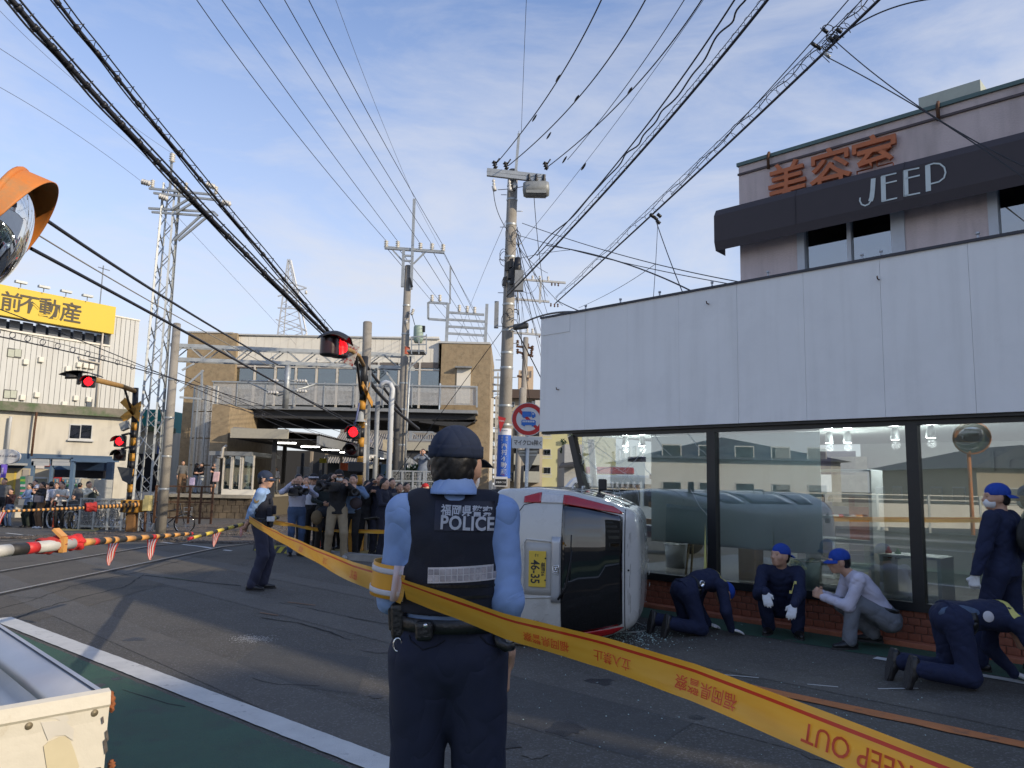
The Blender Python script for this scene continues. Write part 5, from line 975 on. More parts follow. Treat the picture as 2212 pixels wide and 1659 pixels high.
ch_=thing('cream_house',cf_(140,1040),'cream rendered house with mossy concrete roof edge and blue shop strip','house')
A_,B_=cf_(-260,950),cf_(277,950);zr1,zr0=cf_(270,885).z,cf_(270,903).z
def cwall(A,B,z0,z1,off,th,mm,nm,par=None):a,b=V((A.x,A.y,0))+cn_*off,V((B.x,B.y,0))+cn_*off;m=MB();m.poly([a+V((0,0,z0)),b+V((0,0,z0)),b+V((0,0,z1)),a+V((0,0,z1))],-cn_*th);return m.build(nm,mm,par or ch_)
def cq(px0,py0,px1,py1,off,th,mm,nm,par=None):
 mid=(px0+px1)/2;return cwall(cf_(px0,(py0+py1)/2,off)-cn_*off,cf_(px1,(py0+py1)/2,off)-cn_*off,cf_(mid,py1,off).z,cf_(mid,py0,off).z,off,th,mm,nm,par)
cwall(A_,B_,-.6,zr0,0,5,CRW_,'wall');cwall(A_,B_,zr0,zr1,.35,5.6,mat('mossy_fascia',(.20,.18,.14),.9,var=.3,vs=1.5,dirt=((.07,.12,.045),.35,.48,.60)),'roof_edge')
fr=cq(149,916,200,951,.03,.06,FRAM,'window_frame')
for a,b in((151.5,173),(175,197.5)):o=cq(a,918.5,b,947,.045,.012,WG,'pane',fr);o.location=(0,0,0)
cq(146,950,203,953,.15,.15,FRAM,'window_sill');m=MB();m.tube([cf_(24,900,.2),cf_(22,912,.2),cf_(14,985,.2)],.07,8);m.build('drain_pipe',FRAM,ch_);m=MB();m.tube([cf_(80,885,.3),cf_(74,930,.3),cf_(68,985,.3)],.05,8);m.build('rusty_pipe',RUST,ch_)
cq(-150,979,240,1060,.06,.08,mat('blue_shop_board',(.03,.07,.13),.6,var=.15,vs=2),'shop_strip');cq(240,1010,275,1080,.05,.06,CRW_,'wall_patch');cq(-150,1010,115,1085,.10,.05,mat('shopfront_beige',(.34,.30,.22),.8,var=.2,vs=2),'shop_front')
cq(-150,998,60,1003,.9,.9,GREYP,'shop_eaves')
for(a,b,c,d,cc,nm)in((0,1022,28,1085,(.36,.28,.08),'yellow_board'),(28,1018,33,1084,(.5,.36,.05),'yellow_board'),(46,1014,60,1078,(.26,.24,.22),'shop_door'),(75,1002,96,1012,(.45,.42,.4),'small_sign'),(96,1002,112,1007,(.45,.06,.05),'small_sign')):
 cq(a,b,c,d,.16,.05,mat(nm+str(a),cc,.7),nm)
sh_=thing('bicycle_shelter',gp(120,1128),'blue steel framed open shelter with white fascia panels','shelter');BLU=mat('blue_grey_steel',(.13,.20,.29),.55,.2,var=.12,vs=4)
Yh=33.0
def z8(x,y):return x/3.687/1.8228,(1780+y/3.687)/1.8228
def zb8(m,x0,y0,x1,y1,Y,dep=.1):a,b=z8(x0,y0);c,d=z8(x1,y1);return pbx(m,a,b,c,d,Y,dep)
for(x0,x1,y0)in((425,465,130),(700,735,105),(1000,1055,90)):m=MB();zb8(m,x0,y0,x1-8,820,Yh,.16);m.build('post',BLU,sh_)
m=MB();zb8(m,1030,88,1700,140,Yh-.05,.18);m.build('beam',BLU,sh_);m=MB();zb8(m,440,75,1060,92,Yh-.05,3);m.build('roof_sheet',BLU,sh_)
for(x0,x1)in((455,712),(738,1010)):m=MB();zb8(m,x0,92,x1,142,Yh,.06);m.build('fascia_panel',FRAM,sh_);m=MB();zb8(m,x0,146,x1,198,Yh,.06);m.build('fascia_panel',FRAM,sh_)
m=MB();zb8(m,1030,150,1620,270,Yh+2.6,.2);m.build('back_board',mat('deep_blue',(.012,.03,.07),.6),sh_);m=MB();zb8(m,1525,100,1612,800,Yh+2.5,.2);m.build('side_board',MATS['deep_blue'],sh_);m=MB();zb8(m,740,260,1525,380,Yh+3.2,.2);m.build('painted_shade_board',mat('near_black',(.012,.013,.02),.8),sh_)  # near-black board stands in for the deep shade inside the shelter
for(x0,y0,x1,y1,lb,cc,nm,ct)in((880,370,1150,640,'white vending machine with rows of bottles under the shelter',(.42,.44,.46),'vending_machine','vending machine'),(745,365,868,640,'red and white vending machine half hidden behind the crowd',(.50,.05,.05),'vending_machine','vending machine'),(1160,385,1350,640,'bright cream locker door panel under the shelter',(.66,.60,.46),'locker_panel','panel'),(1352,400,1528,640,'pale grey panel at the right end of the shelter',(.40,.40,.37),'locker_panel','panel')):
 a,b=z8((x0+x1)/2,y1);t=thing(nm,at(a,b,Yh+1.6),lb,ct);m=MB();zb8(m,x0,y0,x1,y1+130,Yh+1.6,.6);m.build('cabinet',mat(nm+str(x0),cc,.5),t,bevel=.02)
 if nm=='vending_machine':
  m=MB();zb8(m,x0+18,y0+18,x1-18,y0+200,Yh+1.57,.02);m.build('display_window',mat('vending_display',(.20,.26,.32),.2),t)
  for r in range(3):
   for k in range(7 if x0>800 else 3):m=MB();w=(x1-x0-50)/(7 if x0>800 else 3);xx=x0+25+k*w;zb8(m,xx,y0+32+r*62,xx+w*.6,y0+72+r*62,Yh+1.54,.02);m.build('bottle',mat('drink%d'%((k+r)%4),((.45,.25,.1),(.1,.3,.5),(.5,.5,.48),(.08,.3,.12))[(k+r)%4],.4),t)
t=thing('notice_board',at(*z8(570,560),Yh+1),'white framed notice board under the left bay of the shelter','notice board');m=MB();zb8(m,450,360,685,560,Yh+1,.06);m.build('frame',FRAM,t,bevel=.05);m=MB();zb8(m,468,385,668,560,Yh+.96,.03);m.build('board',mat('olive_board',(.22,.21,.15),.8),t)
t=thing('poster_column',at(*z8(325,770),Yh-1),'grey column with green and white notices left of the shelter','poster column');m=MB();zb8(m,285,345,395,770,Yh-1,.3);m.build('column',GREYP,t)
for k,cc in enumerate(((.03,.22,.10),(.25,.40,.06),(.03,.25,.10),(.5,.5,.5),(.03,.22,.10),(.55,.3,.3),(.03,.25,.1))):m=MB();zb8(m,292,355+k*38,362,388+k*38,Yh-1.04,.02);m.build('notice',mat('notice%d'%k,cc,.7),t)
t=thing('oval_shop_sign',at(15,985,30),'white oval sandwich shop sign at the left edge','sign');c=at(14,986,30);rxx,rzz=at(42,986,30).x-c.x,c.z-at(14,1002,30).z;m=MB();m.poly([c+V((math.cos(a*PI/16)*rxx,0,math.sin(a*PI/16)*rzz))for a in range(32)],(0,.12,0));m.build('sign_face',mat('oval_white',(.66,.64,.60),.6),t)
me=text_mesh('サンドイッチのお店',1,.01,0,width=rxx*1.7);place_text('lettering',me,mat('grey_print',(.18,.17,.2),.7),c+V((-.03,-.015,.02)),(1,0,0),(0,0,1),t)
m=MB();m.bar(c+V((0,.06,-rzz)),c+V((-.1,.06,-2.4)),.06);m.build('post',GREYP,t)
t=thing('purple_banner',at(8,1035,29.5),'narrow purple banner with white characters below the oval sign','banner');m=MB();x0,z0,x1,z1=rx(1,1003,14,1032,29.5);m.grid(lambda u,v:V((x0+(x1-x0)*u,29.5+.03*math.sin(u*5+v*4),z0+(z1-z0)*v)),4,6);m.build('cloth',mat('purple_cloth',(.16,.10,.50),.8),t,fix=False)
me=text_mesh('営\n業\n中',1,.004,0,width=(x1-x0)*.35);place_text('lettering',me,mat('white_print',(.7,.7,.7),.7),V(((x0+x1)/2,29.44,(z0+z1)/2)),(1,0,0),(0,0,1),t)
t=thing('teal_shop',at(310,950,52),'building with a teal sign band behind the lattice mast','building');m=MB();pbx(m,262,884,357,934,52,4);m.build('teal_band',mat('teal_paint',(.015,.22,.22),.6),t);m=MB();pbx(m,255,930,350,1062,51.8,5);m.build('wall',CRW_,t)
m=MB();pbx(m,262,920,352,931,51.4,2);m.build('mossy_edge',MATS['mossy_fascia'],t);m=MB();pbx(m,340,955,347,980,51.7,.05);m.build('blue_sign',mat('blue_sign',(.03,.1,.4),.6),t);
for q in((273,905,280,917),(338,910,346,916)):m=MB();pbx(m,*q,51.9,.08);m.build('white_logo',INSW,t,bevel=.1)
m=MB();pbx(m,262,980,352,1060,51,.5);m.build('opening_shade',mat('near_black',(.012,.013,.02),.8),t)  # solid near-black sheet painted as the shade inside an opening
# ------------------------------------------------------------------ right of the station: flats, cluttered street
def winb(t,px0,py0,px1,py1,Y,rail=True):
 m=MB();pbx(m,px0,py0,px1,py1,Y-.05,.06);fr=m.build('window_frame',FRAM,t);mid=(px0+px1)/2
 for a,b in((px0+1.0,mid-.4),(mid+.4,px1-1.0)):m=MB();pbx(m,a,py0+1,b,py1-1,Y-.09,.03);o=m.build('pane',WG,fr);o.location=(0,0,0)
 if rail:
  m=MB();pbx(m,px0-3,py1-1,px1+2,py1+.4,Y-.5,.08);pbx(m,px0-3,py1+5.5,px1+2,py1+7,Y-.5,.08);n=9
  for k in range(n):a=px0-3+(px1-px0+4.4)*k/(n-1);pbx(m,a,py1,a+.6,py1+6,Y-.5,.05)
  m.build('window_rail',FRAM,t)
YF=58;fl=thing('yellow_flats',at(1205,1060,YF),'pale yellow block of flats with small railed windows','block of flats');YW=mat('pale_yellow_wall',(.52,.50,.28),.85,var=.05,vs=.8,dirt=((.42,.40,.24),.5,.6,.8));m=MB();pbx(m,1158,925,1330,1075,YF,12);m.build('wall',YW,fl)
for q in((1172,929,1190,941),(1173,970,1190,984),(1174,1009,1190,1024),(1229,930,1244,944),(1229,968,1244,982),(1229,1008,1244,1022)):winb(fl,*q,YF)
t=thing('beige_flats',at(1140,1060,56),'beige stepped flats with brown roof band behind the road sign','block of flats');BE=mat('beige_render',(.46,.40,.31),.85,var=.08);m=MB();pbx(m,1096,858,1172,1075,57,8);m.build('wall',BE,t);m=MB();pbx(m,1092,841,1184,860,56.4,9);m.build('brown_roof_band',mat('brown_roof',(.10,.07,.055),.8),t);m=MB();pbx(m,1170,858,1184,925,57,8);m.build('wall',BE,t)
for k,py in enumerate((930,968,1006)):m=MB();pbx(m,1110,py+12,1166,py+36,55.4,1.6);m.build('balcony',mat('balcony_grey',(.42,.42,.36),.85,var=.06),t);m=MB();pbx(m,1112,py-6,1165,py+12,56.9,.1);m.build('opening_shade',MATS['near_black'],t)  # near-black boxes above the balconies carry the openings' shade as colour
for q in((1148,866,1178,878),(1098,868,1112,880),(1098,1020,1112,1040),(1166,900,1182,914)):winb(t,*q,56.9,False)
m=MB();c=at(1156,876,56.3);m.box(c.x,c.y,c.z-.2,c.x+.8,c.y+.3,c.z+.4);m.build('air_conditioner',INSW,t)
t=thing('beige_tower_block',at(1138,820,95),'distant sunlit beige tower block','block of flats');m=MB();pbx(m,1120,800,1152,850,95,8);pbx(m,1128,791,1152,802,96,6);m.build('wall',mat('peach_render',(.60,.45,.30),.8),t)
for q in((1127,801,1131,806),(1137,802,1142,810),(1137,815,1142,823),(1146,801,1148,815)):m=MB();pbx(m,*q,94.9,.08);m.build('window',LOUV,t)
t=thing('small_tiled_house',at(1225,1060,40),'small white house with a tiled eave beside the shattered shop corner','house');m=MB();pbx(m,1219,960,1260,1068,40,6);m.build('wall',mat('house_white',(.40,.40,.38),.8),t);m=MB();m.poly([at(1207,1012,39.2),at(1262,1004,39.2),at(1262,998,40.2),at(1214,1004,40.2)],(0,0,.12));m.build('eave',mat('dark_tiles',(.04,.04,.045),.7,var=.3,vs=10),t)
t=thing('signal_frame_cluster',at(1075,1000,48),'tangle of grey pipes and frames beside the right station tower','frame')
for i in range(14):x=1058+random.uniform(0,40);seg(x,800+random.uniform(0,60),x-3,1050,48+random.uniform(0,8),.10,'pipe',t,GALV if i%3 else FRAM)
for i in range(16):y=800+i*15;seg(1060,y,1084+random.uniform(0,12),y+random.uniform(-1,4),50,.12,'cross_bar',t)
t=thing('stair_block',at(1090,1000,52),'grey outside stair with landings behind the central utility pole','staircase')
for k in range(5):m=MB();pbx(m,1062,905+k*32,1100,915+k*32,52,3);m.build('landing',GREYP,t)
m=MB();pbx(m,1058,860,1064,1060,45.2,.4);m.build('down_pipe',CREAM,t)
LEAF=mat('tree_leaf',(.055,.10,.028),.6,var=.45,vs=2.5);BARK=mat('bark',(.09,.07,.05),.9,var=.3)
def tree(name,base,H,R,label,n=900,seed=1,lm_=LEAF,ls=.16,group=None,cat='tree'):
 rnd=random.Random(seed);t=thing(name,base,label,cat,group);m=MB();m.tube([V(base),V(base)+V((.1,0,H*.45)),V(base)+V((0,.1,H*.8))],[R*.09,R*.06,R*.02],8)
 for k in range(6):a=rnd.uniform(0,6.3);q=V(base)+V((0,0,H*rnd.uniform(.35,.6)));m.tube([q,q+V((math.cos(a)*R*.6,math.sin(a)*R*.6,H*.25))],[R*.04,R*.012],6)
 m.build('trunk',BARK,t);cl=[V(base)+V((rnd.gauss(0,R*.42),rnd.gauss(0,R*.42),H*rnd.uniform(.45,.95)))for _ in range(16)];m=MB()
 for i in range(n):
  c=rnd.choice(cl);d=V((rnd.gauss(0,1),rnd.gauss(0,1),rnd.gauss(0,1))).normalized()*R*.33*rnd.random()**.4;p=c+d;u_=V((rnd.uniform(-1,1),rnd.uniform(-1,1),rnd.uniform(-1,1))).normalized();v_=u_.cross(V((rnd.uniform(-1,1),rnd.uniform(-1,1),1))).normalized();s=ls*rnd.uniform(.6,1.4)
  m.add([p-u_*s,p+v_*s*.5,p+u_*s,p-v_*s*.5],[(0,1,2,3)],False)
 m.build('crown',lm_,t,fix=False);return t
tree('green_tree',V((at(905,1040,62).x,62,-.4)),3.0,2.4,'green tree beyond the tracks between the canopy and the main officer',1600,3,ls=.2)
tree('green_tree',V((at(930,1040,66).x,66,-.4)),3.4,2.2,'second green tree half hidden behind the main officer',900,5,ls=.2)
t=tree('ivy',V((at(1236,1060,42).x,42,0)),5.2,.55,'strip of ivy climbing beside the yellow flats',500,9,ls=.10,cat='climbing plant')
t=thing('trackside_fence',(-17,2,0),'long cream panel fence beside the tracks, out of the picture to the left','fence')
for k in range(22):y=-26+k*2;m=MB();m.box(-17.03,y+.03,.25,-16.97,y+1.97,1.15);m.build('panel',CREAM if k%4 else GREYP,t);m=MB();m.box(-17.05,y-.04,-.1,-16.95,y+.04,1.5);m.build('post',GALV,t)
for zz in(1.3,1.48):m=MB();m.box(-17.02,-26,zz-.02,-16.98,18,zz+.02);m.build('rail',CREAM,t)
for i,(px,Y)in enumerate(((905,95),(930,120),(885,75))):
 t=thing('catenary_portal',at(px,1040,Y),('distant catenary portal nearest the right canopy','far catenary portal behind the green trees','catenary portal just right of the tall concrete pole')[i],'catenary mast');x=at(px,1000,Y).x
 for k in(0,9):m=MB();m.bar((x+k,Y,-.4),(x+k,Y,6.5),.28);m.build('post',GALV,t)
 for zz in(5.6,6.4):m=MB();m.bar((x,Y,zz),(x+9,Y,zz),.16);m.build('beam',GALV,t)
 for k in range(9):m=MB();m.bar((x+k,Y,5.6 if k%2 else 6.4),(x+k+1,Y,6.4 if k%2 else 5.6),.1);m.build('lattice_bar',GALV,t)
def fence(label,p,q,h,n,rails=3,mesh=True,mm=GALV,name='mesh_fence'):
 p,q=V(p),V(q);t=thing(name,p,label,'fence')
 for k in range(n+1):a=p.lerp(q,k/n);m=MB();m.bar(a,a+V((0,0,h)),.06);m.build('post',mm,t)
 for k in range(rails):z=h*(.15+.83*k/max(rails-1,1));m=MB();m.bar(p+V((0,0,z)),q+V((0,0,z)),.045);m.build('rail',mm,t)
 if mesh:
  for k in range(n):a,b=p.lerp(q,k/n),p.lerp(q,(k+1)/n);m=MB();m.sheet([a+V((0,0,.1)),b+V((0,0,.1)),b+V((0,0,h-.05)),a+V((0,0,h-.05))]);m.build('mesh_panel',MESHW,t,fix=False)
 return t
a,b=at(845,1047,24),at(985,1047,24);fence('wire mesh fence on the wall where the man takes a photo',(a.x,24,at(900,1068,24).z),(b.x,24,at(900,1068,24).z),.72,6)
m=MB();x0,z0,x1,z1=rx(855,1065,990,1120,23.6);m.box(x0,23.6,-.3,x1,25,z1);tag(m.build('low_concrete_wall',CONC),'low pale concrete wall behind the reporters','wall')
for i,px in enumerate((894,909)):t=thing('grey_cabinet',at(px,1090,22),('pointed grey steel cabinet on the low wall, left of the pair','pointed grey steel cabinet on the low wall, right of the pair')[i],'cabinet');x0,z0,x1,z1=rx(px-5,1052,px+6,1085,22.8);m=MB();mm_=(x0+x1)/2;m.poly([(x0,22.8,z0),(x1,22.8,z0),(x1,22.8,z1-.05),(mm_,22.8,z1+.06),(x0,22.8,z1-.05)],(0,.2,0));m.build('cabinet',GREYP,t)
fence('rusty rail fence round the bicycle park left of the platform',at(332,1130,26)*1,at(455,1132,26)*1,1.25,5,3,False,RUST,'rail_fence')
fence('grey mesh fence in front of the parked bicycles',V((at(171,1130,27.5).x,27.5,-.38)),V((at(262,1130,27.5).x,27.5,-.38)),1.15,3,2)
fence('blue and white panel barrier behind the camera crews',V((at(740,1150,19.5).x,19.5,-.05)),V((at(860,1150,19.5).x,19.5,-.05)),1.15,4,2,True,GALV,'barrier_fence')
for k in range(4):a=at(748+k*28,1120,19.4);m=MB();m.box(a.x,19.36,.12,a.x+.28,19.4,.78);tag(m.build('hazard_board',mat('pale_blue_board',(.20,.25,.28),.7)if k%2 else mat('orange_board',(.30,.17,.03),.7)),('orange board on the barrier, leftmost','pale blue board on the barrier, second from the left','orange board on the barrier, third from the left','pale blue board on the barrier, rightmost')[k],'board')
def house(name,x0,x1,y0,y1,h,rr,label,wall,roofm,rows=2):
 t=thing(name,((x0+x1)/2,y0,0),label,'house');m=MB();m.box(x0,y0,-.4,x1,y1,h);m.build('wall',wall,t);o=.6;zc=h+rr
 m=MB();m.add([(x0-o,y0-o,h),(x1+o,y0-o,h),(x1+o,y1+o,h),(x0-o,y1+o,h),(x0+(y1-y0)/2*.7,(y0+y1)/2,zc),(x1-(y1-y0)/2*.7,(y0+y1)/2,zc)],[(0,1,5,4),(1,2,5),(2,3,4,5),(3,0,4),(3,2,1,0)],False);m.build('roof',roofm,t)
 for r in range(rows):
  for k in range(int((x1-x0)/2.6)):xx=x0+1+k*2.6;m=MB();m.box(xx,y1,.9+r*2.6,xx+1.4,y1+.05,2.0+r*2.6);fr=m.build('window',FRAM,t);m=MB();m.box(xx+.08,y1+.04,.98+r*2.6,xx+1.32,y1+.07,1.92+r*2.6);o_=m.build('pane',WG,fr);o_.location=(0,0,0)
  for k in range(int((y1-y0)/2.6)):yy=y0+1+k*2.6;m=MB();m.box(x1,yy,.9+r*2.6,x1+.05,yy+1.4,2.0+r*2.6);fr=m.build('window',FRAM,t);m=MB();m.box(x1+.04,yy+.08,.98+r*2.6,x1+.07,yy+1.32,1.92+r*2.6);o_=m.build('pane',WG,fr);o_.location=(0,0,0)
 return t
TL=mat('grey_roof_tiles',(.07,.075,.08),.6,var=.25,vs=6)
house('tiled_house',-62,-46,6,20,3.9,2.0,'two-storey cream house with grey tiled hip roof across the tracks',CRW_,TL);house('tiled_house',-58,-42,-12,2,3.6,1.9,'white two-storey tiled house, next along the tracks',SID,TL)
house('tiled_house',-50,-36,-30,-18,3.2,1.8,'low beige tiled house behind the camera by the tracks',mat('shopfront_beige2',(.42,.36,.26),.8,var=.1),TL,1)
def block(s0,s1,h,label,mm):
 t=thing('shade_block',FS((s0+s1)/2,0,0),label,'building');m=MB();fbox(m,s0,s1,-9,0,-.2,h);m.build('wall',mm,t)
 for r in range(int(h/3)):
  for k in range(int((s1-s0)/3)):a=s0+.8+k*3;w=MB();fbox(w,a,a+1.6,-.02,.05,1+r*3,2.3+r*3);fr=w.build('window_frame',FRAM,t);w=MB();fbox(w,a+.1,a+1.5,.04,.06,1.1+r*3,2.2+r*3);o=w.build('pane',WG,fr);o.location=(0,0,0)
block(13.6,22.3,9.0,'unseen pink block added along the street to shade the road, out of view',PINK)  # unseen block, added so its shadow covers the road by the shop
SV_,NV_=V((SUN_V.x,SUN_V.y,0)),V((-SUN_V.y,SUN_V.x,0))
def sblock(s0,s1,w0,w1,h,label,mm):
 t=thing('shade_block',SV_*((s0+s1)/2)+NV_*((w0+w1)/2),label,'building');m=MB();m.obox(SV_*((s0+s1)/2)+NV_*((w0+w1)/2)+V((0,0,h/2)),SV_*((s1-s0)/2),NV_*((w1-w0)/2),V((0,0,h/2)));m.build('wall',mm,t)
 for r in range(5):
  for k in range(max(int((w1-w0)/2.6),1)):q=SV_*(s0-.03)+NV_*(w0+1.3+k*2.6)+V((0,0,1.6+r*2.9));m=MB();m.obox(q,NV_*.7,SV_*.04,V((0,0,.7)));fr=m.build('window_frame',FRAM,t);m=MB();m.obox(q-SV_*.04,NV_*.6,SV_*.01,V((0,0,.6)));o=m.build('pane',WG,fr);o.location=(0,0,0)
sblock(31,42,1.95,4.75,15.5,'unseen narrow beige block added behind the camera to shade the foreground',MATS['beige_render']);sblock(28,42,-14,1.05,15.5,'unseen wide grey block added behind the camera to shade the foreground',CONC)  # added unseen blocks, lined up with the sun, leaving one sunlit gap
# ------------------------------------------------------------------ central utility pole, signals, signs
YU=20.0
cp,cb_,ct=pole('central utility pole with transformer, crossarm and blue advert wrap',1108,370,1085,1060,YU,.135,.185,bands=(3.1,3.6,4.6,5.0,5.6,6.3,6.9,7.6,8.5,9.2,9.6))
m=MB();m.bar(at(1121,290,YU-.15),at(1111,410,YU-.15),.13,.07);m.build('top_bracket',GALV,cp);m=MB();m.cyl(at(1121,292,YU-.15),at(1121,283,YU-.15),.012,6);m.build('spike',GALV,cp)
for q in((1052,368,1179,382),(1052,376,1179,391)):seg(q[0],q[1],q[2],q[3],YU-.3,.10,'crossarm',cp)
for px,py in((1071,354),(1095,356),(1181,356)):m=MB();insul(m,at(px,py+10,YU-.3),(-.3,0,1),.22,.07,3);m.cyl(at(px,py,YU-.3),at(px+8,py-12,YU-.3),.02,6);m.build('insulator',BLACK,cp)
for px,py in((1066,388),(1100,390)):m=MB();insul(m,at(px,py,YU-.3),(.1,0,-1),.26,.05,3);m.cyl(at(px,py+14,YU-.3),at(px+3,py+24,YU-.3),.055,8);m.build('cutout_switch',INSW,cp)
c=at(1158,409,YU-.3);m=MB();m.lathe([(.001,-.36),(.18,-.34),(.22,-.26),(.22,.26),(.18,.34),(.001,.36)],c,(1,0,.05),20);m.box(c.x-.27,c.y-.2,c.z-.17,c.x+.27,c.y+.2,c.z-.08);tr_=m.build('transformer',mat('grey_transformer',(.27,.28,.27),.5,.2,var=.12),cp)
for dx in(-.2,0,.2):m=MB();m.lathe([(.04,0),(.055,.06),(.03,.12),(.04,.16),(.02,.2)],c+V((dx,-.05,.2)),n=10);m.build('bushing',BLACK,tr_)
m=MB();m.lathe([(.001,-.28),(.085,-.25),(.10,0),(.085,.25),(.001,.28)],at(1118,577,YU-.25),n=12);m.build('cable_drum',BLACK,cp);m=MB();c=at(1121,607,YU-.25);m.box(c.x-.11,c.y-.1,c.z-.27,c.x+.12,c.y+.1,c.z+.27);m.build('meter_box',GREYP,cp)
m=MB();c=at(1068,690,YU-.25)
c=at(1072,680,YU-.2);m.box(c.x-.05,c.y-.08,c.z-.35,c.x+.06,c.y+.08,c.z+.35);m.build('terminal_box',GREYP,cp)
for z in np.arange(2.6,10,.45):
 k=z/ct.z;p=cb_.lerp(ct,k);sg=1 if int(z/.45)%2 else-1;m=MB();m.cyl(p+V((sg*.15,0,0)),p+V((sg*.30,0,.0)),.010,6);m.build('step_bolt',GALV,cp)
random.seed(21)
for i in range(16):
 z=random.uniform(5.4,8.2);p=cb_.lerp(ct,z/ct.z);a=random.uniform(0,6.3);m=MB();r=random.uniform(.10,.24);m.tube([p+V((math.cos(a)*.18+math.cos(t)*r*.6,math.sin(a)*.18-.05,math.sin(t)*r))for t in np.linspace(0,5.2,10)],.008,4,False);m.build('cable_loop',CAB,cp)
for i in range(9):
 z=random.uniform(6.9,7.4);p=cb_.lerp(ct,z/ct.z);a=random.uniform(-2.5,.3);m=MB();m.obox(p+V((math.cos(a)*.2,math.sin(a)*.2-.02,0)),(.05,0,.01),(0,.04,0),(.01,0,.12));m.build('cable_clamp',BLACK,cp)
def wrap(name,z0,z1,mm,parent,a0=-2.7,a1=-.2,off=.006,m_=None):
 m=MB();
 def f(u,v):z=z0+(z1-z0)*u;k=z/ct.z;p=cb_.lerp(ct,k);rr=.185+(.135-.185)*k+off;a=a0+(a1-a0)*v;return p+V((math.cos(a)*rr,math.sin(a)*rr,0))
 m.grid(f,6,14);return m.build(name,mm,parent,fix=False)
def polez(py):return at(1083,py,YU).z
BLA=mat('blue_advert',(.012,.09,.42),.5,var=.05);z0,z1=polez(1028),polez(936);wrap('advert_wrap',z0,z1,BLA,cp,-3.3,.2);wrap('advert_top',z1,polez(932)+.12,mat('white_advert',(.60,.62,.66),.5,var=.04),cp,-3.3,.2)
def pole_text(tx,zc,h,aofs,mm,w=None):
 me=text_mesh(tx,1,.002,.012 if h>.1 else 0,width=w or h);k=zc/ct.z;p=cb_.lerp(ct,k);rr=.185-.05*k+.009
 def wp(q):a=-PI/2+aofs+(q.x-p.x)/rr;pz=cb_.lerp(ct,q.z/ct.z);return V((pz.x+math.cos(a)*rr,pz.y+math.sin(a)*rr,q.z))
 place_text('lettering',me,mm,V((p.x,0,zc)),(1,0,0),(0,0,1),cp,warp=wp)
WPR=mat('white_print2',(.72,.74,.76),.6,var=0)
for ch,py in zip('西村不動産',(963,977,991,1005,1019)):pole_text(ch,polez(py),.155,.03,WPR)
for tx,dx in(('会\n社',-.33),('株\n式',.33)):pole_text(tx,polez(948),.065,dx,WPR)
pole_text('NISHIMURA',polez(931),.17,0,mat('navy_print',(.05,.07,.25),.6,var=0));pole_text('TEL',polez(1026),.10,0,mat('red_print',(.5,.03,.03),.6,var=0))
c=at(1082,1040,YU-.22);m=MB();m.box(c.x-.165,c.y,c.z-.13,c.x+.165,c.y+.012,c.z+.12);npl=m.build('number_board',mat('white_board',(.55,.55,.55),.5),cp,bevel=.01);m=MB();m.box(c.x-.145,c.y-.006,c.z-.10,c.x+.145,c.y-.001,c.z+.06);o=m.build('black_field',BLACK,npl);o.location=(0,0,0)
me=text_mesh('針摺西1丁目',1,.003,.0,width=.25);o=place_text('lettering',me,WPR,c+V((0,-.009,-.02)),(1,0,0),(0,0,1),npl);o.location=(0,0,0)
sp2=thing('stop_pennant',at(1083,915,YU-.25),'small red stop pennant sign strapped to the central pole above the blue wrap','sign');a_,b_2,c_=at(1076,899,YU-.25),at(1093,903,YU-.25),at(1080,935,YU-.25);m=MB();m.poly([a_,b_2,c_],(0,.01,0));m.build('sign_face',mat('sign_red',(.42,.02,.02),.45,var=.05),sp2)
me=text_mesh('止まれ',1,.003,.0,width=.13);place_text('lettering',me,WPR,at(1084,909,YU-.256),(1,0,-.15),(.1,0,1),sp2)
sl_=thing('street_lamp',at(1095,700,YU),'dark street lamp head on a curved cable arm at the central pole','street lamp');m=MB();c=at(1125,705,YU-.4);m.obox(c,(.20,-.02,.03),(0,.1,0),(-.01,0,.07));m.build('lamp_head',mat('dark_lamp',(.05,.055,.06),.5),sl_,bevel=.04);m=MB();m.tube([at(1095,708,YU-.1),at(1110,704,YU-.3),c],.025,8);m.build('arm',GALV,sl_)
YR=14.2;sgn=thing('road_sign',gp(1137,1205),'round red and white road sign banning trucks and buses on a pale pole','road sign');SR=at(1176,905,YR).x-at(1140,905,YR).x;c=at(1141,905.5,YR)
m=MB();m.cyl((c.x-.03,YR+.06,-.02),(c.x+.01,YR+.06,c.z+SR*.7),.032,12);m.build('post',mat('pale_blue_pole',(.48,.53,.57),.45,.1,var=.06),sgn)
def disc(r0,r1,y,n=40):
 m=MB();pts=[(math.cos(2*PI*k/n),math.sin(2*PI*k/n))for k in range(n)]
 if r0==0:m.poly([c+V((a*r1,y,b*r1))for a,b in pts],(0,.004,0))
 else:m.add([c+V((a*r,y,b*r))for a,b in pts for r in(r0,r1)],[(2*k,2*((k+1)%n),2*((k+1)%n)+1,2*k+1)for k in range(n)],False)
 return m
SW=mat('sign_white',(.55,.57,.60),.4,var=.04);SREDM=MATS['sign_red'];SBL=mat('sign_blue',(.02,.13,.48),.45,var=.04)
disc(0,SR,0).build('sign_plate',SW,sgn);disc(SR*.72,SR*.96,-.004).build('red_ring',SREDM,sgn,fix=False)
def sq(pts,y,mm,nm):m=MB();m.poly([c+V((a*SR,y,b*SR))for a,b in pts],(0,.003,0));return m.build(nm,mm,sgn)
sq([(-.58,.42),(-.46,.56),(.58,-.44),(.46,-.58)],-.006,SREDM,'red_bar')
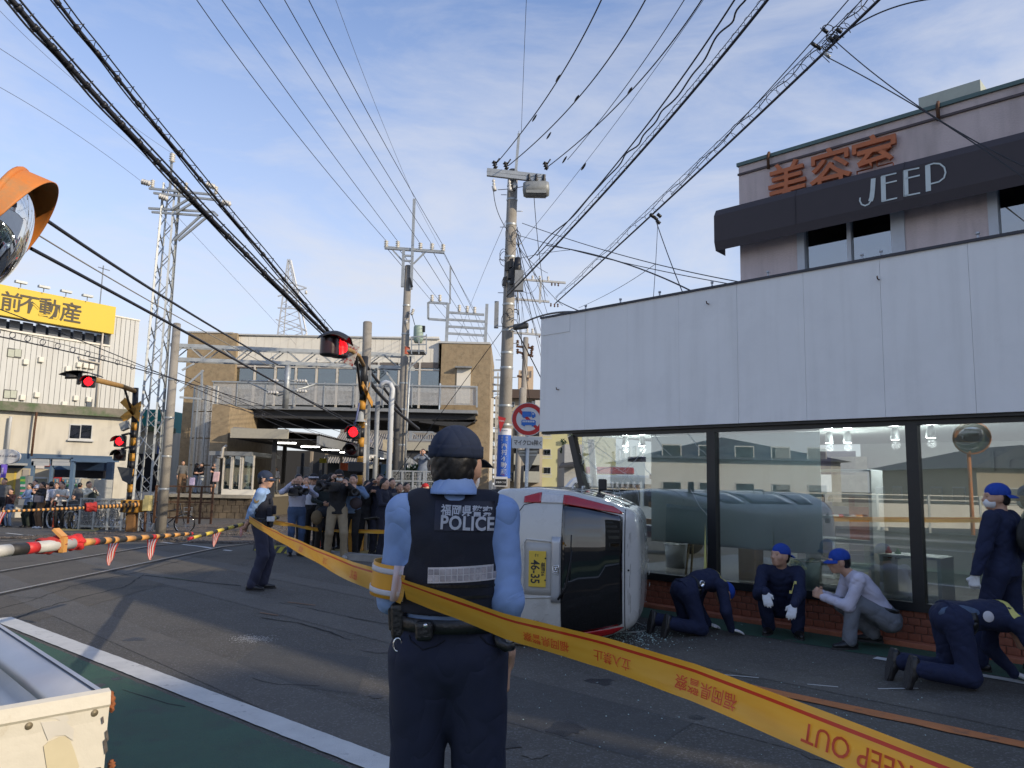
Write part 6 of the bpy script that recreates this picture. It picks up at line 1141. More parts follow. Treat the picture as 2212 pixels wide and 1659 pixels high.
sq([(-.36,.14),(-.36,.46),(.17,.46),(.17,.14)],-.012,SBL,'truck_symbol');sq([(.20,.14),(.20,.42),(.33,.42),(.44,.28),(.44,.14)],-.012,SBL,'truck_symbol')
sq([(-.40,-.36),(-.40,-.10),(-.34,-.04),(.40,-.04),(.46,-.12),(.46,-.36)],-.012,SBL,'bus_symbol')
for a,b in((-.24,.13),(.30,.13),(-.24,-.37),(.28,-.37)):m=MB();m.poly([c+V(((a+math.cos(k*PI/8)*.07)*SR,-.018,(b+math.sin(k*PI/8)*.07)*SR))for k in range(16)],(0,.003,0));m.build('wheel_symbol',SBL,sgn)
for k in range(7):a=-.34+k*.105;sq([(a,-.19),(a,-.09),(a+.075,-.09),(a+.075,-.19)],-.015,SW,'bus_window')
sq([(.24,.28),(.24,.37),(.31,.37),(.36,.28)],-.015,SW,'truck_window')
x0,z0,x1,z1=rx(1106,943,1172,969,YR);m=MB();m.box(x0,YR-.005,z0,x1,YR+.005,z1);m.build('sub_plate',mat('sub_plate_white',(.50,.53,.55),.45,var=.05),sgn,bevel=.008)
SPR=mat('sign_print',(.02,.02,.025),.6,var=0)
for tx,px,w in(('マイクロ',1128,36),('を',1150.5,7),('除',1158.5,9),('く',1167,6)):me=text_mesh(tx,1,.002,.012,width=w/1661*YR,scy=1.35 if w>8 else 1);place_text('lettering',me,SPR,V((at(px,957,YR).x,YR-.009,(z0+z1)/2-(.01 if w<8 else 0))),(1,0,-.02),(.02,0,1),sgn)
m=MB();m.poly([at(1114,971,YR+.1),at(1166,971,YR+.1),at(1142,1019,YR+.1)],(0,.006,0));m.build('triangle_back',mat('bare_sign_back',(.22,.22,.21),.5,.5,var=.2,vs=6),sgn)
for py in(976,983):m=MB();m.bar(at(1121,py,YR+.09),at(1160,py,YR+.09),.03,.02);m.build('sign_rail',GALV,sgn)
# ------------------------------------------------------------------ level crossing signals
STY=mat('signal_yellow',(.52,.25,.03),.6,var=.2,vs=6,dirt=((.25,.12,.03),5,.55,.7));STB=mat('signal_black',(.016,.016,.018),.5,var=.2);LITR=mat('lit_red_lamp',(.5,.01,.01),.4,var=0,emit=(1,.012,.02,3.2));DRED=mat('unlit_red_lamp',(.035,.008,.010),.3,var=.3)
def led(name,c,n,r,lit,parent):
 x,y,z=frame(n);m=MB();m.lathe([(r,-.006),(r*1.02,.0),(r*.001,.001)],c,n,24);o=m.build('lens',DRED,parent);o.location=(0,0,0)
 if lit:
  m=MB()
  for i in range(-6,7):
   for j in range(-6,7):
    if i*i+j*j<=37 and abs(i*.15)<1:p=V(c)+x*(i*r*.155)+y*(j*r*.155)+V(n).normalized()*.004;m.add([p+x*r*.068,p+y*r*.068,p-x*r*.068,p-y*r*.068],[(0,1,2,3)],False)
  o=m.build('led_cluster',LITR,parent,fix=False);o.location=(0,0,0);o['kind']='stuff'
def head(parent,c,n,lit,s=.30,hood=.22):
 c=V(c);x,y,z=frame(n);m=MB();m.obox(c-z*.06,x*s/2,y*s*.48,z*.05);b=m.build('signal_head',STB,parent,bevel=.035,seg=3);led('l',c-z*.008,z,s*.36,lit,b)
 up=y if y.z>0 else-y;m=MB();m.grid(lambda u,v:c+x*(math.cos(PI*v)*s*.50)+up*(math.sin(PI*v)*s*.50-.0)*(1)+z*(hood*u-.01)-up*(.03*u),3,12);o=m.build('hood',STB,b,fix=False,solid=.006);o.location=(0,0,0);return b
def stripes(parent,a,b,r,n,y0=0):
 a,b=V(a),V(b)
 for i in range(n):m=MB();m.tube([a.lerp(b,i/n),a.lerp(b,(i+1)/n)],r,14);m.build('stripe_section',STY if(i+y0)%2 else STB,parent)
YC=17.6;cs=thing('crossing_signal',gp(770,1195),'striped level crossing signal beside the camera crews with lit red lamp on its long arm','crossing signal');a,b=V((at(770,1190,YC).x,YC,0)),at(784,845,YC);stripes(cs,a,b,.075,17);m=MB();m.tube([b,at(788,770,YC)],.08,14);m.build('mast_top',STB,cs)
e_=at(724,745,12.6);m=MB();m.tube([at(786,790,YC),at(775,768,YC-1.2),at(758,757,YC-3),e_+V((0,.2,0))],.045,10);m.build('arm',mat('weathered_ochre',(.33,.19,.06),.7,var=.2),cs)
m=MB();m.tube([at(779,850,YC-.1),at(770,768,YC-1.5)],.03,8);m.build('stay',STB,cs)
for(px,py,d,lt)in((712,748,-.05,False),(733,752,.35,True)):
 c=at(px,py,12.6+d);n=V((-.25,-1,-.12))if not lt else V((.1,-1,-.12));m=MB();x,y,z=frame(n)
 m.lathe([(.001,.17),(.14,.165),(.15,.14),(.15,-.15),(.12,-.165),(.001,-.17)],c,(0,0,1),20);hd_=m.build('signal_head',STB,cs)
 m=MB();m.grid(lambda u,v:c+V((math.cos(PI*(1.08+.84*v))*.153,math.sin(PI*(1.08+.84*v))*.153,-.135+.25*u)),4,14);o=m.build('lens',DRED,hd_,fix=False);o.location=(0,0,0)
 if lt:
  m=MB()
  for i in range(13):
   for j in range(19):
    dd=((i-6)/6.4)**2+((j-9)/9.5)**2
    if dd<1:a_=PI*(1.10+.80*j/18);z_=c.z-.125+.24*i/12;p=V((c.x+math.cos(a_)*.157,c.y+math.sin(a_)*.157,z_));t_=V((-math.sin(a_),math.cos(a_),0))*.0065;m.add([p-t_,p-V((0,0,.0065)),p+t_,p+V((0,0,.0065))],[(0,1,2,3)],False)
  o=m.build('led_cluster',LITR,hd_,fix=False);o.location=(0,0,0);o['kind']='stuff'
c=at(722,738,12.5);m=MB();m.grid(lambda u,v:c+V((-.22+.46*v,.26-.52*u+.1*v,.10+.09*math.sin(PI*v)-.10*(2*u-1)**2)),8,12);m.build('hood',STB,cs,fix=False,solid=.01)
m=MB();c=at(757,765,15.2);m.obox(c,(.11,0,-.05),(0,.03,0),(.06,0,.2));m.build('direction_plate',mat('peeling_plate',(.45,.42,.38),.7,dirt=((.3,.05,.04),12,.5,.56)),cs)
for(px,py,lt)in((763,933,True),(759,972,False)):
 c=at(px,py,YC-.25);head(cs,c,(-.05,-1,0),lt,.32);m=MB();q=at(px+3,py-22,YC-.1);m.tube([c+V((0,.1,.14)),q,at(778,py-20,YC)],.028,8);m.build('bracket',STB,cs)
m=MB();m.lathe([(.02,.12),(.05,.10),(.075,.04),(.085,-.06),(.13,-.12)],at(779,900,YC-.15),n=16);m.build('loudspeaker',mat('grey_horn',(.30,.31,.30),.5),cs)
m=MB();x0,z0,x1,z1=rx(753,998,786,1021,YC-.35);m.box(x0,YC-.45,z0,x1,YC-.35,z1);m.build('train_direction_box',STB,cs,bevel=.03)
m=MB();m.tube([at(776,870,YC-.2),at(770,905,YC-.2),at(766,920,YC-.2)],.02,6);m.build('cable',mat('blue_grey_cable',(.1,.12,.25),.5),cs)
for q in(((787,832),(800,872)),((802,834),(784,874))):
 a,b=at(*q[0],YC-.1),at(*q[1],YC-.1);a.y-=.25;b.y+=.25;m=MB();m.bar(a,b,.16,.02,up=V((1,0,0)));m.build('crossbuck_board',STY,cs)
m=MB();m.bar(V((at(790,1180,YC+.3).x,YC+.3,0)),at(799,800,YC+.3),.06);m.build('cable_trough',GALV,cs)
YL=26.5;ls=thing('crossing_signal',at(283,1110,YL),'striped level crossing signal left of the lattice mast with crossbuck and lit red lamps','crossing signal');a,b=V((at(280,1105,YL).x,YL,-.3)),at(292,880,YL);stripes(ls,a,b,.095,16);m=MB();m.tube([at(290.5,905,YL),at(293,838,YL)],.10,14);m.build('mast_top',STB,ls)
m=MB();m.tube([at(292,845,YL),at(262,834,YL-1.4),at(204,820,YL-4.2)],.08,10);m.build('arm',MATS['weathered_ochre'],ls);m=MB();m.tube([at(284,888,YL),at(268,836,YL-1)],.04,8);m.build('stay',STB,ls)
for px,py,lt,nn_ in((166,817,False,(-.9,-.6,0)),(191,824,True,(.25,-1,0))):head(ls,at(px,py,YL-4.6),nn_,lt,.36,.3)
m=MB();c=at(178,808,YL-4.6);m.grid(lambda u,v:c+V((-.50+1.0*v,-.3+.5*u,.05-.12*(2*v-1)**2)),4,10);m.build('hood',STB,ls,fix=False,solid=.02)
for px,py,lt in((258,953,True),(257,983,False)):c=at(px,py,YL-.3);head(ls,c,(.05,-1,0),lt,.40,.28);m=MB();m.tube([c+V((0,.1,.2)),c+V((.2,.2,.28)),at(285,py-14,YL)],.04,8);m.build('bracket',STB,ls)
for q in((265,864,306,906),(308,872,264,906)):m=MB();m.bar(at(q[0],q[1],YL-.15),at(q[2],q[3],YL-.15),.24,.02,up=V((0,1,0)));m.build('crossbuck_board',STY,ls)
m=MB();m.poly([at(253,1008,YL-.2),at(285,1012,YL-.2),at(280,1046,YL-.2),at(264,1038,YL-.2)],(0,.1,0));m.build('speaker_cone',mat('dark_horn',(.05,.055,.06),.6),ls);m=MB();m.obox(at(270,920,YL-.3),(.12,0,.06),(0,.1,0),(-.05,0,.12));m.build('horn',MATS['grey_horn'],ls)
# ------------------------------------------------------------------ crossing booms
REDC=mat('faded_red_cloth',(.42,.035,.03),.85,var=.25,vs=8,bump=.6,bs=30);REDB=mat('bright_red_cloth',(.62,.03,.03),.8,var=.15,vs=8,bump=.6,bs=30);BOY=mat('boom_orange',(.68,.33,.09),.5,var=.12,vs=9);BOW=mat('boom_white',(.50,.49,.45),.5,var=.15,vs=6);BOK=mat('boom_black',(.03,.028,.026),.6,var=.2);BOR=mat('boom_red',(.58,.03,.03),.5,var=.1);BYE=mat('boom_yellow',(.66,.50,.07),.5,var=.12)
def boom(root,pts,secs):
 P=[V(p)for p,r in pts];R_=[r for p,r in pts];L=[0]
 for a,b in zip(P,P[1:]):L.append(L[-1]+(b-a).length)
 def ev(u):
  s=u*L[-1]
  for i in range(len(P)-1):
   if s<=L[i+1]+1e-9:k=(s-L[i])/(L[i+1]-L[i]);return P[i].lerp(P[i+1],k),R_[i]+(R_[i+1]-R_[i])*k
  return P[-1],R_[-1]
 for u0_,u1_,mm in secs:(a,ra_),(b,rb_)=ev(u0_),ev(u1_);m=MB();m.tube([a,b],[ra_,rb_],12);m.build('boom_section',mm,root)
 return ev
def invY(pts):
 return[at(*p)for p in pts]
cb1=thing('crossing_boom',at(60,1184,5.6),'nearest orange and black crossing boom with red wrapped joint and two pennants','crossing boom')
A,B,C_,D_=at(-90,1200,5.0),at(157,1174,6.0),at(178,1172,6.1),at(415,1152.5,8.6)
boom(cb1,[(A,.042),(B,.042)],[(0,.10,BOK),(.10,.26,BOY),(.26,.40,BOW),(.40,.54,BOK),(.54,.64,BOR),(.64,1,BOW)])
k=[0];secs=[];cc=[BOY,BOR,BOK,BOY,BOK,BOY,BOK,BOY,BOK,BOY,BOK,BOR,BOY,BOK,BOY,BOK,BOY,BOK,BOY,BOK,BOR];ws=[6,3,4,4,2.5,3,6,7,5,6,4,3,3,5,6,4,6,5,5,3,2];tw_=sum(ws);u=0
for m_,w in zip(cc,ws):secs.append((u/tw_,(u+w)/tw_,m_));u+=w
ev1=boom(cb1,[(C_,.030),(D_,.017)],secs)
def sleeve(root,a,b,r,mm,rag=0):
 a,b=V(a),V(b);x,y,z=frame(b-a);m=MB();m.grid(lambda u,v:a.lerp(b,u)+(x*math.cos(2*PI*v)+y*math.sin(2*PI*v))*(r*(1+.10*math.sin(7*v*PI+u*9)+.07*math.sin(u*17))*(.92+.16*u))+z*(rag*math.sin(v*31)),12,22);return m.build('cloth_sleeve',mm,root,fix=False,solid=.006)
sleeve(cb1,at(84,1181,5.72),at(133,1175,5.9),.060,REDC);sleeve(cb1,at(140,1174,5.95),at(172,1171,6.1),.056,REDB,.01)
m=MB();q=at(137,1190,5.85);m.bar(at(135,1193,5.85),at(138,1160,5.85),.05,.035);m.bar(at(138,1160,5.85),at(120,1143,5.85),.075,.02);m.build('hinge_bracket',BOY,cb1)
STR_R,STR_W=mat('pennant_red',(.60,.05,.035),.8,var=.1),mat('pennant_white',(.66,.62,.58),.8,var=.05)
def pennant(root,p,w,h,lean=.12):
 t=thing('pennant',p,root,'pennant','striped pennants hanging from the crossing booms');n=7
 for i in range(n):
  a,b=i/n,(i+1)/n;m=MB()
  def f(u,v):s=a+(b-a)*v;top=V((w*(s-.5),0,0));tip=V((w*(.05)-lean*1,.0,-h));k=u*(1-.0);q=top.lerp(tip+V((w*.1*(s-.5),0,h*.1*abs(s-.3))),k);return V(p)+q+V((0,.02*math.sin(u*6+s*3),0))
  m.grid(f,6,1);m.build('stripe',STR_R if i%2==0 else STR_W,t,fix=False)
pennant('red and white striped pennant hanging near the red joint of the nearest boom',at(247,1164,6.8),.13,.23,.035);pennant('red and white striped pennant hanging halfway along the nearest boom',at(329,1158,7.6),.14,.23,.01)
cb2=thing('crossing_boom',at(470,1147,12),'yellow and black crossing boom ending in front of the standing officer','crossing boom');secs=[];u=0;ws=[1.2]+[2.2,1.6]*9;tw_=sum(ws)
for i,w in enumerate(ws):secs.append((u/tw_,(u+w)/tw_,BOR if i==0 else(BYE if i%2 else BOK)));u+=w
boom(cb2,[(at(407,1164,12.5),.024),(at(470,1147,14.2),.034),(at(545,1127,16.8),.040),(at(600,1118,19),.045)],secs)
pennant('striped pennant hanging from the yellow boom',at(468,1150,14.1),.16,.26,.04);pennant('striped pennant partly behind the standing officer',at(524,1135,15.9),.13,.24,.03)
m=MB();x0,z0,x1,z1=rx(752,1095,782,1120,17.5);m.box(x0,17.45,0,x1,17.9,z1);tag(m.build('barrier_machine',STY,bevel=.03),'yellow crossing barrier machine behind the camera crews','barrier machine')
cb3=thing('crossing_boom',at(200,1092,24),'far thin crossing boom with red cover in front of the waiting crowd','crossing boom');secs=[];u=0
for i in range(46):secs.append((i/46,(i+1)/46,BOY if i%2 else BOK))
boom(cb3,[(at(-60,1107.5,21),.030),(at(182,1097,24),.045)],secs);boom(cb3,[(at(182,1097,24),.05),(at(300,1090,25.2),.075)],[(i/30,(i+1)/30,BOY if i%2 else BOK)for i in range(30)])
sleeve(cb3,at(184,1096,24),at(208,1095,24.2),.14,REDC);
pennant('orange-red pennant at the left edge hanging from the far boom',at(2,1106,21.6),.30,.55,.1)
mc=thing('barrier_machine',at(284,1120,25.5),'yellow and black crossing barrier machine beside the bicycle park','barrier machine');m=MB();x0,z0,x1,z1=rx(266,1080,303,1107,25.4);m.box(x0,25.2,z0,x1,25.7,z1);bx_=m.build('machine_box',STY,mc,bevel=.03)
for i in range(3):xx=x0+(x1-x0)*(i/3);m=MB();w=(x1-x0)/3;m.poly([(xx,25.19,z0+.02),(xx+w*.5,25.19,z0+.02),(xx+w,25.19,z1-.02),(xx+w*.5,25.19,z1-.02)],(0,-.006,0));o=m.build('black_stripe',STB,bx_);o.location=(0,0,0)
m=MB();x0_,z0_,x1_,z1_=rx(277,1104,292,1132,25.4);m.box(x0_,25.3,-.35,x1_,25.6,z1_);m.build('pedestal',mat('rusty_ochre',(.20,.10,.035),.8,var=.3),mc);m=MB();pbx(m,307,1078,322,1104,25.2,.3);pbx(m,311,1070,324,1080,25.2,.3);m.build('junction_box',mat('pale_yellow_box',(.50,.42,.18),.6),mc,bevel=.02);m=MB();m.cyl(at(314,1104,25.3),V((at(314,1130,25.3).x,25.3,-.35)),.04,8);m.build('pedestal',RUST,mc)
# ------------------------------------------------------------------ convex mirror at the left edge
MO=mat('mirror_orange',(.62,.20,.035),.6,var=.12,vs=5,dirt=((.35,.22,.10),4,.5,.7));YM=3.4;mr_=thing('convex_mirror',at(10,520,YM),'big round convex traffic mirror with orange hood at the left edge','traffic mirror')
mc_=at(-6,508,YM);nv=V((.86,.40,-.29)).normalized();x_,y_,z_=frame(nv);y_=y_ if y_.z>0 else-y_;x_=y_.cross(z_);RM=.31
m=MB();m.grid(lambda u,v:mc_+(x_*math.cos(2*PI*v)+y_*math.sin(2*PI*v))*RM*math.sin(u*1.05)/math.sin(1.05)+z_*(RM*.62*(math.cos(u*1.05)-math.cos(1.05))/(1-math.cos(1.05))*.62),14,40);m.build('mirror_face',mat('mirror_glass',(.85,.86,.86),.03,1,var=0),mr_,fix=False)
m=MB();m.tube([mc_+(x_*math.cos(2*PI*k/40)+y_*math.sin(2*PI*k/40))*(RM*1.03)-z_*.005 for k in range(40)],.016,8,closed=True);m.build('rim',MO,mr_)
m=MB();m.grid(lambda u,v:mc_+(x_*math.cos(PI*(.0+1.0*v))+y_*math.sin(PI*(.0+1.0*v)))*(RM*1.03)+z_*(u*(.05+.08*math.sin(PI*v)**.8)),8,30);m.build('hood',MO,mr_,fix=False,solid=.005)
m=MB();m.lathe([(.001,-.12),(RM*.6,-.10),(RM,-.01)],mc_,nv,32);m.build('mirror_back',MO,mr_);m=MB();q=mc_-z_*.12;m.tube([V((q.x-.1,q.y,0)),V((q.x-.1,q.y,q.z+.3))],.038,12);m.bar(V((q.x-.1,q.y,q.z)),q,.05);m.build('post',MO,mr_)
# ------------------------------------------------------------------ guard rail in the left foreground
GW=mat('chipped_white_rail_paint',(.66,.61,.50),.5,var=.05,vs=4,bump=.15,bs=20,dirt=((.50,.42,.28),5,.60,.72));gr=thing('guard_rail',at(120,1600,2.9),'low guard rail with rust-edged white end plate in the left foreground','guard rail')
YG=2.75;TLc,TRc=at(-40,1551,YG-.12),at(240,1480,YG+.17);gd=(TRc-TLc);gd.z=0;GL=gd.length;gd.normalize();gn=V((gd.y,-gd.x,0));zt0=(TLc.z+TRc.z)/2;G0=V((TLc.x,TLc.y,0));GH=zt0
def gpp(u,v,o=0):return G0+gd*(u*GL)+V((0,0,GH-v))+gn*o
m=MB();
m.grid(lambda u,v:gpp(-.15+1.15*u,(0,.006,.045,.055,.10,.30,.42)[int(round(v*6))],(-.02,.0,.004,-.004,-.008,-.006,.002)[int(round(v*6))]),16,6,False);ep=m.build('end_plate',GW,gr,fix=False,solid=.006)
m=MB();m.grid(lambda u,v:gpp(-.15+1.15*u,0,-.02-.0*v)+V((0,0,0))-gn*(.012*v),8,1);m.build('plate_lip',GW,gr,fix=False,solid=.004)
for(px,py)in((62,1568),(204,1540)):
 d=ray(px,py);p0=G0+gn*.0;hit=CP+d*((p0-CP).dot(gn)/d.dot(gn));m=MB();m.lathe([(.0135,0),(.0125,.006),(.001,.009)],hit+gn*-.004,gn,16);o=m.build('bolt',mat('dull_bolt',(.24,.20,.13),.6,.5,var=.3,vs=60),ep);o.location=(0,0,0)
def sticker(pl,mm,nm,o=.003):
 q=[]
 for px,py in pl:d=ray(px,py);q.append(CP+d*((G0+gn*o-CP).dot(gn)/d.dot(gn)))
 m=MB();m.poly(q,-gn*.001);ob=m.build(nm,mm,ep);ob.location=(0,0,0)
sticker([(94,1612),(104,1603),(128,1592),(142,1590),(152,1600),(160,1620),(171,1655),(168,1664),(102,1664)],mat('yellowed_sticker',(.60,.52,.34),.5,var=.05),'sticker')
sticker([(70,1530),(130,1519),(142,1540),(150,1556),(140,1562),(120,1552),(78,1552)],mat('pale_sticker',(.62,.58,.50),.4,var=.04),'sticker',.0025)
sticker([(88,1560),(140,1556),(160,1575),(158,1600),(140,1588),(120,1590),(104,1600)],MATS['pale_sticker'],'sticker',.0022)
RSP=mat('rust_bloom',(.30,.10,.035),.85,.1,var=.5,vs=40,bump=1,bs=60,bd=.01)
for(py0,py1)in((1492,1540),(1640,1664)):
 m=MB();a_,b_=None,None;q=[]
 for py in(py0,py1):d=ray(241,py);q.append(CP+d*((G0+gn*-.01-CP).dot(gn)/d.dot(gn)))
 m.grid(lambda u,v:q[0].lerp(q[1],u)+gd*(.012*math.sin(PI*u)**.5*math.cos(2*PI*v)+.003*math.sin(u*23+v*5))+gn*(.014*math.sin(2*PI*v)*math.sin(PI*u)**.5),14,12);ob=m.build('rust_bulge',RSP,ep,fix=False);ob.location=(0,0,0)
for(px,py,w,h)in((222,1556,3,9),(231,1590,4,14),(228,1612,5,18),(214,1662,8,5),(226,1668,5,8),(149,1529,2,3)):
 sticker([(px-w,py-h*.6),(px+w*.4,py-h),(px+w,py+h*.5),(px-w*.3,py+h)],mat('exposed_metal',(.10,.085,.075),.6,var=.4,vs=50),'paint_chip',.0045)
BMT=mat('bare_w_beam',(.52,.53,.55),.48,.45,var=.10,vs=2.5,bump=.05,bs=20);bd_=d0*-1 if d0.y<0 else d0;bdir=(at(0,1331,4.2)-TRc);bdir.z=0;bdir.normalize()
W_=[(.0,0),(.02,.035),(.045,.075),(.085,.08),(.12,.045),(.15,.01),(.18,.01),(.21,.045),(.25,.08),(.29,.075),(.31,.035),(.33,0)];bn=V((-bdir.y,bdir.x,0));bn=-bn if bn.x>0 else bn
B0_=gpp(.985,.012,-.03);m=MB();m.grid(lambda u,v:B0_+bdir*(u*9)+bn*(W_[int(round(v*11))][1]*1.5)-V((0,0,W_[int(round(v*11))][0])),12,11);m.build('w_beam',BMT,gr,fix=False,solid=.005)
m=MB();q=B0_+bdir*.0;m.grid(lambda u,v:B0_+bdir*(u*9)+bn*(-.004+.02*v),6,1);m.build('beam_edge',BMT,gr,fix=False)
for s_ in(2.6,5.6,8.4):q=B0_+bdir*s_+bn*.22;m=MB();m.tube([V((q.x,q.y,0)),q+V((0,0,.05))],.057,14);m.build('post',GW,gr)
for s_ in(1.55,):
 for dz in(.10,.26):q=B0_+bdir*s_+bn*.145-V((0,0,dz));m=MB();m.obox(q,bdir*.05,bn*.008,V((0,0,.055)));m.build('splice_plate',BMT,gr,bevel=.012)
tc_=thing('fallen_traffic_marker',gp(765,1257),'small toppled marker with pink tip on the road behind the tape','traffic marker');p=gp(752,1252)+V((0,0,.06));m=MB();m.lathe([(.001,0),(.055,.0),(.058,.03),(.05,.12),(.03,.22),(.028,.30)],p,(1,.15,-.05),16);m.build('body',mat('dark_rubber',(.03,.03,.032),.7),tc_)
m=MB();m.lathe([(.059,.005),(.057,.05)],p,(1,.15,-.05),16);m.build('pink_band',mat('pink_reflective',(.70,.10,.16),.5),tc_)
OBM=mat('orange_bollard',(.62,.09,.03),.5,var=.12,vs=6);RFL=mat('reflective_band',(.45,.42,.40),.4,var=.1)
def bollard(p,h,label):
 t=thing('flexible_bollard',p,label,'bollard','orange flexible bollards');p=V(p);m=MB();m.lathe([(.13,0),(.12,.02),(.05,.04),(.04,.05)],p,n=18);m.build('base',OBM,t);m=MB();m.lathe([(.042,.03),(.038,h*.96),(.036,h),(.001,h+.002)],p,n=16);m.build('post',OBM,t)
 for k in(.48,.60,.82):m=MB();m.lathe([(.043,h*k),(.0425,h*k+.045)],p,n=16);m.build('reflective_band',RFL,t)
 return t
bollard(gp(693,1187),.98,'orange bollard in front of the camera crews, holding the tape');bollard(V((at(115,1140,28).x,28,-.37)),.95,'orange bollard in front of the parked white-wheeled bicycle')
# ------------------------------------------------------------------ police tape
def tape_mat():
 m=bpy.data.materials.new('police_tape');m.use_nodes=True;t=m.node_tree;n=t.nodes.new;l=t.links.new;b=t.nodes['Principled BSDF'];b.inputs['Roughness'].default_value=.32;b.inputs['Base Color'].default_value=(.80,.40,.03,1);b.inputs['Transmission Weight'].default_value=.0
 uv=n('ShaderNodeUVMap');sp=n('ShaderNodeSeparateXYZ');l(uv.outputs[0],sp.inputs[0]);ms=[]
 nz=n('ShaderNodeTexNoise');nz.inputs['Scale'].default_value=3;l(uv.outputs[0],nz.inputs[0]);cr=n('ShaderNodeValToRGB');cr.color_ramp.elements[0].color=(.74,.34,.02,1);cr.color_ramp.elements[1].color=(.86,.50,.07,1);l(nz.outputs[0],cr.inputs[0]);l(cr.outputs[0],b.inputs['Base Color'])
 def band(c,w,col,prev):
  a=n('ShaderNodeMath');a.operation='SUBTRACT';a.inputs[1].default_value=c;l(sp.outputs[1],a.inputs[0]);a2=n('ShaderNodeMath');a2.operation='ABSOLUTE';l(a.outputs[0],a2.inputs[0]);a3=n('ShaderNodeMath');a3.operation='LESS_THAN';a3.inputs[1].default_value=w;l(a2.outputs[0],a3.inputs[0]);mx=n('ShaderNodeMixRGB');l(a3.outputs[0],mx.inputs[0]);l(prev,mx.inputs[1]);mx.inputs[2].default_value=col;return mx.outputs[0]
 o=band(.80,.045,(.55,.035,.015,1),cr.outputs[0]);l(o,b.inputs['Base Color'])
 tr=n('ShaderNodeBsdfTranslucent');tr.inputs[0].default_value=(.85,.42,.04,1);l(o,tr.inputs[0]);mx=n('ShaderNodeMixShader');mx.inputs[0].default_value=.32;l(b.outputs[0],mx.inputs[1]);l(tr.outputs[0],mx.inputs[2]);tp=n('ShaderNodeBsdfTransparent');tp.inputs[0].default_value=(1,.72,.25,1);mx2=n('ShaderNodeMixShader');mx2.inputs[0].default_value=.12;l(mx.outputs[0],mx2.inputs[1]);l(tp.outputs[0],mx2.inputs[2]);l(mx2.outputs[0],t.nodes['Material Output'].inputs[0]);return m
TAPE=tape_mat();TPR=mat('tape_print',(.62,.06,.01),.5,var=0)
TXO=.003
def tape(label,ctr,w,tilt,texts=(),sag=0,flipv=False,group='yellow police tape',wv=.003):
 P=[V(p)for p in ctr];L=[0]
 for a,b in zip(P,P[1:]):L.append(L[-1]+(b-a).length)
 T=L[-1]
 def c(u):
  s=min(max(u,0),1)*T
  for i in range(len(P)-1):
   if s<=L[i+1]+1e-9:k=(s-L[i])/(L[i+1]-L[i]);q=P[i].lerp(P[i+1],k);break
  return q-V((0,0,sag*4*u*(1-u)))
 def f(u,v,o=0):
  d=(c(min(u+.01,1))-c(max(u-.01,0))).normalized();up=V((0,0,1))-d*d.z;up.normalize();sd_=d.cross(up);a=tilt(u);ax=up*math.cos(a)+sd_*math.sin(a);nn_=sd_*math.cos(a)-up*math.sin(a);t=(v-.5)
  return c(u)+ax*(t*w)+nn_*(wv*math.sin(u*T*4+t*5)+.010*math.sin(u*T*3.1)*t+.004*math.sin(t*14+u*40)*abs(t)+o)
 n=max(int(T/.05),20);m=MB();m.grid(lambda u,v:f(u,v),n,8);ob=m.build('police_tape',TAPE,fix=False);me=ob.data;ul=me.uv_layers.new(name='UVMap')
 for p in me.polygons:
  for li in p.loop_indices:vi=me.loops[li].vertex_index;i,j=divmod(vi,9);ul.data[li].uv=(i/n*T*2,1-j/8 if flipv else j/8)
 tag(ob,label,'police tape',group)
 for tx,uc,h,sgn in texts:
  tm=text_mesh(tx,1,.0,.006,width=None);co=[v.co.copy()for v in tm.vertices];sc=h*w/max(max(v.y for v in co)-min(v.y for v in co),1e-3)
  for v in tm.vertices:uu=uc+sgn*v.co.x*sc/T;vv=.38-v.co.y*sc/w;v.co=f(uu,vv,TXO)
  setmat(tm,TPR);link('lettering',tm,ob,False)
 return f,T
# ------------------------------------------------------------------ overhead wires (photo points, near and far distances; 1/distance runs evenly along the span)
def span(pts,Y0,Y1,n=40):
 L=[0]
 for a,b in zip(pts,pts[1:]):L.append(L[-1]+math.hypot(b[0]-a[0],b[1]-a[1]))
 xs=np.array([p[0]for p in pts],float);ys=np.array([p[1]for p in pts],float);t=np.array(L)/L[-1];tt=np.linspace(0,1,n)
 if len(pts)>2:k=min(2,len(pts)-1);cx,cy=np.polyfit(t,xs,k),np.polyfit(t,ys,k);px,py=np.polyval(cx,tt),np.polyval(cy,tt);ex0,ey0,ex1,ey1=xs[0]-px[0],ys[0]-py[0],xs[-1]-px[-1],ys[-1]-py[-1];px+=ex0*(1-tt)+ex1*tt;py+=ey0*(1-tt)+ey1*tt
 else:px,py=np.interp(tt,t,xs),np.interp(tt,t,ys)
 return[at(float(x),float(y),1/((1-u)/Y0+u/Y1))for x,y,u in zip(px,py,tt)]
def ext(pts,k=.18):a,b=pts[0],pts[1];return[(a[0]-(b[0]-a[0])*k,a[1]-(b[1]-a[1])*k)]+list(pts[1:])
CABN=mat('thick_black_cable',(.016,.016,.02),.5,var=0);CGR=mat('grey_wire',(.10,.10,.11),.5,.3,var=0)
def wire(label,pts,Y0,Y1,r,mm=CAB,n=40,wob=0,group='overhead wires',name='overhead_wire'):
 P=span(ext(pts)if pts[0][1]<=2 or pts[0][0]<=2 else pts,Y0,Y1,n)
 if wob:P=[p+V((math.sin(i*.55+math.sin(i*.13)*3)*wob,0,math.cos(i*.47)*wob))for i,p in enumerate(P)]
 m=MB();m.tube(P,r,5,False);o=m.build(name,mm,fix=False);tag(o,label,'cable',group);return o,P
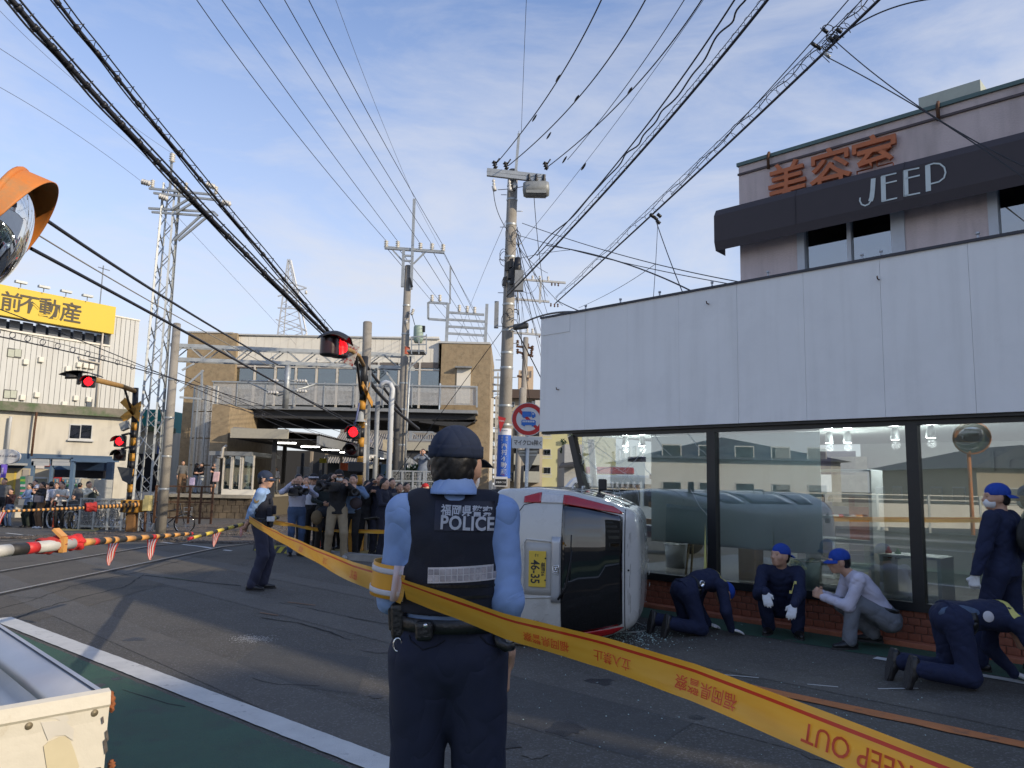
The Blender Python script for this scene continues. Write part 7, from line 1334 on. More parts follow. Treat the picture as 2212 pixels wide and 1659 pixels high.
def coil(parent,P,rad,turns,r,mm=CAB,off=(0,0,0)):
 n=turns*9;m=MB();q=[];rr=random.Random(4)
 for i in range(n):
  u=i/(n-1)*(len(P)-1);k=min(int(u),len(P)-2);c=P[k].lerp(P[k+1],u-k)+V(off);d=(P[k+1]-P[k]).normalized();x,y,z=frame(d);a=i*2*PI/9;q.append(c+(x*math.cos(a)+y*math.sin(a))*rad*(1+.25*math.sin(i*.37)))
 m.tube(q,r,4,False);return m.build('spiral_hanger',mm,parent,fix=False)
A_pts=[(25,0),(80,58),(145,130),(200,195),(260,258),(300,305),(340,352),(380,397),(420,440),(470,490),(520,540),(575,600),(625,660),(700,728),(770,785)]
o,P=wire('thickest black cable bundle, lower of the two crossing the sky from the top left',A_pts,8.2,17.5,.038,CABN,60,.003,'cable bundles from the top left');
m=MB();m.tube([p+V((.03,0,.075))for p in P],.014,5,False);m.build('messenger_wire',CAB,o,fix=False);coil(o,P,.06,34,.005,off=(.01,0,.03))
for i in range(2,58,3):m=MB();m.tube([P[i]-(P[i+1]-P[i]).normalized()*.03,P[i]+(P[i+1]-P[i]).normalized()*.03],.046,8);m.build('cable_tie',CABN,o)
m=MB();m.tube([p+V((-.03,0,-.045-.015*math.sin(i*.5)))for i,p in enumerate(P)],.014,5,False);m.build('slack_cable',CABN,o,fix=False)
B_pts=[(120,0),(160,50),(210,110),(255,180),(300,230),(350,280),(410,355),(440,395),(480,445),(540,520),(575,568),(620,615),(660,660),(705,712),(775,790)]
o,P=wire('thinner black cable bundle, upper of the two crossing the sky from the top left',B_pts,8.6,17.6,.024,CABN,60,.003,'cable bundles from the top left');m=MB();m.tube([p+V((.03,0,.085))for p in P],.010,5,False);m.build('messenger_wire',CAB,o,fix=False);coil(o,P,.06,24,.005,off=(.01,0,.035))
for i in range(1,58,4):m=MB();m.tube([P[i]-(P[i+1]-P[i]).normalized()*.035,P[i]+(P[i+1]-P[i]).normalized()*.035],.033,8);m.build('cable_tie',CABN,o)
m=MB();m.tube([p+V((-.02,0,-.035-.014*math.sin(i*.45+1)))for i,p in enumerate(P)],.011,5,False);m.build('slack_cable',CABN,o,fix=False)
wire('black cable continuing from the signal arm down past the tall concrete pole',[(775,790),(820,850),(860,890),(905,927)],17.6,26,.05,CABN,16,.01);wire('second black cable continuing past the white bent pole',[(775,770),(812,815),(850,870),(868,890)],17.6,24,.04,CABN,16,.01)
five='bare line wires running to the track pole'
for pts,lb in(([(427,0),(520,120),(620,270),(730,400),(834,520)],'leftmost of the five line wires running to the crossarm of the tall concrete pole'),([(480,0),(570,125),(680,280),(780,425),(859,521)],'second of the five line wires running to the concrete pole crossarm'),([(560,0),(650,140),(750,290),(840,420),(908,527)],'middle of the five line wires running to the concrete pole crossarm'),([(615,0),(700,150),(790,300),(870,425),(933,528)],'fourth of the five line wires running to the concrete pole crossarm'),([(668,0),(760,175),(850,350),(905,440),(957,530)],'rightmost of the five line wires running to the concrete pole crossarm')):wire(lb,pts,12,26,.0085,CAB,30,group=five)
wire('very thin wire from the top edge to the spike of the tall concrete pole',[(726,0),(790,170),(850,330),(894,426)],14,26,.005,CGR)
for i,(a,b)in enumerate((((834,534),(933,651)),((859,535),(950,651)),((908,540),(992,673)),((933,540),(1009,675)),((957,542),(1025,677)),((895,430),(972,575)))):wire(('first','second','third','fourth','fifth','thin sixth')[i]+' line wire from the concrete pole crossarm to the station roof frame',[a,b],26,46,.012 if i<5 else .006,CAB,10,group='line wires to the roof frame')
for i,(a,b)in enumerate((((933,651),(1010,745)),((950,651),(1040,748)),((992,673),(1020,743)),((1009,675),(1035,745)),((1025,677),(1050,748)),((972,575),(1098,800)))):wire('%s wire slanting down behind the station roof frame'%('first','second','third','fourth','fifth','faint sixth')[i],[a,b],46.3,60,.012,CGR,6,group='wires behind the roof frame')
wire('thin wire from the left edge to the left insulator of the mast crossarm',[(0,190),(150,280),(303,390)],16,25.6,.006,CGR);wire('thin wire from the left edge to the middle of the mast',[(0,107),(180,230),(350,370)],15,25.6,.006,CGR);wire('faint thin wire from the top left corner to the mast top',[(0,20),(180,190),(373,332)],16,25.6,.005,CGR)
wire('thick black feeder cable, upper of the two from behind the mirror to the gantry',[(0,405),(108,480),(250,575),(382,658),(553,753),(600,788)],7,24.5,.022,CABN,40);wire('thick black feeder cable, lower of the two from behind the mirror',[(67,537),(180,603),(285,658),(375,705),(520,780),(640,850),(770,925)],7.5,24,.020,CABN,40)
wire('pale wire between the two feeder cables',[(83,508),(200,575),(330,655),(450,722),(600,800)],8,24,.009,mat('pale_wire',(.28,.26,.22),.5,var=0),30)
wire('contact wire running from the left edge past the lattice mast',[(0,668),(120,712),(250,765),(380,822),(520,885),(700,965)],12,34,.010,CAB,30);wire('low feeder wire over the cream house',[(0,728),(150,762),(300,800),(430,832),(560,872),(740,935)],12,34,.012,CABN,30)
o,P=wire('pair of thin wires with ring spacers over the cream house',[(0,712),(120,742),(250,778),(345,805),(470,850),(600,905)],14,36,.007,CAB,40)
for i in range(1,39,2):m=MB();m.tube([P[i]+V((math.cos(a)*.06,0,math.sin(a)*.06-.06))for a in np.linspace(0,2*PI,9)],.010,4,False);m.build('ring_spacer',CGR,o,fix=False)
wire('messenger wire descending from the gantry over the left track',[(372,800),(480,850),(560,885),(680,935),(800,985)],24,60,.012,CAB,20);wire('contact wire under the station bridge, left',[(436,862),(600,905),(760,960),(900,1005)],24,80,.012,CAB,20);wire('contact wire under the station bridge, right',[(640,850),(760,910),(860,960),(960,1005)],25,80,.012,CAB,20)
wire('drop wire slanting down from the mast arm',[(385,470),(470,560),(560,660),(640,745)],26,44,.006,CGR);wire('second faint wire right of the mast',[(480,436),(560,540),(650,640),(720,720)],26,48,.006,CGR)
wire('thin vertical wire rising from the spike of the central pole',[(1137,0),(1131,150),(1126,288)],15,20,.006,CAB)
W_=(('w2',[(1296,0),(1201,175),(1150,262),(1100,320),(1075,350)],.013,11.5,'thick line from the top edge to the left insulator of the central pole'),('w3',[(1388,0),(1241,220),(1161,315),(1116,350),(1098,358)],.013,11.5,'thick line from the top edge to the middle insulator of the central pole'),('w4',[(1476,0),(1356,180),(1271,300),(1226,345)],.009,11.5,'upper of the two lines joining before the right insulator'),('w5',[(1511,0),(1356,205),(1226,345),(1181,362)],.013,11.5,'thick line from the top edge to the right insulator of the central pole'),('w6',[(1518,0),(1386,185),(1256,367),(1200,445),(1150,515),(1092,565)],.005,11.5,'thin guy wire with a small insulator crossing behind the thick lines'),('w7',[(1586,0),(1456,200),(1306,380),(1230,475),(1188,528),(1160,552)],.014,9.5,'smooth thick service line right of the thin guy wire'))
for k,pts,r,y0,lb in W_:wire(lb,pts,y0,19.8,r,CAB,40,group='lines rising from the central pole')
for(px,py,Y,r)in((1201,176,14.6,.024),(1150,262,17,.022),(1241,220,15.3,.024),(1356,203,14.8,.024),(1256,367,17.8,.03),(1215,352,19,.024),(1181,300,17,.022)):p=at(px,py,Y);q=at(px+9,py-14,Y-.3);m=MB();m.tube([p,p.lerp(q,.3),p.lerp(q,.7),q],[r*.5,r,r,r*.5],8);tag(m.build('line_sleeve',CABN),'dark sleeve clamped on a line of the central pole at photo height %d of the sky'%py if 0 else{176:'dark sleeve on the line to the left insulator, the higher one',262:'dark sleeve on the line to the left insulator, the lower one',220:'dark sleeve on the line to the middle insulator, the higher one',203:'dark sleeve on the line to the right insulator, the higher one',367:'small insulator on the thin guy wire',352:'dark sleeve just above the right insulator',300:'dark sleeve on the line to the middle insulator, the lower one'}[py],'cable sleeve')
o,P=wire('wavy loosely hung cable beside the smooth service line',[(1608,0),(1546,90),(1466,200),(1376,315),(1281,415),(1196,515),(1140,560)],9.3,19.8,.014,CAB,90,.028)
o,P=wire('cable with spiral hanger, steeper one right of the wavy cable',[(1658,0),(1556,130),(1406,300),(1256,475),(1116,620),(1095,640)],8.8,19.8,.022,CABN,50);coil(o,P,.042,40,.0032,off=(0,0,.05));m=MB();m.tube([p+V((0,0,.11))for p in P],.007,4,False);m.build('messenger_wire',CAB,o,fix=False)
o,P=wire('spiral hung cable running from the top right down behind the sign band',[(1898,0),(1771,120),(1606,280),(1426,445),(1300,560),(1221,630),(1200,655)],7.6,22,.018,CABN,60);coil(o,P,.065,38,.0035,off=(0,0,.09));m=MB();m.tube([p+V((0,0,.19))for p in P],.007,4,False);m.build('messenger_wire',CAB,o,fix=False);m=MB();m.tube([p+V((-.03,0,.10+.03*math.sin(i)))for i,p in enumerate(P)],.008,4,False);m.build('second_wire',CAB,o,fix=False)
wire('straight thin wire above the right spiral cable',[(1832,0),(1751,90),(1531,340),(1450,420)],7.8,13,.007,CAB);wire('thin wire from the top edge to the right cable splice',[(1860,0),(1800,70),(1776,95)],7.6,8.6,.006,CAB);wire('dark cable leaving the splice to the top right',[(2012,0),(1920,24),(1856,43),(1800,90)],7,8.2,.008,CAB)
for pts,lb in(([(1806,90),(1880,145),(1983,230),(2080,290),(2240,372)],'upper drop wire from the splice to the pink upper floor'),([(1790,125),(1870,185),(1981,232),(2100,300),(2240,405)],'lower drop wire from the splice to the pink upper floor')):wire(lb,pts,8.4,6.2,.0065,CAB)
cl=thing('cable_splice',at(1795,95,8.4),'knot of cable clamps and loops high in the top right sky','cable splice');random.seed(8)
for(px,py)in((1776,62),(1752,92),(1790,80),(1806,62),(1781,115),(1800,78),(1762,98)):p=at(px,py,8.4);q=at(px+12,py+9,8.4);m=MB();m.tube([p,q],.022,7);m.build('clamp',GALV if px%2 else BLACK,cl)
for i in range(7):c=at(1800+random.uniform(-22,22),85+random.uniform(-25,25),8.4);r=random.uniform(.05,.10);m=MB();m.tube([c+V((math.cos(a)*r,0,math.sin(a)*r*.7))for a in np.linspace(0,4.8,12)],.006,4,False);m.build('loop',CAB,cl,fix=False)
m=MB();m.tube([at(1772,60,8.4),at(1800,88,8.4),at(1765,110,8.4),at(1792,135,8.4)],.006,4,False);m.build('loop',CAB,cl,fix=False)
c2=thing('cable_splice',at(1416,472,13),'small knot of clamps on the right spiral cable above the sign band','cable splice')
for(px,py)in((1404,462),(1412,468),(1418,476),(1420,462)):m=MB();m.tube([at(px,py,13),at(px+8,py+7,13)],.03,7);m.build('clamp',BLACK,c2)
wire('left thin drop wire from the small splice to the sign band',[(1421,480),(1418,540),(1411,650)],13,11,.005,CAB,12);wire('right slanting drop wire from the small splice',[(1418,480),(1440,540),(1460,600),(1478,640)],13,11.2,.008,CAB,16)
for i,(pts,y0,y1,r,lb)in enumerate((([(1128,482),(1270,530),(1416,570),(1500,590),(1598,609)],20,12,.009,'upper long wire from the central pole to the pink upper floor'),([(1115,507),(1260,545),(1400,580),(1598,617)],20,12,.008,'lower long wire from the central pole to the pink upper floor'),([(1180,530),(1231,532),(1300,552),(1400,590),(1506,635)],19,12,.014,'thick service cable drooping to the sign band edge'),([(1416,570),(1340,620),(1250,665)],14,24,.006,'thin wire from the wire junction down to the left'),([(1116,560),(1170,548),(1231,540)],20,19,.007,'short wire linking the central pole to the service cable'),([(1152,402),(1162,520),(1170,600),(1178,650)],19.7,26,.010,'heavy drop cable below the transformer'),([(1066,400),(1070,440),(1085,480),(1098,500)],19.7,19.8,.010,'curved jumper at the left of the central pole'),([(1075,410),(1120,405),(1150,398)],19.8,19.7,.010,'curved jumper between cutout switch and transformer'),([(1096,470),(1040,600),(985,740)],20,40,.006,'guy wire falling left from the central pole to the station'),([(1095,700),(1000,830),(860,1015),(820,1075)],20,22,.009,'guy wire from the central pole to the ground behind the crews'))):
 wire(lb,pts,y0,y1,r,CAB,24)
random.seed(31);tg=[(1112+random.uniform(0,8),470+random.uniform(0,150))for _ in range(60)]
ends=[(1183,760),(1183,700),(1183,640),(1150,900),(1140,800),(1125,760),(1183,830),(1160,720),(1120,700),(1183,590),(1215,660),(1183,800),(1130,640),(1183,735),(1145,660),(1183,680),(1168,600),(1135,720)]
nm=['first','second','third','fourth','fifth','sixth','seventh','eighth','ninth','tenth','eleventh','twelfth','thirteenth','fourteenth','fifteenth','sixteenth','seventeenth','eighteenth']
for i,e in enumerate(ends):
 a=tg[i];mid=((a[0]+e[0])/2+random.uniform(-8,8),(a[1]+e[1])/2+random.uniform(4,26));wire(nm[i]+' thin wire of the tangle fanning from the central pole to the sign band',[a,mid,e],20,random.uniform(26,40),random.choice((.006,.008,.010)),CAB,16,group='tangle of thin wires right of the central pole')
wire('thick sagging black cable from the street lamp to the sign band corner',[(1125,700),(1150,690),(1185,678),(1230,674),(1265,678),(1290,682)],20,12.5,.022,CABN,20);wire('black guy wire from the pole down to the sign band edge',[(1108,700),(1140,760),(1180,840)],20,24,.016,CABN,12);wire('thick cable from the spiral cable end to the sign band',[(1205,650),(1208,668),(1240,664),(1300,690)],20,12.5,.012,CABN,14)
t=thing('utility_pole',(at(1150,1040,34).x,34,-.4),'second utility pole down the side street with pale double crossarms','utility pole');p=at(1176,600,34)
for q in((1098,645,1187,652),(1132,604,1222,611),(1110,719,1180,724)):seg(*q,34,.09,'crossarm',t,FRAM)
seg(1168,608,1166,655,34,.10,'upright',t,FRAM);seg(1119,655,1118,606,34,.08,'upright',t,FRAM)
for px,py in((1150,602),(1166,603),(1184,604),(1139,716),(1150,717)):m=MB();insul(m,at(px,py+3,34),(0,0,1),.22,.07,3);m.build('insulator',INSW,t)
for px,py in((1192,610),(1199,610),(1206,611),(1190,655),(1198,656),(1205,656),(1165,722),(1172,723),(1178,724)):m=MB();insul(m,at(px,py,34),(0,0,-1),.16,.05,2);m.build('insulator',RUST,t)
t2,_,_=pole('brown third utility pole far down the side street, with small crossarms',1136,730,1122,1050,46,.16,.2)
for q in((1115,748,1150,752),(1118,760,1152,770),(1117,812,1142,818)):seg(*q,46,.12,'crossarm',t2,RUST)
for px,py in((1118,745),(1140,752),(1150,757),(1118,764),(1148,766),(1130,775)):m=MB();insul(m,at(px,py,46),(0,0,1),.3,.12,3);m.build('insulator',RUST,t2)
pole('grey pole right behind the blue advert wrap',1128,840,1113,1060,30,.10,.13)
pv=thing('police_van',FS(1.0,-8.5,0),'white police van with red roof light bar seen through the cracked pane','van');c=fp(1368,1085,-7.5);PX=V((.97,-.2,0)).normalized();PY=V((.2,.97,0)).normalized();c=V((c.x,c.y,0));LBL=mat('van_pale_blue',(.52,.58,.66),.3,coat=.5,var=.03)
pr_=[(-2.2,.35),(-2.25,1.0),(-2.0,1.15),(-1.5,1.75),(-1.2,1.86),(2.0,1.86),(2.15,1.7),(2.2,.35)];m=MB();m.poly([c+PX*a+V((0,0,b))-PY*.8 for a,b in pr_],PY*1.6);m.build('body',LBL,pv,bevel=.06)
for a0,a1 in((-1.75,-.9),(-.8,.2),(.3,1.9)):m=MB();m.poly([c+PX*a0+V((0,0,1.12))-PY*.81,c+PX*a1+V((0,0,1.12))-PY*.81,c+PX*a1+V((0,0,1.65))-PY*.81,c+PX*(a0+(.35 if a0<-1.5 else 0))+V((0,0,1.65))-PY*.81],PY*.01);m.build('side_window',TINT,pv)
for a in(-1.5,1.4):m=MB();m.lathe([(.001,-.1),(.3,-.1),(.32,0),(.3,.1),(.001,.1)],c+PX*a+V((0,0,.32))-PY*.75,PY,20);m.build('wheel',TYRE,pv)
m=MB();m.obox(c-PX*.6+V((0,0,1.98)),PX*.62,PY*.15,V((0,0,.09)));m.build('light_bar',REDL,pv,bevel=.04)
def bicycle(loc,rotz,label,tyre,paint,group):
 t=thing('bicycle',loc,label,'bicycle',group,rotz);R=.33
 for y in(-.52,.55):
  m=MB();m.tube([V((0,y+math.cos(a)*R,R+math.sin(a)*R))for a in np.linspace(0,2*PI,25)[:-1]],.022,6,closed=True);w=m.build('wheel',tyre,t,False)
  m=MB();m.tube([V((0,y+math.cos(a)*(R-.03),R+math.sin(a)*(R-.03)))for a in np.linspace(0,2*PI,25)[:-1]],.010,5,closed=True);m.cyl((-.04,y,R),(.04,y,R),.03,8)
  for k in range(16):a=k*PI/8;m.tube([V((.02*(-1)**k,y,R)),V((0,y+math.cos(a)*(R-.03),R+math.sin(a)*(R-.03)))],.0022,3,False)
  m.build('rim',CHR,w,False)
 m=MB();s_,h_,b_3=V((0,-.18,.80)),V((0,.38,.88)),V((0,-.02,.30))
 for a,b,r in((s_,b_3,.018),(b_3,V((0,.40,.72)),.020),(s_+V((0,.01,-.08)),h_-V((0,0,.05)),.016),(V((0,-.52,R)),b_3,.012),(V((0,-.52,R)),s_-V((0,-.02,.06)),.010),(h_,V((0,.55,R)),.016)):m.tube([a,b],r,8)
 m.build('frame',paint,t,False);m=MB();m.tube([V((-.27,.28,.98)),V((-.16,.36,1.0)),V((0,.37,.96)),V((.16,.36,1.0)),V((.27,.28,.98))],.012,7);m.tube([h_,V((0,.37,.97))],.014,7);m.build('handlebar',BLACK,t,False)
 m=MB();m.grid(lambda u,v:V(((v-.5)*.16*(1-.7*u**1.5),-.30+.26*u,.86+.02*math.cos(PI*(v-.5)))),6,6);m.tube([V((0,-.19,.78)),V((0,-.19,.86))],.013,6);m.build('saddle',BLACK,t,False,solid=.02)
 m=MB();m.grid(lambda u,v:V(((u-.5)*.28,.62+(v-.5)*.22,.74)),2,2);
 for sx in(-.15,.15):m.tube([V((sx,.5,.62)),V((sx,.5,.88)),V((sx,.76,.88)),V((sx,.74,.64)),V((sx,.5,.62))],.006,4)
 for yy in(.5,.76):m.tube([V((-.15,yy,.88)),V((.15,yy,.88))],.006,4);m.tube([V((-.15,yy,.63)),V((.15,yy,.63))],.006,4)
 m.build('basket',GALV,t,False,fix=False);m=MB();m.tube([V((.05,-.02,.30)),V((.09,.08,.22))],.010,6);m.tube([V((-.05,-.02,.30)),V((-.09,-.12,.38))],.010,6);m.lathe([(.001,0),(.09,0),(.09,.006)],(.045,-.02,.30),(1,0,0),14);m.build('crank',CHR,t,False);return t
zG=-.38;BP=mat('bike_dark_paint',(.03,.035,.045),.3,.3,var=.1)
bicycle(V((at(132,1120,28.2).x,28.2,zG)),-2.05,'bicycle with white tyres held by a boy in front of the crowd',mat('white_tyre',(.55,.55,.54),.7),BP,'bicycles')
pb=bicycle(V((at(230,1120,28.6).x,28.6,zG)),.2,'black bicycle parked behind the mesh fence, nearest the yellow machine',TYRE,BP,'parked bicycles');sp_l='black bicycle in the row parked behind the mesh fence'
for i,(px,Y,r)in enumerate(((176,28.3,.1),(188,28.8,-.1),(200,28.6,.25),(212,29.1,0),(222,29.6,-.2),(243,29.0,.3),(256,28.7,.1),(160,29.5,-.3),(236,30.2,.5))):copy_tree(pb,None,V((at(px,1120,Y).x,Y,zG)),r,sp_l)
copy_tree(pb,None,V((at(362,1120,26.8).x,26.8,-.35)),-1.3,'bicycle with silver rear wheel behind the left gantry pole');copy_tree(pb,None,V((at(318,1120,27.6).x,27.6,-.36)),.6,'bicycle between the lattice mast and the gantry pole')
# ------------------------------------------------------------------ people
from mathutils.bvhtree import BVHTree
def bvh(o):me=o.data;return BVHTree.FromPolygons([v.co for v in me.vertices],[tuple(p.vertices)for p in me.polygons])
def kid(b,n):return[c for c in b.children if c.name.split('.')[0]==n][0]
def decal(tree,fn,nu,nv,d,off,name,mm,parent,solid=0):
 d=V(d).normalized();m=MB()
 def f(u,v):
  p=V(fn(u,v));h=tree.ray_cast(p-d*.6,d,1.5);return(h[0]-d*off)if h[0]is not None else p
 m.grid(f,nu,nv);return m.build(name,mm,parent,False,fix=False,solid=solid)
SHB=cloth('police_blue_shirt',(.23,.34,.58));NVY=cloth('navy_uniform',(.010,.016,.050));TRN=cloth('navy_trousers',(.012,.016,.038));VST=mat('police_vest',(.008,.010,.020),.8,var=.15,vs=12,bump=.35,bs=350,bd=.003)
CAPN=cloth('navy_cap',(.010,.018,.042));BLUC=cloth('blue_cap',(.012,.055,.33));GLV=cloth('white_glove',(.70,.70,.70));LTH=mat('black_leather',(.012,.012,.012),.35,var=.2,vs=20,bump=.2,bs=80);RFW=mat('reflective_cell',(.38,.36,.38),.25,.2,var=.25,vs=30);RFB=mat('reflective_border',(.55,.53,.54),.5);BND=mat('yellow_armband',(.70,.33,.03),.5,var=.08)
YO=2.79;OX=at(972,1345,YO).x;LO=V((OX,YO,0));k_=1.045
off_b,R1=person(LO,.06,'police officer seen from behind in pale blue shirt, dark vest and yellow armband',1.795,.0085,dict(sh=.168,pel=(0,0,.965),neck=(0,-.01,1.465),che=(0,-.01,1.25),hL=(-.12,.25,1.10),eL=(-.36,-1,-.3),hR=(.195,.05,.91),eR=(.05,-1,0),dR=(-.02,.12,-1),pR=(-1,0,0),tR=(0,1,0),cR=1.05,cL=.9,hy=-.28,aL=(-.10,0,.085),aR=(.13,-.02,.085),lw=1.24,head=(.006,.03,1.572)),SHB,TRN,sleeve='long',cap='fwd',capm=CAPN,mask=True,fat=.98,loose=.93,wr=.65)
s=R1['s'];sp_,rt_,fw_=R1['spine'],R1['rt'],R1['fw'];che,pel,nek=R1['che'],R1['pel'],R1['nek'];hp=R1['hp']
pr=[cone(che+sp_*.08*s,che-sp_*.06*s,.134*s,.130*s,rt_,1.36),cone(che-sp_*.06*s,pel+sp_*.09*s,.128*s,.128*s,rt_,1.32),cone(nek-sp_*.045*s-rt_*.11*s,nek-sp_*.045*s+rt_*.11*s,.074*s,.074*s),cone(pel+sp_*.12*s,pel+sp_*.03*s,.127*s,.127*s,rt_,1.3)]
nl=nek+sp_*.075*s
def vcut(D,X,Y,Z):
 px=X*rt_.x+Y*rt_.y+Z*rt_.z;D=np.maximum(D,np.abs(px)-np.interp(Z,[1.0,1.20,1.32,1.40,1.48,1.56],[.30,.30,.150,.138,.150,.165]));return np.maximum(D,(pel.z+.135)-Z)
vest=link('vest',np_mesh('vest',[sdf_mesh(pr,.009,.010,cutfn=vcut,subs=[ell(nl,(.095,.12,.075))],wr=.003,wf=26)],VST),off_b,False);vt=bvh(vest)
zq=lambda py:at(985,py,YO-.13).z;xq=lambda px:at(px,1200,YO-.13).x-OX
decal(vt,lambda u,v:(xq(931)+(xq(1072)-xq(931))*u,0,zq(1146)+(zq(1082)-zq(1146))*v),12,8,(0,1,0),.003,'name_panel',mat('vest_panel',(.014,.014,.028),.6,var=.1),vest)
def vwarp(o):return lambda p:(lambda h:V((p.x,h[0].y-o,p.z))if h[0]is not None else p)(vt.ray_cast(V((p.x,-1,p.z)),V((0,1,0)),3))
PLT=mat('police_lettering',(.74,.74,.76),.5,var=.04)
for tx,cx,cy,w,sc in(('福岡県警察',1001,1103,114,1.08),('POLICE',1003.5,1129.5,117,1.16)):me=text_mesh(tx,1,.0006,.030 if tx[0]=='P' else .022,width=(xq(cx+w/2)-xq(cx-w/2)),scy=sc,spacing=1.06 if tx[0]=='P' else 1);place_text('lettering',me,PLT,V((xq(cx),0,zq(cy))),(1,0,-.028),(.028,0,1),vest,warp=vwarp(.010),world=False)
x0,x1,z0,z1=xq(921),xq(1073),zq(1256),zq(1222);decal(vt,lambda u,v:(x0+(x1-x0)*u,0,z0+(z1-z0)*v+(u-.5)*.012),14,4,(0,1,0),.004,'reflective_strip',RFB,vest)
for i in range(12):
 for j in range(2):decal(vt,lambda u,v:(x0+(x1-x0)*(i+.10+.80*u)/12,0,z0+(z1-z0)*(.10+.42*j+.36*v)+((i+.5)/12-.5)*.012),1,1,(0,1,0),.0056,'reflective_cell',RFW,vest)
for py in(1268,1292):decal(vt,lambda u,v:(xq(888)+(xq(1078)-xq(888))*u,0,zq(py)+.009*v),16,1,(0,1,0),.004,'vest_seam',LTH,vest)
bz=pel.z+.10;m=MB();m.grid(lambda u,v:V((math.cos(2*PI*u)*.172*s,math.sin(2*PI*u)*.137*s-.004,bz-.022+.045*v)),40,2);m.build('duty_belt',LTH,off_b,False,fix=False,solid=.006)
def lbox(name,px,py,wpx,hpx,dep,yy,mm,parent=None,bev=.01,rot=0):
 c=V((xq(px),yy,zq(py)));w,h=(xq(px+wpx/2)-xq(px-wpx/2))/2,(zq(py-hpx/2)-zq(py+hpx/2))/2;m=MB();a=math.radians(rot);m.obox(c,(w*math.cos(a),0,w*math.sin(a)),(0,dep/2,0),(-h*math.sin(a),0,h*math.cos(a)));return m.build(name,mm,parent or off_b,False,bevel=bev,seg=3)
hol=lbox('holster',858,1352,34,84,.075,-.03,LTH,bev=.018,rot=4);lbox('holster_strap',868,1402,18,70,.04,-.045,LTH,hol,.008,3);lbox('holster_guard',840,1338,12,76,.05,-.02,LTH,hol,.014,5)
m=MB();c=V((xq(860),-.085,zq(1400)));m.tube([c+V((math.cos(a)*.014,0,math.sin(a)*.022))for a in np.linspace(0,2*PI,14)[:-1]],.003,6,closed=True);m.build('metal_ring',CHR,hol,False)
pch=lbox('pouch',918,1360,38,44,.045,-.155,LTH,bev=.016,rot=2);m=MB();m.lathe([(.001,.003),(.006,.002),(.007,0)],V((xq(921),-.182,zq(1346))),(0,-1,0),10);m.build('stud',CHR,pch,False)
rad=lbox('radio_case',1092,1322,26,50,.05,-.06,LTH,bev=.014,rot=-4)
for dz in(-.02,0,.02,.032):m=MB();m.tube([V((xq(1090)+dz*.3,-.09,zq(1318)+dz)),V((xq(1100)+dz*.3,-.09,zq(1322)+dz))],.005,6);m.build('handcuff_link',CHR,rad,False)
m=MB();m.tube([V((xq(1070),-.10,zq(1372))),V((xq(1078),-.11,zq(1392))),V((xq(1092),-.11,zq(1400))),V((xq(1108),-.09,zq(1400)))],[.013,.016,.017,.016],10);m.build('baton',LTH,off_b,False);m=MB();m.tube([V((xq(1102),-.10,zq(1378))),V((xq(1110),-.10,zq(1388))),V((xq(1108),-.09,zq(1402)))],.003,5);m.build('lanyard',LTH,off_b,False)
tt_=bvh(kid(off_b,'trousers'))
for pl_,nm_ in(([(884,1378),(888,1388),(915,1405),(945,1395),(962,1383)],'pocket_flap_edge'),([(1037,1376),(1052,1392),(1072,1402)],'pocket_slit')):
 q=[];
 for px,py in pl_:h=tt_.ray_cast(V((xq(px),-1,zq(py))),V((0,1,0)),3);q.append(h[0]-V((0,.002,0))if h[0]is not None else V((xq(px),-.12,zq(py))))
 m=MB();m.tube(q,.0028,5,False);m.build(nm_,mat('dark_seam',(.006,.007,.016),.9,var=0),off_b,False,fix=False)
ct_=bvh(kid(off_b,'cap'));c=hp(-.028,-.2,.052);h=V((0,1,0))
decal(ct_,lambda u,v:(c.x-.018+.036*u+.0,0,c.z-.006+.013*v+.001*u),4,1,(0,1,0),.0015,'cap_badge',RFB,kid(off_b,'cap'));decal(ct_,lambda u,v:(c.x-.015+.030*u,0,c.z-.001+.002*v),4,1,(0,1,0),.0024,'badge_stripe',CAPN,kid(off_b,'cap'))
m=MB();hu_,hr__,hf_=R1['hu'],R1['hr'],R1['hf'];m.grid(lambda u,v:hp(math.cos(2*PI*u)*.0935,-.012+math.sin(2*PI*u)*.1115,.026+.040*v),36,3);m.build('cap_band',CAPN,off_b,False,fix=False,solid=.003)
m=MB();m.grid(lambda u,v:nek+sp_*.034*s+V((math.cos(2*PI*u)*(.062+.024*v),math.sin(2*PI*u)*(.058+.028*v)-.012+.008*(1-v),.030-.056*v)),36,6);m.build('collar',SHB,off_b,False,fix=False,solid=.004)
S_,E_b,W_b=R1['arms']['L'][1:4];d_=(E_b-S_).normalized();x_b,y_b,z_b=frame(d_)
def ring(name,a,b,r,mm,par,t0=0,t1=2*PI,solid=.003):m=MB();m.grid(lambda u,v:S_.lerp(E_b,a+(b-a)*v)+(x_b*math.cos(t0+(t1-t0)*u)+y_b*math.sin(t0+(t1-t0)*u))*(r+.003*math.sin(u*13)),30,3);return m.build(name,mm,par,False,fix=False,solid=solid)
ab=ring('armband',.58,.96,.076*s,BND,off_b);ring('reflective_edge',.62,.68,.0795*s,RFB,ab);ring('reflective_edge',.86,.92,.0795*s,RFB,ab)
best=min(range(48),key=lambda k:(x_b*math.cos(k*PI/24)+y_b*math.sin(k*PI/24)).dot(V((.35,-1,0)))*-1);tc__=best*PI/24;ring('card_holder',.57,.97,.083*s,mat('pink_card',(.62,.50,.50),.5,var=.03),ab,tc__-.36,tc__+.36)
PO=V((gp(556,1274).x,gp(556,1274).y,0))
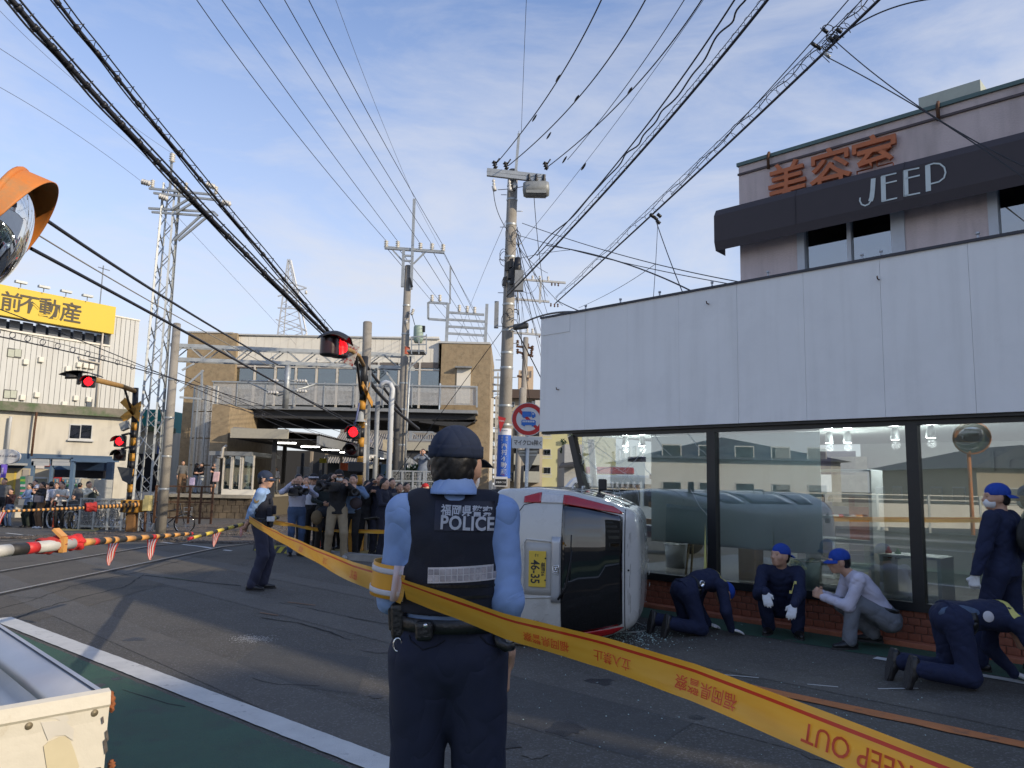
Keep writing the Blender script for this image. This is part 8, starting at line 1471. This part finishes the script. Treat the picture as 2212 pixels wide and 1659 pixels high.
lo,R2=person(PO,-PI/2+.12,'police officer in profile with pale blue shirt, dark vest and hands behind his back',1.70,.011,dict(hL=(-.03,-.20,.93),eL=(-1,-.5,0),hR=(.05,-.21,.90),eR=(1,-.5,0),dR=(-.7,0,-.5),dL=(.7,0,-.5),pR=(0,-1,0),pL=(0,-1,0),cL=.7,cR=.7,hy=-.10,hp=-.04,aL=(-.09,.05,.085),aR=(.10,-.06,.085),fL=(-.2,1,0),fR=(.3,1,0),lw=1.22),cloth('light_police_shirt',(.24,.37,.60)),cloth('slate_trousers',(.030,.032,.060)),cap='fwd',capm=cloth('slate_cap',(.020,.032,.065)),loose=1.12,wr=1.2)
s=R2['s'];sp_,rt_,fw_=R2['spine'],R2['rt'],R2['fw'];che,pel,nek=R2['che'],R2['pel'],R2['nek']
pr=[cone(che+sp_*.05*s+fw_*.012,che-sp_*.06*s+fw_*.02,.132*s,.138*s,rt_,1.28),cone(che-sp_*.06*s+fw_*.02,pel+sp_*.10*s+fw_*.02,.138*s,.134*s,rt_,1.25),cone(nek-sp_*.06*s-rt_*.10*s,nek-sp_*.06*s+rt_*.10*s,.058*s,.058*s)]
def vcut2(D,X,Y,Z):px=X*rt_.x+Y*rt_.y+Z*rt_.z;D=np.maximum(D,np.abs(px)-np.interp(Z,[.9,1.20,1.27,1.36,1.42,1.5],[.3,.3,.13,.125,.13,.15]));return np.maximum(D,(pel.z+.10)-Z)
vest2=link('vest',np_mesh('vest',[sdf_mesh(pr,.011,.010,cutfn=vcut2,subs=[ell(nek+sp_*.03*s+fw_*.02,(.085,.10,.07))],wr=.003)],VST),lo,False)
for(x,y,z,w,h)in((.155,.03,1.12,.05,.10),(.13,.12,1.12,.06,.12),(.11,.13,1.27,.04,.08),(.02,.165,1.14,.07,.13),(.165,-.05,1.14,.04,.06)):m=MB();m.obox((x,y,z),(w*.45,0,0),(0,w*.5,0),(0,0,h/2));m.build('vest_pouch',VST,lo,False,bevel=.012)
m=MB();m.grid(lambda u,v:V((math.cos(2*PI*u)*.17,math.sin(2*PI*u)*.145,pel.z+.055+.05*v)),30,1);m.build('duty_belt',LTH,lo,False,fix=False,solid=.01);
for(x,y,z,w,h)in((.17,-.04,.94,.09,.10),(.165,.07,.93,.07,.16),(.10,.15,.95,.07,.10)):m=MB();m.obox((x,y,z),(.03,0,0),(0,w/2,0),(0,0,h/2));m.build('belt_pouch',LTH,lo,False,bevel=.018)
m=MB();m.obox((.14,.15,1.015),(.04,0,0),(0,.05,0),(0,0,.035));m.build('white_pouch_flap',GLV,lo,False,bevel=.008)
S_,E_b,W_b=R2['arms']['R'][1:4];q=S_.lerp(E_b,.35);m=MB();m.poly([q+V((.052+.006*0,math.cos(k*PI/6)*.038,math.sin(k*PI/6)*.048-.008))for k in range(12)],(.008,0,0));m.build('shoulder_patch',mat('gold_patch',(.20,.14,.06),.6,var=.3,vs=80),lo,False)
m=MB();m.obox(V(R2['hp'](.085,-.01,.04)),(.004,0,0),(0,.025,.005),(0,-.001,.006));m.build('cap_badge',CHR,lo,False)
CR=dict(pel=(0,-.25,.50),che=(0,.08,.60),neck=(0,.27,.57),head=(0,.40,.47),fw=(0,0,-1),prt=(1,0,0),hf=(0,.35,-.94),hu=(0,.94,.35),aL=(-.14,-.62,.16),aR=(.14,-.60,.16),kL=(-.1,1,-1.1),kR=(.1,1,-1.1),fL=(0,-.2,-1),fR=(0,-.2,-1),sL=(0,-1,.2),sR=(0,-1,.2),hL=(-.20,.36,.07),hR=(.22,.42,.07),eL=(-.5,-.6,.4),eR=(.5,-.6,.4),dL=(-.1,1,-.25),dR=(.1,1,-.25),pL=(0,0,-1),pR=(0,0,-1),tL=(1,0,0),tR=(-1,0,0),cL=.15,cR=.15,lw=1.15)
YLS=mat('yellow_stripe',(.62,.56,.16),.6,var=.06)
def crawl(px,py,rz,H,label,res,dx=0,over=None):
 P=dict(CR);P.update(over or{});g=gp(px,py);b,R=person(V((g.x,g.y,0)),rz,label,H,res,P,NVY,NVY,glove=(GLV,'LR'),cap='back',capm=BLUC,jk=.06,loose=1.22,wr=1.3,fat=1.05,eyes=True,group='crime scene officers in navy overalls')
 tr=bvh(kid(b,'jacket'));decal(tr,lambda u,v:(-.22+.44*u,.14+.055*v,1.2),18,2,(0,0,-1),.004,'shoulder_stripe',YLS,b);m=MB();m.grid(lambda u,v:V((math.cos(2*PI*u)*.175*R['s'],-.12*R['s']-.045*v,.535*R['s']+math.sin(2*PI*u)*.135*R['s'])),30,1);m.build('belt',LTH,b,False,fix=False,solid=.008);return b,R
k1,_=crawl(1518,1368,-PI/2+.35,1.60,'officer in navy overalls and blue cap on hands and knees beside the overturned car',.011,over=dict(che=(0,.02,.61),neck=(0,.20,.57),head=(0,.31,.45),hL=(-.18,.20,.07),hR=(.20,.26,.07),aL=(-.14,-.54,.16),aR=(.14,-.52,.16)))
m=MB();m.lathe([(.001,.0),(.035,.0),(.04,.02),(.03,.03)],(.16,-.12,.56),(1,0,0),14);m.build('belt_tool',CHR,k1,False)
k2,_=crawl(2128,1484,-PI/2-.02,1.74,'larger officer in navy overalls crawling in the right foreground with a pouch on his back',.010,over=dict(pel=(0,-.25,.54),che=(0,.06,.57),neck=(0,.25,.53),head=(0,.37,.42),hR=(.24,.46,.07)))
m=MB();m.grid(lambda u,v:V((.10+.05*math.cos(2*PI*v)*math.sin(PI*u)**.5+.05*(u-.5),-.40+.34*u,.60+.075*math.sin(2*PI*v)*math.sin(PI*u)**.5)),10,14);m.build('waist_pouch',mat('blue_grey_pouch',(.07,.11,.18),.7,var=.2,vs=12,bump=.4,bs=60),k2,False,fix=False);m=MB();m.lathe([(.001,.008),(.035,.006),(.045,0)],(.19,-.05,.60),(1,0,.15),16);m.build('round_badge',RFB,k2,False)
SQ=dict(pel=(0,-.24,.29),che=(0,-.10,.55),neck=(0,.02,.74),head=(0,.07,.87),aL=(-.16,.02,.085),aR=(.14,-.06,.085),kL=(-.25,1,.9),kR=(.25,1,.9),hL=(-.13,.42,.40),hR=(.16,.36,.50),eL=(-.35,-.5,-.6),eR=(.35,-.5,-.6),dL=(.25,.6,-.75),dR=(-.25,.6,-.75),pL=(.2,-.3,-1),pR=(-.2,-.3,-1),tL=(1,0,0),tR=(-1,0,0),cL=.25,cR=.25,fw=(0,1,0),lw=1.12)
g=gp(1690,1374);sq1,_=person(V((g.x,g.y,0)),PI-.35,'officer squatting by the brick wall in navy overalls, star patterned blue cap and white gloves',1.70,.010,dict(SQ,hy=-.75,hp=.12),NVY,NVY,glove=(GLV,'LR'),cap='back',capm=BLUC,jk=.05,loose=1.18,wr=1.3,group='crime scene officers in navy overalls')
m=MB();m.obox((-.10,.05,.60),(.035,0,0),(0,.004,0),(0,0,.014));
tr=bvh(kid(sq1,'jacket'));decal(tr,lambda u,v:(-.16+.07*u,1,.585+.028*v),3,1,(0,-1,0),.004,'chest_tag',YLS,sq1);decal(tr,lambda u,v:(.10+.07*u,-.08+.05*v,1.2),3,2,(0,0,-1),.004,'shoulder_stripe',YLS,sq1)
g=gp(1862,1399);sq2,_=person(V((g.x,g.y,0)),PI/2-.12,'man in white shirt, grey trousers and blue cap squatting in profile by the brick wall',1.70,.010,dict(SQ,pel=(0,-.26,.30),che=(0,-.05,.58),neck=(0,.10,.74),head=(0,.20,.86),hL=(-.05,.38,.50),hR=(.06,.36,.52),dL=(.2,.7,.3),dR=(-.2,.7,.3),pL=(1,0,0),pR=(-1,0,0),cL=.9,cR=.9,hp=-.12,aL=(-.13,.16,.085),aR=(.13,-.16,.12),kL=(-.1,1,1),kR=(.1,1,.6),tL=(0,0,1),tR=(0,0,1)),cloth('white_work_shirt',(.58,.56,.66)),cloth('grey_trousers',(.17,.18,.20)),cap='fwd',capm=BLUC,loose=1.15,wr=1.2)
m=MB();m.grid(lambda u,v:V((math.cos(2*PI*u)*.168,-.245+math.sin(2*PI*u)*.13-.02*0,.385+.035*v+math.sin(2*PI*u)*.03)),30,1);m.build('belt',LTH,sq2,False,fix=False,solid=.006)
g=gp(2180,1456);st1,R5=person(V((g.x,g.y,0)),PI/2-1.0,'officer in navy overalls standing at the right edge with blue cap, mask and small backpack',1.69,.010,dict(hL=(-.30,.10,.86),hR=(.28,.05,.88),hy=.75,aL=(-.14,.18,.085),aR=(.14,-.22,.12),dL=(0,.15,-1),cL=.8,lw=1.15),NVY,NVY,glove=(GLV,'LR'),cap='back',capm=BLUC,mask=True,jk=.06,loose=1.25,wr=1.3,group='crime scene officers in navy overalls')
m=MB();m.grid(lambda u,v:V((.02+.15*math.cos(2*PI*v)*math.sin(PI*u)**.6,-.20-.05*math.sin(2*PI*v)*math.sin(PI*u)**.6,1.06+.34*u)),12,16);tag(m.build('small_backpack',mat('black_pack_cloth',(.016,.017,.016),.7,var=.2,bump=.5,bs=40),fix=False),'small black backpack on the back of the officer at the right edge','backpack');bpk=bpy.data.objects['small_backpack'];bpk.location=st1.location;bpk.rotation_euler=st1.rotation_euler
tr=bvh(kid(st1,'jacket'));decal(tr,lambda u,v:(-.155+.035*v,-1,1.22+.2*u),6,1,(0,1,0),.004,'shoulder_stripe',YLS,st1)
# ---- tapes
EL=R1['arms']['L'][2];elw=LO+V((math.cos(.06)*EL.x-math.sin(.06)*EL.y,math.sin(.06)*EL.x+math.cos(.06)*EL.y,EL.z))
near=[at(872,1272,2.62),at(980,1312,2.50),at(1100,1357,2.40),at(1300,1409,2.22),at(1500,1474,1.98),at(1700,1554,1.74),at(1900,1636,1.54),at(2120,1728,1.36),at(2400,1850,1.18)]
tape('yellow police tape crossing in front of the main officer to the bottom right corner',near,.088,lambda u:.50-1.1*u if u<.5 else-.05-.5*(u-.5),(('福岡県警察',.285,.34,-1),('立入禁止',.40,.36,-1),('福岡県警察',.56,.42,-1),('KEEP OUT',.77,.46,-1),('立入禁止',.93,.44,-1)))
far=[at(538,1121,PO.y-.25),at(660,1176,5.7),at(760,1226,3.85),at(872,1274,2.64)]
tape('yellow police tape running from the left officer to the elbow of the main officer',far,.092,lambda u:.15*math.sin(u*5),(('福岡県警察',.62,.42,-1),('立入禁止',.76,.42,-1),('KEEP OUT',.87,.42,-1),('立入禁止',.94,.42,-1)),sag=.04)
tape('second yellow tape from the left officer past the orange bollard to the right',[at(583,1127,PO.y-.1),at(640,1136,13.5),at(697,1146,gp(693,1187).y-.06),at(835,1149,15.2),at(1110,1152,12)],.075,lambda u:.25+.9*math.sin(u*9),())
# ---- camera crews and station staff behind the tape
CAMB=mat('camera_body',(.018,.018,.020),.45,var=.2)
def tvcam(p,yaw,label,s=1.0):
 t=thing('television_camera',p,label,'television camera','television cameras',yaw);m=MB();m.obox((0,0,0),(.055*s,0,0),(0,.17*s,0),(0,0,.085*s));m.build('camera_body',CAMB,t,False,bevel=.012);m=MB();m.lathe([(.045*s,0),(.05*s,.10*s),(.065*s,.14*s),(.075*s,.24*s),(.06*s,.235*s),(.001,.16*s)],(0,.16*s,.01*s),(0,1,0),16);m.build('lens',CAMB,t,False)
 m=MB();m.obox((-.09*s,.14*s,.05*s),(.03*s,0,0),(0,.07*s,0),(0,0,.03*s));m.build('viewfinder',CAMB,t,False,bevel=.008);m=MB();m.tube([(0,-.12*s,.09*s),(0,-.10*s,.15*s),(0,.10*s,.15*s),(0,.12*s,.09*s)],.014*s,7);m.build('handle',CAMB,t,False)
 m=MB();m.lathe([(.001,-.14*s),(.028*s,-.13*s),(.032*s,0),(.028*s,.12*s),(.001,.13*s)],(.07*s,.22*s,.09*s),(0,1,0),12);m.build('microphone',mat('foam_windshield',(.03,.03,.032),.95,var=.3,vs=60),t,False);m=MB();m.obox((0,-.22*s,-.01*s),(.05*s,0,0),(0,.05*s,0),(0,0,.08*s));m.build('battery',CAMB,t,False,bevel=.01);return t
JEAN,BLK,KHA,DNM,DKN=cloth('blue_jeans',(.045,.08,.16)),cloth('black_cloth',(.012,.012,.014)),cloth('khaki_trousers',(.27,.22,.145)),cloth('denim_shirt',(.13,.20,.32)),cloth('dark_navy_suit',(.010,.012,.026))
WSH,LSH,BRN,GRY=cloth('white_shirt2',(.55,.56,.62)),cloth('pale_shirt',(.45,.46,.56)),cloth('brown_trousers',(.15,.09,.05)),cloth('grey_shirt',(.12,.12,.12))
def stand(px,py,Y,rz,label,H,res=.017,z=None,**kw):
 P=kw.pop('P',{});x=at(px,py,Y).x;return person(V((x,Y,G(Y)if z is None else z)),rz,label,H,res,P,**kw)
CAMP=dict(hR=(.20,.22,1.50),eR=(1,.3,-.8),hL=(-.16,.30,1.40),eL=(-1,.3,-.8),dR=(-.4,.4,.7),dL=(.3,.4,.6),pR=(-1,0,0),pL=(1,0,0),cR=.6,cL=.6)
FT=PI
stand(636,1190,16.4,FT+.5,'cameraman in a pale shirt and jeans, leftmost of the crews, with a tan shoulder bag',1.70,top=LSH,bot=JEAN,P=dict(CAMP,hy=.0),fat=1.12);tvcam(V((at(640,1062,16.1).x,16.1,at(640,1062,16.1).z)),FT+.75,'television camera on the shoulder of the man in the pale shirt')
st_,_=stand(669,1188,17.4,FT+.25,'station officer in white shirt and black peaked cap among the camera crews',1.72,top=WSH,bot=BLK,cap='fwd',capm=BLK,sleeve='short');m=MB();m.grid(lambda u,v:V((math.cos(2*PI*u)*.112,.02+math.sin(2*PI*u)*.125,1.62+.035*v)),24,1);m.build('white_cap_band',WSH,st_,False,fix=False,solid=.004)
stand(694,1187,17.2,FT+.5,'man in dark clothes and mask looking at a phone between the crews',1.70,top=cloth('dark_green_jacket',(.015,.022,.020)),bot=cloth('dark_brown',(.03,.024,.02)),mask=True,cap='fwd',capm=BLK,P=dict(hR=(.10,.30,1.08),eR=(1,-.6,-.4),hL=(-.12,.28,1.05),eL=(-1,-.6,-.4),hp=-.25),eyes=False)
stand(724,1197,16.0,FT+.25,'tall cameraman in black top, cap and khaki trousers at the centre of the crews',1.80,top=BLK,bot=KHA,cap='fwd',capm=BLK,mask=True,P=dict(CAMP,hR=(.16,.26,1.52),lw=1.15,aL=(-.16,.05,.085),aR=(.15,-.05,.085)),jk=.08,fat=1.05,loose=1.15,shoe=mat('pale_trainer',(.40,.40,.40),.6,var=.3,vs=30));tvcam(V((at(717,1052,15.7).x,15.7,at(717,1052,15.7).z)),FT-.35,'largest television camera, held by the tall man in black',1.15)
stand(757,1189,16.4,FT-.1,'cameraman in a denim shirt with a dark sling bag right of the tall man',1.72,top=DNM,bot=BLK,P=dict(CAMP),jk=.04,loose=1.12,shoe=mat('brown_shoe',(.08,.035,.02),.5));tvcam(V((at(752,1063,16.1).x,16.1,at(752,1063,16.1).z)),FT+.55,'television camera with grey microphone held by the man in denim')
stand(787,1182,17.0,FT+.7,'woman in a black suit holding a camera to her face',1.60,top=BLK,bot=BLK,fem=True,hair='bob',jk=.12,P=dict(hR=(.06,.26,1.42),hL=(-.06,.26,1.42),eR=(1,0,-.8),eL=(-1,0,-.8),aL=(-.12,.12,.085),aR=(.12,-.1,.085)),eyes=False);tvcam(V((at(783,1062,16.6).x,16.6,at(783,1062,16.6).z)),FT+.5,'small black camera held by the woman in the black suit',.55)
stand(815,1186,17.0,FT+.15,'man in a dark suit with his hand raised to his ear behind the reporter',1.74,top=DKN,bot=DKN,jk=.14,P=dict(hR=(.16,.14,1.50),eR=(1,.2,-.9),cR=.8))
rp1,_=stand(823,1194,16.2,FT+1.1,'woman reporter with short hair in a dark suit holding a clipboard',1.66,top=DKN,bot=DKN,fem=True,hair='bob',jk=.14,P=dict(hR=(.10,.32,1.10),hL=(-.10,.34,1.12),eR=(1,-.7,-.4),eL=(-1,-.7,-.4),dR=(-.3,1,.1),dL=(.3,1,.1),pR=(0,0,1),pL=(0,0,1),hp=-.1,lw=1.1));c=at(805,1120,16.0);m=MB();m.obox(c,(.13,-.02,.02),(.03,.12,-.02),(0,0,.006));tag(m.build('clipboard',mat('clipboard',(.06,.06,.06),.5)),'clipboard in the hands of the woman reporter','clipboard')
stand(857,1190,17.4,FT+.5,'young woman with tied brown hair in grey behind the reporter',1.56,top=GRY,bot=BLK,fem=True,hair='tail',hairm=HAIRB,sleeve='short')
for px,Y,rz,H,tp,lb in((653,18.2,.3,1.68,BLK,'dark dressed man half hidden behind the leftmost cameraman'),(708,18.0,.1,1.74,DKN,'man in dark navy filling the gap left of the tall cameraman'),(741,18.3,-.2,1.66,BLK,'person in black between the tall cameraman and the man in denim'),(771,18.4,.4,1.72,GRY,'man in grey behind the man in denim'),(799,18.2,.2,1.64,BLK,'person in black behind the woman in the black suit'),(840,18.4,.6,1.68,DKN,'man in navy behind the woman reporter'),(872,18.8,.8,1.60,BLK,'person in black right of the young woman with tied hair')):stand(px,1190,Y,FT+rz,lb,H,.02,top=tp,bot=BLK,cap='fwd' if px in(708,799)else None,capm=BLK)
for(px,py,Y,cc,lb,w,h)in((684,1118,16.2,(.14,.10,.05),'tan shoulder bag of the leftmost cameraman',.12,.16),(769,1087,16.1,(.035,.025,.03),'dark maroon sling bag of the man in denim',.13,.13),(700,1105,17.0,(.015,.02,.03),'black shoulder bag hanging between the crews',.16,.12)):c=at(px,py,Y);m=MB();m.grid(lambda u,v:c+V((math.cos(2*PI*v)*w*math.sin(PI*u)**.5,math.sin(2*PI*v)*.06*math.sin(PI*u)**.5,h*(u-.5)*2)),8,14);tag(m.build('shoulder_bag',mat('bag%d'%px,cc,.7,var=.2,bump=.4),fix=False),lb,'bag')
stand(916,1110,20,FT+.9,'person in a red cap at the shoulder of the main officer',1.62,top=BLK,bot=BLK,cap='back',capm=cloth('red_cap',(.45,.02,.02)),eyes=False,res=.02)
x=at(908,1060,25).x;person(V((x,25.4,at(908,1072,25.4).z)),FT,'man in a grey blue jacket on the wall taking a photo with his phone',1.55,.02,dict(hR=(.06,.30,1.50),hL=(-.06,.30,1.50),eR=(1,0,-.8),eL=(-1,0,-.8),dR=(0,.3,1),dL=(0,.3,1)),top=cloth('grey_blue_jacket',(.17,.20,.25)),bot=cloth('grey_jeans',(.13,.16,.2)),jk=.06)
for px,py,Y,H,lb,hm in((1112,1046,24,1.60,'elderly man whose head shows over the overturned car under the road sign',None),(1182,1058,26,1.58,'dark haired person behind the overturned car, in the middle of three heads',None),(1213,1063,27,1.52,'shorter dark head behind the overturned car',None),(1235,1050,22,1.62,'person in a dark top behind the car beside the shattered corner',None)):person(V((at(px,py,Y).x,Y,G(Y))),FT+.2,lb,H,.02,{},top=DKN if px>1112 else GRY,bot=BLK,eyes=False)
def crowd(px,Y,rz,label,H,**kw):return stand(px,1100,Y,rz,label,H,kw.pop('res',.021),**kw)
HOLD=dict(hR=(.10,.32,1.12),hL=(-.10,.32,1.12),eR=(1,-.6,-.4),eL=(-1,-.6,-.4),dR=(-.3,.8,.4),dL=(.3,.8,.4),hp=-.15)
crowd(4,29,FT,'man in a grey shirt with a strap at the far left edge',1.78,top=GRY,bot=BLK);crowd(21,28,FT-.2,'boy in black and red top and jeans at the far left',1.38,top=cloth('black_red_top',(.035,.012,.012)),bot=JEAN,P=dict(hL=(-.1,.2,1.35),eL=(-1,0,-1)))
crowd(60,28.3,FT-.4,'woman in a pale blue shirt and dark trousers looking at her phone',1.60,top=cloth('pale_blue_shirt',(.30,.38,.52)),bot=cloth('dark_green_trousers',(.02,.028,.02)),fem=True,hair='bob',P=HOLD,jk=.08)
crowd(76,29.2,FT-.1,'person in a white cap behind the two women with phones',1.56,top=GRY,bot=BLK,cap='fwd',capm=WSH,fem=True);crowd(88,27.6,FT-.6,'person with black bobbed hair, black cardigan, white top, brown trousers and white shoes',1.64,top=BLK,bot=BRN,fem=True,hair='bob',P=dict(HOLD,hR=(.0,.28,1.38),hL=(-.15,.28,1.30)),shoe=mat('white_shoe',(.62,.62,.62),.6))
crowd(71,30,FT,'tall man standing behind the woman in pale blue',1.76,top=DKN,bot=BLK);crowd(97,28.8,FT,'boy in a white tee with red collar behind the mother group',1.62,top=WSH,bot=BLK,sleeve='short');crowd(106,30,PI*.1,'person in black with a printed bag, back turned, near the vending machines',1.72,top=BLK,bot=BLK);crowd(118,29.2,FT+.3,'boy in a loose white shirt waving beside the boy with the bicycle',1.66,top=WSH,bot=BLK,P=dict(hR=(.24,.2,1.42),eR=(1,0,-1)))
crowd(131,28.0,FT+.1,'boy in a white printed tee with a blue backpack, standing with the white-tyred bicycle',1.64,top=cloth('white_tee',(.60,.58,.52)),bot=BLK,sleeve='short',P=dict(hL=(-.08,.3,1.22),eL=(-1,-.5,-.5),hR=(.2,.3,1.0)),jk=.10);crowd(128,30.2,FT,'dark haired person behind the boy with the bicycle',1.74,top=DKN,bot=BLK)
crowd(168,31.5,.1,'man in dark grey seen from behind in front of the lit locker panel',1.68,top=GRY,bot=BLK);crowd(187,27.8,FT+1.2,'man in a white shirt with a dark green backpack photographing with his phone',1.70,top=cloth('cream_shirt',(.60,.57,.46)),bot=cloth('dark_blue_trousers',(.012,.018,.035)),P=dict(hR=(.08,.32,1.36),hL=(-.05,.32,1.36),eR=(1,-.3,-.8),eL=(-1,-.3,-.8),dR=(0,.3,1)))
crowd(157,28.6,FT,'child whose head shows above the mesh fence of the bicycle park',1.22,top=GRY,bot=KHA,res=.024);c=at(199,1075,27.75);m=MB();m.grid(lambda u,v:c+V((math.cos(2*PI*v)*.13*math.sin(PI*u)**.5,math.sin(2*PI*v)*.16*math.sin(PI*u)**.5,.30*(u-.5)*1.5)),8,14);tag(m.build('green_backpack',mat('dark_green_pack',(.02,.03,.022),.7,var=.2),fix=False),'dark green backpack on the man in the white shirt','backpack')
c=at(136,1064,27.75);m=MB();m.obox(at(84,1078,27.3),(.16,0,0),(0,.05,0),(0,0,.12));tag(m.build('grey_handbag',mat('grey_bag',(.10,.10,.13),.7),bevel=.03),'grey handbag of the person in the black cardigan','bag')
for px,Y,rz,H,kw,lb in((391,40.5,FT+.6,1.70,dict(top=GRY,bot=BRN),'man in grey with tan trousers on the platform behind the pole'),(421,40.5,FT+2.4,1.58,dict(top=BLK,bot=cloth('pale_jeans',(.22,.28,.36)),fem=True,hair='long'),'girl in black top and pale jeans with a pink bag, left on the platform'),(433,40.3,FT-.6,1.60,dict(top=BLK,bot=cloth('whitish_jeans',(.38,.40,.40)),fem=True,hair='long',sleeve='short',P=HOLD),'girl in black crop top and whitish jeans on the platform'),(461,40.0,FT,1.62,dict(top=BLK,bot=BLK,sleeve='short',legs='short',P=dict(hR=(.0,.25,1.42),hL=(.05,.2,1.2))),'person in black tee and shorts drinking on the platform, holding a pink bag'),(594,44,FT,1.50,dict(top=WSH,bot=GRY,fem=True,hair='long'),'person in white sitting area under the platform canopy'),(580,45,FT,1.35,dict(top=BLK,bot=BLK),'dark dressed waiting passenger under the platform canopy')):
 stand(px,1060,Y,rz,lb,H,.024,z=zp,eyes=False,**kw)
m=MB();c=at(467,1030,39.6);m.obox(c,(.16,0,0),(0,.05,0),(.02,0,.26));tag(m.build('pink_bag',mat('pink_bag',(.62,.42,.42),.7),bevel=.04),'pale pink bag held by the person in black shorts on the platform','bag');m=MB();c=at(415,1040,40.1);m.obox(c,(.14,0,0),(0,.06,0),(0,0,.2));tag(m.build('lilac_bag',mat('lilac_bag',(.45,.38,.55),.7),bevel=.04),'lilac bag of the left girl on the platform','bag')
